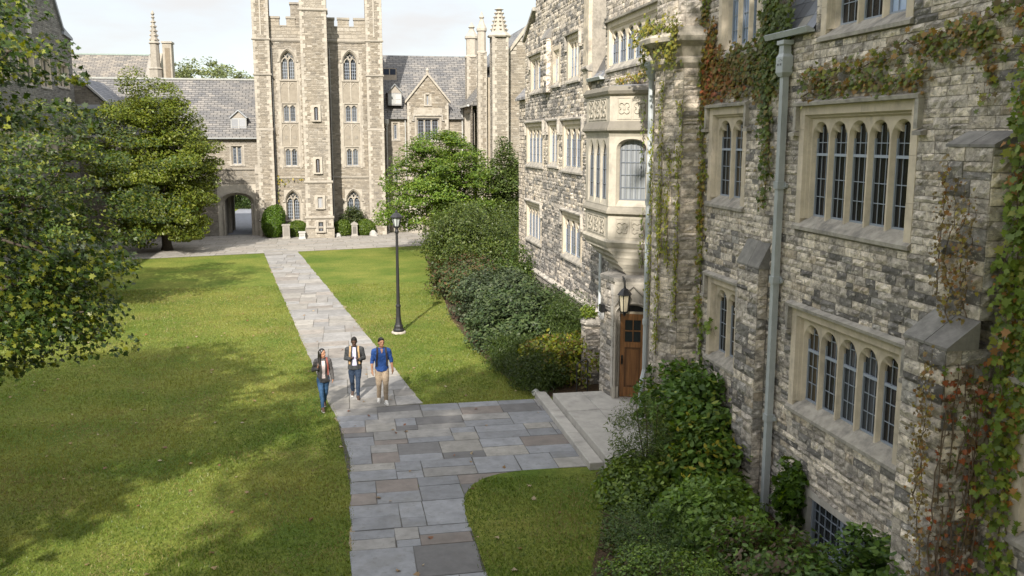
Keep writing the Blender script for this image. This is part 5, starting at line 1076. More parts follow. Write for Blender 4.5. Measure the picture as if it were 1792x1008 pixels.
GRN = [(.075, .135, .018), (.105, .165, .022), (.055, .105, .016), (.145, .185, .028)]
tree('round_maple', 'broad dark green maple with a dense rounded crown beside the archway', (-11.3, 62.5, 0), (-11.5, 62.2, 5.2), (3.6, 3.6, 4.8), 430, 210, .50, .19, [(.095, .13, .016), (.13, .16, .02), (.07, .10, .013), (.16, .18, .026)], 3, trunk=.3, zmin=.45, amp=.42, flat=.5, group='trees round the court')
tree('young_maple', 'bright green young maple with layered airy crown standing before the tan range', (6.3, 58, 0), (6.3, 57.8, 4.3), (3.7, 3.2, 3.7), 300, 150, .48, .17, [(.08, .14, .016), (.115, .175, .022), (.06, .11, .014), (.15, .20, .03)], 8, trunk=.17, zmin=1.6, amp=.4, flat=.34, cone=.42, group='trees round the court')
tree('evergreen_tree', 'narrow dark green tree half hidden between the hall end and the chapel', (10.3, 57, 0), (10.3, 57, 3.8), (1.15, 1.4, 3.3), 130, 120, .42, .18, [(.06, .09, .02), (.085, .115, .025), (.05, .075, .018)], 12, trunk=.16, zmin=.4, flat=.6, group='trees round the court')
tree('spreading_maple', 'shadowy layered maple with drooping sprays between the left hall and the rounded maple', (-13.0, 42, 0), (-13.2, 41.5, 4.2), (4.9, 4.6, 4.3), 260, 140, .52, .18, [(.04, .07, .012), (.058, .09, .015), (.03, .055, .011), (.14, .16, .024)], 17, trunk=.26, zmin=.4, amp=.5, flat=.28, group='trees round the court')
def fg(rs):
    tips = [(-4.0, 16.0, 5.1), (-4.3, 16.2, 4.3), (-4.5, 15.8, 4.6), (-4.9, 15.7, 4.1), (-5.3, 15.7, 3.7), (-4.9, 16, 5.3), (-4.9, 16.2, 7.6), (-4.6, 16, 8.4), (-5.0, 16, 9.2), (-5.1, 16, 6.4), (-5.4, 16, 4.6), (-4.4, 15.6, 4.8), (-5.0, 15.8, 4.6), (-5.5, 15, 8.0), (-5.2, 14.5, 7.2), (-5.0, 14, 8.4), (-5.6, 16, 5.6), (-4.75, 16.5, 5.0)]
    T = np.array(tips); o = []
    for k in range(4): o.append(T + rs.normal(size=T.shape) * [.28, .45, .2])
    return np.vstack(o)
tree('maple', 'large maple reaching in from the left edge with lit yellow-green sprays and drooping branches', (-9.8, 17.5, 0), (-10.5, 17.3, 6.6), (4.2, 4.6, 4.4), 330, 140, .38, .095, [(.034, .065, .011), (.055, .09, .014), (.025, .048, .01), (.17, .19, .025)], 23, trunk=.32, shape='maple', zmin=2.8, amp=.35, flat=.36, group='trees round the court', extra=fg, limbs=90)
tree('maple', 'tall leafy maple out of sight at the near left whose shade dapples the lawn', (-14.5, 7.5, 0), (-14.0, 9.0, 10.0), (5.2, 5.8, 5.2), 300, 75, .95, .42, GRN, 29, trunk=.35, flat=.45, group='trees round the court')
tree('shade_tree', 'tall broad tree behind the viewpoint whose shade covers the near path', (-3.6, -9.0, 0), (-3.4, -8.0, 17.5), (7.0, 7.4, 6.2), 460, 75, 1.0, .5, GRN, 31, trunk=.5, flat=.5, group='shade trees behind the view', amp=.2)
tree('shade_tree', 'tall broad tree behind the viewpoint whose shade covers the near hall wall', (6.0, -8.0, 0), (5.6, -4.0, 18.5), (7.5, 9.5, 6.4), 330, 70, 1.0, .5, GRN, 37, trunk=.5, flat=.5, group='shade trees behind the view', amp=.2)
for i, (x, y, z, r_) in enumerate(((-19.3, 112, 12.8, 3.3), (-15.8, 116, 13.2, 3.5), (-11.4, 114, 12.7, 2.8))):
    tree('distant_tree', ['small thin treetop beside the chimney behind the slate roof', 'wider feathery treetop above the middle of the slate roof ridge', 'sparse treetop against the tower edge behind the slate roof'][i], (x, y, 0), (x, y, z), (r_ * 1.1, r_, r_ * .75), 90, 60, .6, .4, [(.14, .17, .06), (.17, .19, .07), (.11, .14, .05)], 41 + i, trunk=.22, flat=.5, amp=.4, group='treetops behind the roof', limbs=40)
def shrub(name, label, base, c, rad, n, leaf, cols, seed, shape='diamond', mat='leaf', group=None, w=None, amp=.25, nc=None, per=None, cs=None, up=.5, zmin=.02, stems=8, flat=.7, cat='shrub', jit=.55, hedge=False, down=None, bark=(.10, .08, .055)):
    rs = np.random.RandomState(seed); t = thing(name, base, label, cat, group)
    if hedge:
        D = unit(rs.normal(size=(n, 3))); rr = lumpy(rs, D, 14, amp * .5) * rs.uniform(.86, 1.03, n); P = np.array(c) + D * np.array(rad) * rr[:, None]; N_ = D + rs.normal(size=(n, 3)) * jit; ck = np.ones(n)
    else:
        nc = nc or 60; per = per or n // nc; Q = crown_pts(rs, c, rad, nc, per, 0, flat, zmin, .5, amp, .22); P, N_, ck = clump_leaves(rs, Q, c, per, cs or max(rad) * .28, flat, up=up, jit=jit)
    k = P[:, 2] > zmin; P, N_, ck = P[k], N_[k], ck[k]; n = len(P)
    leaves('foliage', P, N_, rs.uniform(.7, 1.3, n) * leaf, pal(rs, n, cols, w, .22, ck), shape, M[mat], t, rs=rs, down=down)
    if stems:
        mb = MB(); b = np.array(base, float)
        for k in range(stems):
            q = P[rs.randint(len(P))]; limb(mb, b + rs.normal(size=3) * [.12, .12, 0], q, .025, .006, rs, .05, 4, bark)
        mb.build('stem', M['bark'], t)
    return t
HC = [(.075, .12, .014), (.105, .15, .018), (.055, .095, .012)]
hg = 'clipped shrubs at the tower foot'
shrub('hedge_shrub', 'tall clipped egg-shaped green shrub beside the archway', (-4.95, 69.2, 0), (-4.95, 69.2, 1.05), (.78, .75, 1.2), 9000, .11, [(.075, .14, .012), (.10, .17, .016), (.05, .10, .01)], 50, group=hg, hedge=True, stems=0)
shrub('hedge_shrub', 'low wide shrub under the left pointed window behind the grey litter bin', (-3.3, 69.6, 0), (-3.4, 69.5, .5), (.95, .6, .75), 6000, .11, HC, 51, group=hg, hedge=True, stems=0, amp=.6)
shrub('hedge_shrub', 'round light green shrub left of the stone pedestal at the tower', (.1, 69.6, 0), (.05, 69.6, .5), (.75, .65, .72), 6000, .11, HC, 52, group=hg, hedge=True, stems=0)
shrub('hedge_shrub', 'round light green shrub right of the stone pedestal at the tower', (1.75, 69.7, 0), (1.75, 69.7, .5), (.7, .65, .7), 6000, .11, HC, 53, group=hg, hedge=True, stems=0)
shrub('sapling', 'loose dark leafy sapling under the right pointed window of the tower', (.95, 70.0, 0), (.95, 70, 1.3), (.9, .4, .85), 2600, .14, [(.05, .075, .025), (.075, .095, .03)], 54, group=hg, stems=6)
shrub('hedge_shrub', 'low round shrub below the rounded maple left of the archway', (-11.3, 68.9, 0), (-11.3, 68.9, .55), (1.05, .8, .85), 6000, .12, [(.05, .085, .012), (.07, .11, .014)], 55, group=hg, hedge=True, stems=0)
shrub('hedge_shrub', 'dark hedge seen through the archway beyond the range', (-9.0, 99, 0), (-9, 99, 1.0), (4, 1.2, 1.3), 7000, .2, [(.03, .055, .012), (.045, .075, .014)], 56, hedge=True, stems=0, amp=.5)
shrub('tree_clump', 'dark trees filling the archway above the far hedge', (-9.0, 106, 0), (-9, 106, 3.0), (5, 2, 3.6), 7000, .32, [(.03, .055, .015), (.05, .08, .02)], 57, stems=0, cat='tree')
sg = 'shrubs along the hall wall'
shrub('rounded_bush', 'large rounded olive green bush at the far end of the hall bed', (7.0, 50, 0), (7.05, 49.6, 1.45), (2.75, 3.2, 2.05), 42000, .13, [(0.056, 0.085, 0.015), (0.078, 0.107, 0.019), (0.041, 0.067, 0.013), (0.096, 0.122, 0.026)], 60, group=sg, nc=300, per=140, cs=.42, amp=.18, stems=0)
shrub('leafy_shrub', 'light green loose shrub against the wall below the lowest far window', (7.5, 37.8, 0), (7.35, 38, 1.3), (.8, 1.6, 1.3), 7000, .12, [(0.056, 0.092, 0.015), (0.081, 0.118, 0.022), (0.041, 0.070, 0.013)], 61, group=sg, nc=90, per=80, cs=.3)
for i, (x, y, rx, ry, rz, lab, cols) in enumerate((
    (5.7, 41.5, 1.5, 3.0, 1.05, 'far patchy rhododendron with some reddish leaves at the lawn edge', [(0.037, 0.059, 0.016), (0.063, 0.078, 0.018), (0.096, 0.052, 0.022), (0.044, 0.067, 0.018)]),
    (6.2, 35.5, 1.9, 3.4, 1.35, 'big dark blue-green rhododendron mound in the middle of the hall bed', [(0.030, 0.048, 0.021), (0.044, 0.067, 0.026), (0.059, 0.081, 0.037), (0.074, 0.096, 0.044)]),
    (6.1, 30.8, 1.7, 2.5, 1.2, 'dark glossy rhododendron next to the basement window', [(0.030, 0.052, 0.018), (0.044, 0.070, 0.022), (0.067, 0.092, 0.033)]))):
    shrub('rhododendron', lab, (x, y, 0), (x, y, .75), (rx, ry, rz), 22000, .13, cols, 62 + i, 'oval', 'glossleaf', sg, nc=220, per=100, cs=.34, amp=.25, flat=.5, stems=0, up=.9)
yc = [(0.033, 0.058, 0.012), (0.048, 0.074, 0.015), (0.063, 0.092, 0.019)]
for i, (x, y, z, rx, ry, rz, lab) in enumerate(((7.2, 28.2, .9, .85, 1.6, 1.3, 'upright dark yew against the wall beyond the low pier'), (5.4, 27.6, .4, .95, 1.3, .65, 'low spreading yew at the lawn edge left of the yellowing shrub'), (5.6, 25.6, .35, .7, .9, .55, 'small dark yew nearest the paved branch'))):
    shrub('yew', lab, (x, y, 0), (x, y, z), (rx, ry, rz), 14000, .12, yc, 66 + i, 'needle', 'leaf', sg, nc=150, per=100, cs=.26, up=.35, stems=4, jit=.8)
shrub('yellowing_shrub', 'sparse shrub with yellow-green leaves and bare twigs beside the doorstep', (6.4, 26.3, 0), (6.35, 26.2, .7), (.95, 1.1, .75), 3300, .12, [(0.148, 0.185, 0.018), (0.222, 0.229, 0.022), (0.081, 0.111, 0.015), (0.163, 0.118, 0.030)], 70, 'oval', 'leaf', sg, nc=70, per=48, cs=.26, stems=26, amp=.5)
# near bed
ng = 'plants in the near bed below the hall'
shrub('climbing_shrub', 'tall dark green broad-leaved shrub against the wall right of the doorstep', (7.7, 18.7, 0), (7.6, 18.75, .95), (.48, 1.55, 1.35), 9500, .15, [(0.056, 0.112, 0.018), (0.081, 0.150, 0.022), (0.112, 0.194, 0.030), (0.213, 0.263, 0.037)], 72, 'oval', 'glossleaf', ng, w=[.38, .32, .2, .1], nc=130, per=74, cs=.27, flat=.45, up=.7, amp=.35, stems=10)
shrub('climbing_shrub', 'lower broad-leaved shrub with some yellow leaves in front of the slim buttress', (7.2, 16.8, 0), (7.1, 16.8, .5), (.8, 1.1, .9), 7500, .15, [(0.069, 0.131, 0.020), (0.100, 0.175, 0.025), (0.163, 0.225, 0.030), (0.325, 0.288, 0.031)], 73, 'oval', 'glossleaf', ng, w=[.4, .35, .18, .07], nc=110, per=68, cs=.27, flat=.45, amp=.35, stems=6)
shrub('yew', 'feathery dark yew sprigs spreading over the near edge of the doorstep', (6.15, 17.4, 0), (6.15, 17.45, .6), (.75, .6, .8), 11000, .085, [(0.056, 0.094, 0.022), (0.088, 0.131, 0.030), (0.138, 0.175, 0.044)], 74, 'needle', 'leaf', ng, nc=90, per=120, cs=.2, up=.3, stems=16, jit=.9, amp=.7)
for i, (x, y, rx, ry, rz, n, lab, cols) in enumerate((
    (5.6, 16.7, .7, .8, .5, 6000, 'low yellow-green groundcover shrub at the corner of the lawn and doorstep', [(0.122, 0.193, 0.031), (0.193, 0.263, 0.044), (0.079, 0.131, 0.025)]),
    (5.2, 14.6, .85, 1.1, .55, 9000, 'dark bushy juniper beside the lawn edge in the near bed', [(0.061, 0.114, 0.035), (0.088, 0.149, 0.045), (0.131, 0.193, 0.053)]),
    (6.5, 14.9, .9, 1.0, .6, 8000, 'mid green leafy mound in the middle of the near bed', [(0.088, 0.158, 0.027), (0.131, 0.219, 0.035), (0.175, 0.263, 0.049)]),
    (5.0, 12.4, 1.1, 1.3, .55, 9000, 'fine-leaved light green groundcover at the bottom of the view', [(0.105, 0.184, 0.035), (0.158, 0.245, 0.045), (0.210, 0.297, 0.061), (0.079, 0.140, 0.027)]),
    (6.6, 12.5, .9, 1.2, .7, 8000, 'leafy mound with purple stems below the basement window', [(0.088, 0.158, 0.031), (0.140, 0.219, 0.043), (0.122, 0.088, 0.053), (0.070, 0.122, 0.026)]),
    (7.2, 10.9, .8, 1.0, 1.15, 8000, 'dark leafy bush against the basement window corner', [(0.053, 0.105, 0.025), (0.088, 0.158, 0.031), (0.131, 0.210, 0.043)]),
    (6.1, 10.4, .9, 1.0, .7, 7000, 'loose green bush at the lower edge near the deep buttress', [(0.088, 0.158, 0.031), (0.122, 0.201, 0.035), (0.193, 0.263, 0.053)]),
    (4.3, 10.2, 1.1, 1.2, .45, 7000, 'flat spreading groundcover nearest the viewer', [(0.088, 0.158, 0.031), (0.140, 0.219, 0.043)]))):
    shrub('groundcover_shrub' if i != 1 else 'juniper', lab, (x, y, 0), (x, y, rz * .45), (rx, ry, rz), n, (.105, .06, .12, .06, .10, .12, .11, .09)[i], cols, 75 + i, ('oval', 'needle', 'oval', 'oval', 'oval', 'oval', 'oval', 'diamond')[i], 'leaf', ng, nc=110, per=n // 110, cs=.22, flat=.5, amp=.4, stems=5, up=.8)
shrub('grape_vine', 'upright bright green vine clump against the wall between pipe and basement window', (7.75, 14.7, 0), (7.78, 14.4, 1.0), (.15, .24, .55), 700, .14, [(.07, .13, .018), (.10, .17, .022), (.05, .10, .015)], 90, 'maple', 'leaf', ng, nc=26, per=26, cs=.12, stems=5, amp=.3)
# bed filler: low weeds
rs = np.random.RandomState(91); n = 26000; P = np.column_stack([rs.uniform(3.2, 7.9, n), rs.uniform(8.5, 18.2, n), np.abs(rs.normal(0, .13, n)) + .02])
k = P[:, 0] > np.interp(P[:, 1], [8, 11, 14, 16, 17, 18.3], [2.7, 3.3, 4.1, 4.8, 5.1, 5.35]); P = P[k]; q = np.sin(P[:, 0] * 2.3 + P[:, 1]) * np.sin(P[:, 1] * 1.7 - P[:, 0]) > -.5; P = P[q]; n = len(P)
tag(leaves('undergrowth', P, np.array([0, 0, 1.0]) + rs.normal(size=(n, 3)) * .5, rs.uniform(.04, .12, n), pal(rs, n, [(.05, .09, .018), (.08, .125, .022), (.10, .13, .03), (.13, .10, .04)], [.4, .35, .17, .08]), 'oval', M['leaf'], rs=rs), 'low green weeds filling the near planting bed', 'undergrowth', kind='stuff')
# ---- ivy on the walls
def ivy(label, strands, seed, cols, size, shape='maple', dens=60, spread=.12, hang=(0, -.25, -1), w=None, nrm=(-1, -.25, .35), zfade=None, stemr=.008, off=.06):
    """strands: list of point lists (x, y, z); leaves scatter along them"""
    rs = np.random.RandomState(seed); b = strands[0][0]; t = thing('ivy', b, label, 'ivy', 'ivy on the hall'); Ps = []; mb = MB()
    for st_ in strands:
        st_ = np.array(st_, float); seg = np.linalg.norm(np.diff(st_, axis=0), axis=1); cum = np.concatenate([[0], np.cumsum(seg)]); n = int(dens * cum[-1]); u = rs.uniform(0, cum[-1], n)
        cl = .5 + .5 * np.sin(u * 4.1 + seed) * np.sin(u * 1.7 + seed * 2); u = u[rs.rand(n) < .35 + .65 * cl]; n = len(u)
        p = np.column_stack([np.interp(u, cum, st_[:, k]) for k in range(3)]); sp = st_[0, 0] * 0 + spread
        p += rs.normal(size=(n, 3)) * [.02, spread, spread]; p[:, 0] -= np.abs(rs.normal(0, .035, n)) + off; Ps.append(p)
        m = 18; tt = np.linspace(0, cum[-1], m); sp_ = np.column_stack([np.interp(tt, cum, st_[:, k]) for k in range(3)]) + rs.normal(size=(m, 3)) * [.006, .035, .03]; sp_[:, 0] -= .045; mb.tube(sp_, [stemr * (1.4 - k / m) for k in range(m)], 4, (.16, .12, .085))
    P = np.vstack(Ps); n = len(P); N_ = np.array(nrm) + rs.normal(size=(n, 3)) * .38
    if callable(cols): C = cols(P, rs)
    else: C = pal(rs, n, cols, w, .2) * 1.25
    leaves('foliage', P, N_, rs.uniform(.4, 1.4, n) * size, C, shape, M['ivyleaf'], t, rs=rs, down=hang); mb.build('stems', M['bark'], t)
def wander(rs, y, z0, z1, x=8.0, amp=.12, n=9, drift=0): return [(x, y + drift * k / n + rs.normal(0, amp), z0 + (z1 - z0) * k / n) for k in range(n + 1)]
r5 = np.random.RandomState(77)
G1 = [(.09, .14, .02), (.10, .15, .02), (.16, .18, .025), (.05, .085, .012)]
AUT = [(.20, .17, .025), (.24, .12, .02), (.16, .15, .025), (.27, .09, .03), (.10, .085, .03)]
ivy('broad curtain of green ivy hanging in the corner right of the deep buttress', [wander(r5, 9.45, 1.0, 9.4, amp=.06), wander(r5, 9.5, 2.5, 8.0, x=7.85, amp=.05), wander(r5, 9.55, 5.2, 9.3, x=7.95, amp=.05), wander(r5, 9.35, 3.8, 8.9, amp=.08), wander(r5, 9.3, 1.5, 5.0, amp=.08)], 101, [(.10, .15, .02), (.13, .18, .024), (.18, .19, .03), (.07, .105, .016), (.24, .12, .03)], .10, dens=100, spread=.09, w=[.3, .27, .2, .13, .1])
ivy('rusty thinning ivy trailing down the face of the deep buttress', [wander(r5, 9.98, 5.1, 6.6, x=7.58, amp=.05), wander(r5, 10.2, 4.9, 6.7, x=7.6, amp=.06), wander(r5, 10.42, 5.2, 6.9, x=7.6, amp=.04), wander(r5, 9.85, 5.0, 6.4, x=7.58, amp=.03), wander(r5, 9.85, 1.0, 4.6, x=7.2, amp=.03), wander(r5, 10.0, 2.6, 4.2, x=7.2, amp=.04)], 102, [(.15, .11, .035), (.19, .10, .03), (.20, .17, .03), (.10, .075, .035), (.16, .12, .04)], .055, dens=110, spread=.08)
ivy('bare brown vine stems with few orange leaves on the near side of the deep buttress', [[(x + r5.normal(0, .03), 9.74, .6 + q * .48) for q in range(9)] for x in (7.3, 7.36, 7.42, 7.5, 7.56, 7.62, 7.68, 7.75, 7.8, 7.85, 7.9)], 103, [(.12, .085, .04), (.26, .08, .03), (.09, .13, .02), (.10, .07, .04)], .075, dens=26, spread=.03, nrm=(-.5, -1, .2), stemr=.012, off=.0)
top = []
for k, (za, zb, ya, yb) in enumerate(((8.02, 8.05, 15.0, 11.4), (8.25, 8.62, 14.6, 10.3), (8.0, 8.1, 13.6, 11.7), (8.6, 8.75, 11.6, 9.4), (8.45, 8.35, 12.2, 9.4), (8.55, 7.7, 10.6, 10.2), (8.3, 8.0, 15.1, 14.2), (8.7, 8.35, 9.9, 9.2))):
    top.append([(8.0, ya + (yb - ya) * t / 10 + r5.normal(0, .05), za + (zb - za) * t / 10 + r5.normal(0, .06)) for t in range(11)])
ivy('straggling band of green and amber ivy above the upper five-light window', top, 104, [(.11, .14, .02), (.17, .17, .022), (.08, .11, .016), (.22, .13, .03), (.12, .09, .035)], .085, dens=105, spread=.09)
pat = []
for k in range(26):
    y = 19.5 - k * .155; t = k / 25; zt = 8.95 - .15 * math.sin(k) if 16.7 < y < 18.9 else 9.6; zb = 8.0 + .25 * abs(t - .4) + r5.uniform(-.15, .15)
    pat.append([(8.0, y + r5.normal(0, .05), zt - (zt - zb) * q / 5) for q in range(6)])
def autc(P, rs):
    n = len(P); t = np.clip((P[:, 1] - 15.6) / 3.6, 0, 1); t = np.clip(t * 1.3 - .25 + rs.normal(0, .28, n) - (P[:, 2] - 8.4) * .3, 0, 1); a = pal(rs, n, [(.08, .115, .018), (.11, .14, .022), (.06, .09, .015)]); b = pal(rs, n, [(.27, .12, .03), (.24, .16, .03), (.30, .10, .04), (.17, .13, .03)]); return a * (1 - t[:, None]) + b * t[:, None]
ivy('dense patch of orange turning ivy over the small upper two-light window', pat, 105, autc, .095, dens=150, spread=.10)
ivy('green ivy tongue hanging between the hopper and the small upper window', [wander(r5, 16.35, 5.9, 9.3, amp=.06), wander(r5, 16.2, 6.6, 10.2, amp=.06), wander(r5, 16.45, 7.2, 10.6, amp=.05), wander(r5, 16.3, 8.2, 10.5, amp=.1)], 106, [(.075, .11, .018), (.10, .13, .02), (.15, .12, .03), (.055, .085, .015)], .09, dens=130, spread=.11)
ivy('yellow-green ivy climbing the angle left of the small upper window', [wander(r5, 19.42, 5.0, 10.5, amp=.05), wander(r5, 19.5, 7.3, 10.8, x=7.95, amp=.05), wander(r5, 19.3, 3.0, 7.0, amp=.04)], 107, [(.13, .15, .02), (.18, .17, .025), (.09, .12, .018), (.20, .14, .03)], .08, dens=95, spread=.09)
cap = []
for k in range(9):
    a0 = k / 8; cap.append([(7.05 + .25 * abs(math.cos(a0 * math.pi)), 21.5 - 2.1 * a0 + r5.normal(0, .05), 9.75 - r5.uniform(.1, .5) * q) for q in range(3)])
cap += [[(7.1, 21.6 - .45 * q, 9.55 + r5.normal(0, .05)) for q in range(5)]]
ivy('mossy ivy draped over the corbelled head of the stair turret', cap, 108, [(.14, .14, .02), (.18, .16, .025), (.09, .11, .018)], .08, dens=190, spread=.13)
ivy('thin yellow-green ivy streaks running down the stair turret', [wander(r5, 20.15, 2.2, 8.5, x=7.3, amp=.05), wander(r5, 19.9, 4.2, 7.0, x=7.4, amp=.06), wander(r5, 20.1, 4.5, 6.2, x=7.32, amp=.06), wander(r5, 20.9, 3.0, 7.5, x=7.38, amp=.04), wander(r5, 19.62, 3.0, 8.0, x=7.55, amp=.04)], 109, [(.17, .18, .02), (.12, .15, .018), (.21, .20, .022)], .07, 'oval', dens=150, spread=.07)
ivy('small ivy fringe on the ledge above the oriel', [[(8.0, 22.6 + .35 * q, 8.82 + r5.normal(0, .05)) for q in range(11)]], 110, [(.16, .15, .025), (.12, .13, .02), (.20, .13, .03)], .09, 'oval', dens=110, spread=.08)
ivy('small green sprig climbing the wall at the lower two-light window', [wander(r5, 19.1, 2.2, 3.4, amp=.06), [(8.0, 19.1, 2.9), (8.0, 18.8, 3.1), (8.0, 18.4, 3.0)]], 111, [(.10, .15, .02), (.13, .18, .025)], .11, dens=60, spread=.06)
ivy('small green sprig on the pipe side of the oriel', [wander(r5, 22.6, 3.9, 5.4, x=7.75, amp=.05), wander(r5, 22.55, 6.6, 8.2, x=7.7, amp=.05)], 112, [(.10, .14, .02), (.13, .16, .02)], .08, 'oval', dens=60, spread=.05)
ivy('green and yellow ivy on the tower wall left of its lower window', [[(-4.55 + r5.normal(0, .05), 70.5 - .02, 4.6 - q * .35) for q in range(9)], [(-4.4, 70.48, 4.0), (-3.4, 70.48, 4.15), (-2.6, 70.48, 4.1)]], 113, [(.11, .12, .03), (.15, .15, .03), (.28, .22, .03)], .16, 'oval', dens=40, spread=.12, nrm=(-.2, -1, .3), off=0)
# ---- grass blades
rs = np.random.RandomState(7)
def inpath(x, y):
    l = np.interp(y, [a for a, b in TL], [b for a, b in TL]); r_ = np.interp(y, [a for a, b in TR], [b for a, b in TR]); e = np.random.RandomState(3).rand(len(x)) ** 2 * .09; return (x > l + e - .02) & (x < r_ - e + .02) & (y < 62)
n = 560000; y = 6 + 40 * rs.rand(n) ** 1.7; x = rs.uniform(-1, 1, n); lo = -(6.5 + .45 * y); hi = np.interp(y, [8, 11, 14, 16, 17, 18.3, 18.4, 24.3, 25.5, 30, 36, 45], [2.7, 3.3, 4.1, 4.8, 5.1, 5.35, 2, 5.4, 4.9, 4.5, 4.3, 4.6]); x = lo + (hi - lo) * rs.rand(n)
k = ~inpath(x, y); x, y = x[k], y[k]; n = len(x); h = rs.uniform(.025, .06, n) * (1 + .25 * np.sin(x * 1.7) * np.sin(y * 1.3)); w_ = rs.uniform(.005, .009, n) * (1 + y * .02); a = rs.uniform(0, 2 * math.pi, n); l_ = rs.normal(0, .025, (n, 2))
V = np.zeros((n, 3, 3)); V[:, 0, 0] = x - np.cos(a) * w_; V[:, 0, 1] = y - np.sin(a) * w_; V[:, 1, 0] = x + np.cos(a) * w_; V[:, 1, 1] = y + np.sin(a) * w_; V[:, 2, 0] = x + l_[:, 0]; V[:, 2, 1] = y + l_[:, 1]; V[:, 2, 2] = h; xc_ = np.interp(y, [a for a, b in TR], [b for a, b in TR]); V[:, :, 2] += np.where((x > 2.0) & (y > 15.9) & (y < 18.75), .026 * np.clip((1.5 - (x - xc_)) / .7, 0, 1), 0)[:, None]
def vnoise(x, y, s_, seed):
    g = np.random.RandomState(seed).rand(64, 64); X, Y = x * s_ + 31.3, y * s_ + 7.7; i, j = np.floor(X).astype(int), np.floor(Y).astype(int); u, v = X - i, Y - j; u = u * u * (3 - 2 * u); v = v * v * (3 - 2 * v)
    q = lambda a, b: g[(i + a) % 64, (j + b) % 64]
    return (q(0, 0) * (1 - u) + q(1, 0) * u) * (1 - v) + (q(0, 1) * (1 - u) + q(1, 1) * u) * v
vn = .5 * vnoise(x, y, .28, 1) + .3 * vnoise(x, y, .9, 2) + .2 * vnoise(x, y, 2.6, 3)
patch = np.clip((vn - .3) / .4 + rs.normal(0, .15, n), 0, 1)[:, None]
C = (np.array([(.088, .138, .02)]) * (1 - patch) + np.array([(.22, .22, .055)]) * patch) * rs.uniform(.7, 1.25, (n, 1)); dry = rs.rand(n) < .06 + .6 * np.clip((vnoise(x, y, .55, 5) * .6 + vnoise(x, y, 1.7, 6) * .4 - .56) / .22, 0, 1); C[dry] = np.array([.24, .21, .08]) * rs.uniform(.7, 1.1, (dry.sum(), 1))
tag(arr_mesh('grass', V.reshape(-1, 3), 3, np.repeat(C, 3, axis=0), M['leaf']), 'short mown green grass of the lawn', 'grass', kind='stuff')
# fallen leaves on the lawn
n = 260; y = 12 + 30 * rs.rand(n) ** 1.5; x = rs.uniform(-12, 5, n); k = (x > -(2.2 + .40 * y)); x, y = x[k], y[k]; n = len(x)
tag(leaves('fallen_leaves', np.column_stack([x, y, np.full(n, .045)]), np.array([0, 0, 1.0]) + rs.normal(size=(n, 3)) * .25, rs.uniform(.06, .13, n), pal(rs, n, [(.30, .20, .10), (.38, .30, .19), (.22, .10, .05)]), 'maple', M['leaf'], rs=rs), 'scattered dry fallen leaves on the lawn', 'fallen leaves', kind='stuff')
# ---------------------------------------------------------------- lamp, bins, small things
lp = thing('street_lamp', (1.98, 33.7, 0), 'black cast iron lamp post with glass lantern standing on the lawn right of the path', 'street lamp')
mb = MB(); c = (1.98, 33.7, 0)
mb.lathe(c, [(.205, .09), (.205, .15), (.17, .2), (.165, .28), (.13, .34), (.115, .42), (.088, .62), (.08, .98), (.09, 1.0), (.098, 1.03), (.09, 1.08), (.068, 1.1), (.064, 1.3), (.046, 3.75), (.075, 3.78), (.08, 3.84), (.06, 3.88), (.05, 3.95)], 14); mb.build('post', M['iron'], lp, smooth=False)
mb = MB(); mb.lathe(c, [(.05, 3.94), (.11, 3.98), (.115, 4.03), (.09, 4.03)], 8); mb.lathe(c, [(.23, 4.34), (.235, 4.37), (.19, 4.42), (.10, 4.5), (.05, 4.53), (.05, 4.57), (.015, 4.62)], 8)
for k in range(8): a = k * math.pi / 4; mb.tube([(c[0] + .10 * math.cos(a), c[1] + .10 * math.sin(a), 4.02), (c[0] + .185 * math.cos(a), c[1] + .185 * math.sin(a), 4.35)], .012, 4)
mb.build('lantern_cage', M['iron'], lp); mb = MB(); mb.lathe(c, [(.09, 4.03), (.172, 4.34)], 8, (.42, .45, .44)); mb.build('lantern_glass', M['glass'], lp)
mb = MB(); mb.lathe(c, [(.27, -.02), (.27, .05), (.25, .075), (.0, .075)], 20, (.42, .38, .33)); mb.build('footing', M['concrete'], lp)
def boxy(name, label, cat, x, y, w, d, h, col, cap=True, mat='concrete', gable=False):
    t = thing(name, (x, y, 0), label, cat); mb = MB(); b = .02
    mb.loft([[(x - w / 2 + e, y - d / 2 + e, z), (x + w / 2 - e, y - d / 2 + e, z), (x + w / 2 - e, y + d / 2 - e, z), (x - w / 2 + e, y + d / 2 - e, z)] for e, z in ((-.04, 0), (-.04, .1), (0, .12), (0, h - .1), (-.05, h - .08), (-.05, h - .01), (-.03, h))], col); mb.build('body', M[mat], t)
    mb = MB()
    if gable: mb.prism([(x - w / 2 - .04, y - d / 2, h), (x, y - d / 2, h + .16), (x + w / 2 + .04, y - d / 2, h)], (0, d, 0), sc(col, .9)); mb.build('cap', M[mat], t); mb = MB()
    mb.box(x - w / 2 + .07, x + w / 2 - .07, y - d / 2 - .012, y - d / 2 + .01, .22, h - .2, sc(col, .45 if gable else .75)); mb.build('panel', M[mat], t); return t
boxy('litter_bin', 'square grey litter bin on the paving beside the tall egg-shaped shrub', 'litter bin', -4.0, 68.2, .5, .5, 1.05, (.30, .28, .25))
boxy('utility_box', 'small white box on the paving left of the stair turret base', 'utility box', -2.86, 67.75, .42, .4, .55, (.44, .43, .41))
boxy('stone_pedestal', 'grey stone pedestal with a dark panel between two round green shrubs', 'pedestal', .92, 69.0, .42, .4, .95, (.33, .31, .28), gable=True)
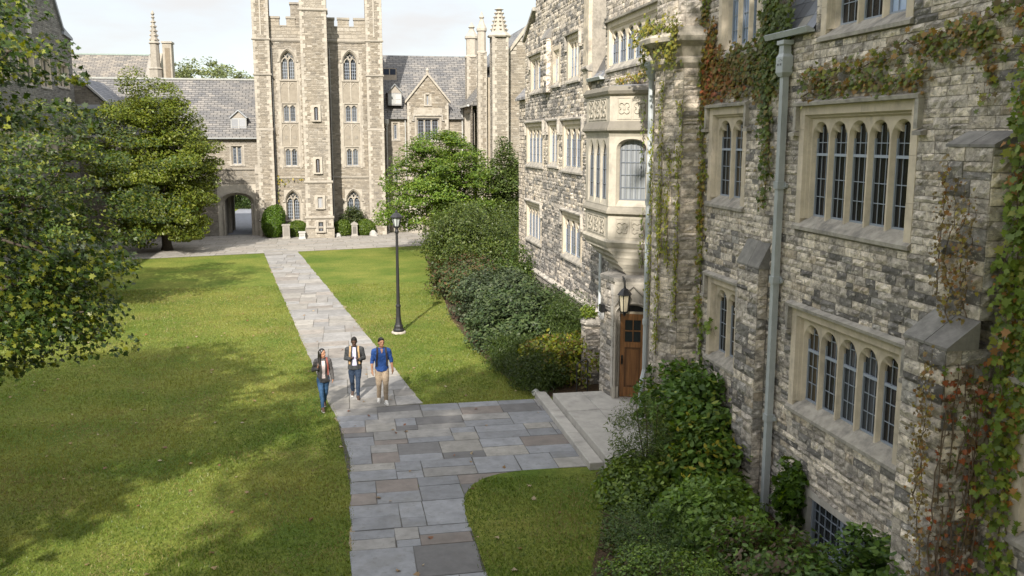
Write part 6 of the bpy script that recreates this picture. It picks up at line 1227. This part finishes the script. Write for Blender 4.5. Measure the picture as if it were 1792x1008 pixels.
def rock(label, x, y, r_, h, seed, col=(.38, .37, .35)):
    rr = random.Random(seed); mb = MB(); mb.loft([[(x + r_ * k * math.cos(a) * rr.uniform(.8, 1.2), y + r_ * k * math.sin(a) * rr.uniform(.8, 1.2), z * h) for a in [i * math.pi / 4 for i in range(8)]] for k, z in ((1, -.1), (1.05, .25), (.8, .65), (.3, 1.0))], col); tag(mb.build('rock', M['concrete'], loc=(x, y, 0)), label, 'rock')
rock('pale rock on the paving at the corner of the stair turret', -.3, 68.6, .26, .3, 1); rock('pale pointed rock beside the right shrub at the tower', 2.3, 68.9, .28, .45, 2); rock('white stone at the edge of the planting bed by the doorstep', 5.3, 24.6, .13, .16, 3, (.6, .6, .58))
hr = thing('handrail', (6.55, 24.3, 0), 'thin black iron handrail beside the doorstep and yellowing shrub', 'handrail'); mb = MB()
mb.tube([(6.35, 24.05, 0), (6.35, 24.05, .95), (6.4, 24.1, 1.0), (6.75, 24.5, 1.0), (6.8, 24.55, .95), (6.8, 24.55, 0)], .018, 6); mb.tube([(6.35, 24.05, .55), (6.8, 24.55, .55)], .012, 5); mb.build('rail', M['iron'], hr)
shrub('wall_plant', 'small yellow-green plant growing on top of the low pier left of the door', (7.2, 25.6, 2.1), (7.1, 25.5, 2.2), (.14, .16, .22), 260, .09, [(.10, .15, .02), (.15, .19, .025)], 95, 'oval', nc=18, per=22, cs=.13, stems=4, zmin=2.0, cat='plant')
# ---------------------------------------------------------------- people
def plain(name, col, rough=.7, spec=.3, bump=0, scale=30):
    m, nt, b, L = newmat(name); b.inputs['Base Color'].default_value = (*col, 1); b.inputs['Roughness'].default_value = rough; b.inputs['Specular IOR Level'].default_value = spec
    tcn = node(nt, 'ShaderNodeTexCoord'); n = node(nt, 'ShaderNodeTexNoise', Scale=scale, Detail=4.0); L(tcn.outputs['Object'], n.inputs['Vector'])
    r_ = ramp(nt, .3, .7, tuple(x * .85 for x in col) + (1,), tuple(min(1, x * 1.12) for x in col) + (1,)); L(n.outputs['Fac'], r_.inputs['Fac']); L(r_.outputs['Color'], b.inputs['Base Color'])
    if bump:
        n2 = node(nt, 'ShaderNodeTexNoise', Scale=14.0, Detail=3.0); L(tcn.outputs['Object'], n2.inputs['Vector']); bp = node(nt, 'ShaderNodeBump', Strength=bump, Distance=.03); L(n2.outputs['Fac'], bp.inputs['Height']); L(bp.outputs['Normal'], b.inputs['Normal'])
    return m
def cap(mb, a, b, ra, rb, n=12):
    a, b = Vector(a), Vector(b); d = (b - a).normalized(); P = [a - d * ra * .98, a - d * ra * .75, a - d * ra * .38, a, b, b + d * rb * .38, b + d * rb * .75, b + d * rb * .98]
    mb.tube(P, [ra * .15, ra * .66, ra * .92, ra, rb, rb * .92, rb * .66, rb * .15], n)
def ell(mb, c, rx, ry, rz, n=16, m=10, rot=None):
    rings = []
    for j in range(m + 1):
        t = math.pi * (j / m) * .998 + .003; rr, z = math.sin(t), -math.cos(t); ring = []
        for i in range(n):
            a = 2 * math.pi * i / n; v = Vector((rx * rr * math.cos(a), ry * rr * math.sin(a), rz * z)); v = rot @ v if rot else v; ring.append(Vector(c) + v)
        rings.append(ring)
    mb.loft(rings)
def rings_loft(mb, R_, n=20): mb.loft([[(xc + rx * math.cos(2 * math.pi * i / n), yc + ry * math.sin(2 * math.pi * i / n), z) for i in range(n)] for z, rx, ry, xc, yc in R_])
def chain(mb, pts, rad): 
    for (a, b), (ra, rb) in zip(zip(pts[:-1], pts[1:]), zip(rad[:-1], rad[1:])): cap(mb, a, b, ra, rb)
FOLD = bpy.data.textures.new('cloth_folds', 'CLOUDS'); FOLD.noise_scale = .11; FOLD.noise_depth = 2
def folds(o, k):
    d = o.modifiers.new('folds', 'DISPLACE'); d.texture = FOLD; d.strength = .03 * k; d.mid_level = .5; d.texture_coords = 'LOCAL'; return o
def remesh(o, vox, it=3, f=.5):
    m = o.modifiers.new('union', 'REMESH'); m.mode = 'VOXEL'; m.voxel_size = vox; m.use_smooth_shade = True
    s = o.modifiers.new('soften', 'SMOOTH'); s.factor = f; s.iterations = it; return o
def person(label, loc, H, head_yaw, head_pitch, lean, sk, arms, legs, cfg, yaw=0.0):
    """local frame: faces -Y, person's right is -X; sizes for 1.75 m then scaled to H"""
    t = thing('person', loc, label, 'person'); k = H / 1.75; base = Vector(loc); cy, sy = math.cos(yaw), math.sin(yaw)
    def place(mb): mb.v = [(base.x + k * (cy * x - sy * y), base.y + k * (sy * x + cy * y), base.z + k * z) for x, y, z in mb.v]; return mb
    tors = cfg['torso']  # (z, rx, ry, xc, yc)
    sw = cfg['sw']; hipw = .092
    HP = Vector((0, lean - .03, 1.615)); rot = Matrix.Rotation(head_yaw, 3, 'Z') @ Matrix.Rotation(head_pitch, 3, 'X')
    def hd(x, y, z): return HP + rot @ Vector((x, y, z))
    mb = MB(); rings_loft(mb, [(z, rx * .9, ry * .88, xc, yc) for z, rx, ry, xc, yc in tors]); cap(mb, (0, lean * .8 + .012, 1.42), HP + Vector((0, .018, -.03)), .06, .054)
    ell(mb, hd(0, 0, .02), .077, .096, .112, rot=rot); ell(mb, hd(0, -.022, -.055), .058, .068, .062, rot=rot); ell(mb, hd(0, -.098, -.012), .014, .018, .024, rot=rot); ell(mb, hd(0, -.05, -.10), .032, .03, .022, rot=rot)
    for s_ in (-1, 1): ell(mb, hd(s_ * .078, .008, -.0), .013, .022, .032, rot=rot); ell(mb, hd(s_ * .032, -.086, -.055), .014, .01, .008, rot=rot)
    for pts in arms:
        S, E, Wr, Hd = pts; chain(mb, [S, E, Wr], [.05, .04, .027]); d = (Vector(Hd) - Vector(Wr)).normalized(); Hv = Vector(Hd); side = d.cross(Vector((0, 1, 0))); side = side.normalized() if side.length > .2 else Vector((1, 0, 0)); nrm = side.cross(d).normalized(); s_ = -1 if S[0] < 0 else 1
        cap(mb, Wr, Vector(Wr) + d * .05, .026, .032)
        for q in (-1.5, -.5, .5, 1.5):
            r0 = Vector(Wr) + d * .075 + nrm * q * .02; ln = .075 - .008 * abs(q - .5); m_ = r0 + d * ln * .5 - side * s_ * .006; cap(mb, Vector(Wr) + d * .035 + nrm * q * .013, r0, .015, .0115, 8); chain(mb, [r0, m_, m_ + d * ln * .32 - side * s_ * .022], [.0105, .0095, .008])
        th = Vector(Wr) + d * .03 - nrm * .028; chain(mb, [th, th + d * .035 - nrm * .018 - side * s_ * .012, th + d * .065 - nrm * .016 - side * s_ * .022], [.0135, .011, .009])
    for hip, kn, an, toe in legs: chain(mb, [hip, kn, an], [.082, .05, .036]); cap(mb, an, toe, .036, .03)
    remesh(place(mb).build('body', sk, t), .0085 * k, 2)
    # face: eyes, brows, mouth
    mb = MB()
    for s_ in (-1, 1): ell(mb, hd(s_ * .032, -.083, .018), .013, .008, .007, 8, 6, rot); ell(mb, hd(s_ * .033, -.088, .04), .02, .008, .005, 8, 6, rot)
    place(mb).build('eyes', cfg['dark'], t); mb = MB(); ell(mb, hd(0, -.088, -.062), .026, .008, .006, 10, 6, rot); place(mb).build('mouth', cfg['lip'], t)
    # hair
    mb = MB(); ell(mb, hd(0, .018, .045), .086, .1, .104, rot=rot); ell(mb, hd(0, .035, .0), .083, .08, .09, rot=rot)
    if cfg.get('long'):
        for x, y, z0, z1, r_ in ((-.075, .03, .05, -.25, .034), (-.05, .06, .05, -.3, .045), (0, .075, .05, -.3, .05), (.05, .065, .05, -.27, .045), (.078, .03, .04, -.16, .026), (-.085, -.005, .0, -.28, .03)):
            a = hd(x, y, z0); b = hd(x * 1.05, y + .01, -.1); c_ = Vector((b.x * 1.15, b.y - (.05 if abs(x) > .07 else -.02), HP.z + z1)); chain(mb, [a, b, c_], [r_, r_, r_ * .7])
        ho = place(mb); 
    else: ell(mb, hd(0, -.04, .105), .06, .05, .03, rot=rot)
    # cut the face side back: hair sits behind the forehead line
    place(mb) if not cfg.get('long') else None
    fwd = rot @ Vector((0, -1, 0)); o = remesh(mb.build('hair', cfg['hair'], t), .011 * k, 2)
    # trousers
    mb = MB(); rings_loft(mb, [(.78, .1, .1, 0, .01), (.88, .165, .115, 0, .01), (.95, .168, .12, 0, .005), (1.02, .155, .115, 0, .0), (1.06, .15, .11, 0, 0)])
    for hip, kn, an, toe in legs: chain(mb, [hip, Vector(hip).lerp(Vector(kn), .5), kn, Vector(kn).lerp(Vector(an), .5), Vector(an) + Vector((0, 0, .0))], [.1, .088 * cfg.get('tw', 1), .066 * cfg.get('tw', 1), .058 * cfg.get('tw', 1), .05 * cfg.get('tw', 1)])
    folds(remesh(place(mb).build('trousers', cfg['trous'], t), .011 * k, 2), k)
    # shoes
    for hip, kn, an, toe in legs:
        mb = MB(); a, e = Vector(an), Vector(toe); d = (e - a); heel = a - d * .35; cap(mb, (heel.x, heel.y, max(.035, heel.z - .03)), (e.x, e.y, e.z), .042, .04); cap(mb, a, a.lerp(e, .3), .05, .045); so = remesh(place(mb).build('shoe', cfg['shoe'], t), .01 * k, 1)
        mb = MB(); d2 = Vector((d.x, d.y, 0)).normalized(); sd_ = Vector((-d2.y, d2.x, 0)); z0 = min(e.z, heel.z) - .045; A = heel - d2 * .03; B = e + d2 * .045
        V = [(p.x, p.y, zz) for zz in (0, .022) for p in (A - sd_ * .035, A + sd_ * .035, a.lerp(e, .6) + sd_ * .046, B + sd_ * .02, B - sd_ * .02, a.lerp(e, .6) - sd_ * .046)]
        dz = max(0, min(a.z - .085, e.z - .04)); mb.v = []; mb.add([(x, y, z + dz) for x, y, z in V], [(5, 4, 3, 2, 1, 0), (6, 7, 8, 9, 10, 11)] + [(i, (i + 1) % 6, 6 + (i + 1) % 6, 6 + i) for i in range(6)]); place(mb).build('sole', cfg['sole'], so)
    # upper garment (shirt or jacket) with sleeves
    mb = MB(); g = cfg['grow']; rings_loft(mb, [(z, rx + g, ry + g, xc, yc) for z, rx, ry, xc, yc in cfg['hem'] + [q for q in tors if q[0] > cfg['hem'][-1][0] + .02]])
    for pts in arms:
        S, E, Wr, Hd = pts; S, E, Wr = Vector(S), Vector(E), Vector(Wr); end = Wr if cfg['sleeve'] == 1 else E.lerp(Wr, .12); chain(mb, [(S.x * .75, S.y, S.z + .0), S, S.lerp(E, .5), E, end], [.075 + g * .5, .066 + g * .6, .055 + g * .6, .05 + g * .5, .041 + g * .4 if cfg['sleeve'] == 1 else .05 + g * .5])
    folds(remesh(place(mb).build(cfg['top_name'], cfg['top'], t), .011 * k, 2), k)
    def front(z, x, off):
        P = cfg['hem'] + [q for q in tors if q[0] > cfg['hem'][-1][0] + .02]
        for (z0, rx0, ry0, xc0, yc0), (z1, rx1, ry1, xc1, yc1) in zip(P[:-1], P[1:]):
            if z0 <= z <= z1: u = (z - z0) / (z1 - z0); rx, ry, yc = rx0 + (rx1 - rx0) * u + g, ry0 + (ry1 - ry0) * u + g, yc0 + (yc1 - yc0) * u; break
        else: z1, rx, ry, xc1, yc = P[-1]; rx += g; ry += g
        return Vector((x, yc - ry * math.sqrt(max(.05, 1 - (x / rx) ** 2)) - off, z))
    def strip(cols, name, mat, off, nz_=14):
        """cols(z)->(x0,x1); closed thin slab over the chest"""
        mb = MB(); zs = [cols[0][0] + (cols[-1][0] - cols[0][0]) * i / nz_ for i in range(nz_ + 1)]; rows = []
        for z in zs:
            x0 = np.interp(z, [c_[0] for c_ in cols], [c_[1] for c_ in cols]); x1 = np.interp(z, [c_[0] for c_ in cols], [c_[2] for c_ in cols]); xs = [x0 + (x1 - x0) * i / 4 for i in range(5)]
            rows.append([front(z, x, off) for x in xs] + [front(z, x, -.012) for x in xs[::-1]])
        mb.loft(rows); return place(mb).build(name, mat, t, smooth=False)
    for nm, cols, mat, off in cfg.get('panels', []): strip(cols, nm, mat, off)
    if cfg.get('bare_v'):
        strip(cfg['bare_v'], 'neckline', sk, .006)
    # backpack worn on the back is a thing of its own
    bp = cfg.get('pack')
    if bp:
        q = thing('backpack', (loc[0], loc[1] + .2, loc[2] + 1.0), bp['label'], 'backpack'); mb = MB()
        if bp['w']: rings_loft(mb, [(.93, bp['w'] * .8, .05, 0, .2 + lean), (.98, bp['w'], .085, 0, .21 + lean), (1.2, bp['w'], .085, 0, .215 + lean), (1.36, bp['w'] * .85, .07, 0, .2 + lean), (1.42, bp['w'] * .5, .03, 0, .18 + lean)], 16); place(mb).build('bag', bp['mat'], q, smooth=True)
        for s_ in bp['sides']:
            mb = MB(); pts = [front(z, s_ * x, .008) for z, x in ((1.0, .135), (1.12, .135), (1.25, .125), (1.36, .115), (1.42, .11))] + [Vector((s_ * .11, lean - .03, 1.485)), Vector((s_ * .11, lean + .06, 1.475)), Vector((s_ * .1, lean + .14, 1.38))]
            rows = []
            for i, p in enumerate(pts):
                tn = (pts[min(i + 1, len(pts) - 1)] - pts[max(i - 1, 0)]).normalized(); sx = Vector((1, 0, 0)); nn = tn.cross(sx).normalized(); rows.append([p + sx * .023 + nn * .008, p - sx * .023 + nn * .008, p - sx * .023 - nn * .012, p + sx * .023 - nn * .012])
            mb.loft(rows); place(mb).build('strap', bp['strap'], q)
    return t
def hips(x0, y): return None
DK = plain('eye_dark', (.012, .01, .009), .3)
V3 = lambda *a: tuple(a)
manT = [(.98, .155, .11, 0, 0), (1.06, .155, .112, 0, 0), (1.2, .17, .12, 0, -.002), (1.32, .185, .125, 0, 0), (1.4, .18, .11, 0, .005), (1.45, .13, .085, 0, .01), (1.49, .07, .065, 0, .012)]
womT = [(.98, .15, .105, 0, 0), (1.06, .132, .098, 0, 0), (1.2, .14, .112, 0, -.008), (1.3, .155, .115, 0, -.005), (1.39, .155, .098, 0, .005), (1.44, .11, .078, 0, .01), (1.48, .06, .056, 0, .012)]
# woman in blazer, left
person('woman with long dark hair, grey blazer, pale top and blue jeans, walking leftmost of three', (-.62, 24.25, 0), 1.68, R(38), R(2), .0, plain('skin_tan', (.36, .19, .12), .5),
    [[(-.17, .0, 1.4), (-.25, .07, 1.14), (-.165, -.14, 1.22), (-.13, -.16, 1.33)], [(.17, .0, 1.4), (.235, .04, 1.13), (.265, -.02, .88), (.265, -.03, .78)]],
    [[(-.085, 0, .9), (-.075, -.14, .5), (-.06, -.2, .1), (-.06, -.33, .045)], [(.085, 0, .9), (.075, .03, .5), (.055, .26, .17), (.055, .19, .06)]],
    dict(torso=womT, sw=.17, dark=DK, lip=plain('lip', (.28, .08, .07), .4), hair=plain('black_hair', (.012, .01, .009), .35, .5), long=True, trous=plain('blue_jeans', (.035, .085, .17), .8, bump=.5), shoe=plain('brown_shoe', (.12, .07, .05), .6), sole=plain('pale_sole', (.55, .53, .5)), tw=.95,
         hem=[(.80, .165, .125, 0, .01), (.88, .162, .122, 0, .005), (.98, .146, .112, 0, 0)], grow=.018, sleeve=1, top_name='blazer', top=plain('grey_blazer', (.075, .072, .072), .85, bump=.6),
         panels=[('top', [(.93, -.05, .045), (1.1, -.042, .04), (1.3, -.05, .05), (1.42, -.045, .045)], plain('pale_top', (.52, .45, .44), .8, bump=.5), .012), ('lapel', [(.82, -.11, -.065), (1.1, -.075, -.04), (1.3, -.095, -.05), (1.43, -.07, -.045)], plain('blazer_lapel', (.06, .058, .058), .85), .02), ('lapel', [(.82, .06, .11), (1.1, .04, .075), (1.3, .05, .095), (1.43, .045, .07)], plain('blazer_lapel', (.06, .058, .058), .85), .02)],
         pack=dict(label='red-brown strapped shoulder bag worn by the woman in the grey blazer', w=.12, mat=plain('brown_bag', (.06, .035, .03), .6), strap=plain('redbrown_strap', (.20, .055, .04), .6), sides=[1])), yaw=R(10))
# man in dark jacket, centre
person('man in charcoal jacket, pale lavender shirt and dark jeans, walking between the other two', (.24, 25.2, 0), 1.76, R(4), R(14), -.02, plain('skin_deep', (.075, .042, .028), .45),
    [[(-.185, .0, 1.4), (-.25, .06, 1.13), (-.13, -.17, 1.17), (-.04, -.2, 1.2)], [(.185, .0, 1.4), (.25, .06, 1.13), (.15, -.16, 1.14), (.06, -.2, 1.17)]],
    [[(-.09, 0, .9), (-.09, .0, .5), (-.085, .22, .15), (-.1, .12, .06)], [(.09, 0, .9), (.085, -.13, .5), (.075, -.2, .1), (.095, -.33, .045)]],
    dict(torso=manT, sw=.2, dark=DK, lip=plain('lip_deep', (.10, .045, .04), .4), hair=plain('short_black_hair', (.01, .009, .008), .7), trous=plain('dark_jeans', (.018, .032, .06), .8, bump=.5), shoe=plain('dark_brown_shoe', (.07, .045, .035), .6), sole=plain('white_sole', (.65, .64, .62)), 
         hem=[(.84, .18, .13, 0, .01), (.92, .178, .128, 0, .005), (1.0, .168, .12, 0, 0)], grow=.02, sleeve=1, top_name='jacket', top=plain('charcoal_jacket', (.042, .045, .048), .85, bump=.6),
         panels=[('shirt', [(.97, -.06, .06), (1.15, -.055, .055), (1.35, -.05, .05), (1.47, -.04, .04)], plain('lavender_shirt', (.45, .44, .60), .8, bump=.5), .012), ('lapel', [(.86, -.12, -.075), (1.1, -.085, -.05), (1.3, -.10, -.05), (1.45, -.08, -.04)], plain('jacket_lapel', (.035, .037, .04), .85), .02), ('lapel', [(.86, .075, .12), (1.1, .05, .085), (1.3, .05, .10), (1.45, .04, .08)], plain('jacket_lapel', (.035, .037, .04), .85), .02)],
         pack=dict(label='dark backpack with tan straps on the man in the charcoal jacket', w=.2, mat=plain('black_pack', (.02, .02, .022), .6), strap=plain('tan_strap', (.34, .22, .11), .6), sides=[-1, 1])), yaw=R(-4))
# man in blue shirt, right
person('man in bright blue rolled-sleeve shirt, tan chinos and white sneakers, walking rightmost', (.96, 24.6, 0), 1.84, R(14), R(0), .0, plain('skin_light', (.40, .21, .13), .5),
    [[(-.185, .0, 1.4), (-.245, .05, 1.13), (-.25, -.03, .88), (-.245, -.05, .78)], [(.185, .0, 1.4), (.255, .05, 1.13), (.28, -.02, .89), (.28, -.04, .79)]],
    [[(-.09, 0, .9), (-.085, -.04, .5), (-.085, .06, .12), (-.1, -.05, .05)], [(.09, 0, .9), (.085, -.14, .5), (.075, -.19, .1), (.10, -.32, .045)]],
    dict(torso=manT, sw=.2, dark=DK, lip=plain('lip_light', (.30, .10, .08), .4), hair=plain('dark_hair', (.014, .011, .009), .5), trous=plain('tan_chinos', (.33, .26, .19), .85, bump=.6), shoe=plain('white_shoe', (.68, .67, .65), .6), sole=plain('white_sole_b', (.7, .7, .68)), tw=1.06,
         hem=[(.87, .172, .128, 0, .005), (.93, .17, .126, 0, .003), (1.0, .162, .118, 0, 0)], grow=.012, sleeve=0, top_name='shirt', top=plain('blue_shirt', (.022, .07, .25), .8, bump=1.0),
         bare_v=[(1.36, -.008, .008), (1.47, -.035, .035)],
         pack=dict(label='dark backpack with brown-black straps on the man in the blue shirt', w=.15, mat=plain('navy_pack', (.02, .022, .03), .6), strap=plain('dark_strap', (.03, .025, .025), .6), sides=[-1, 1])), yaw=R(3))
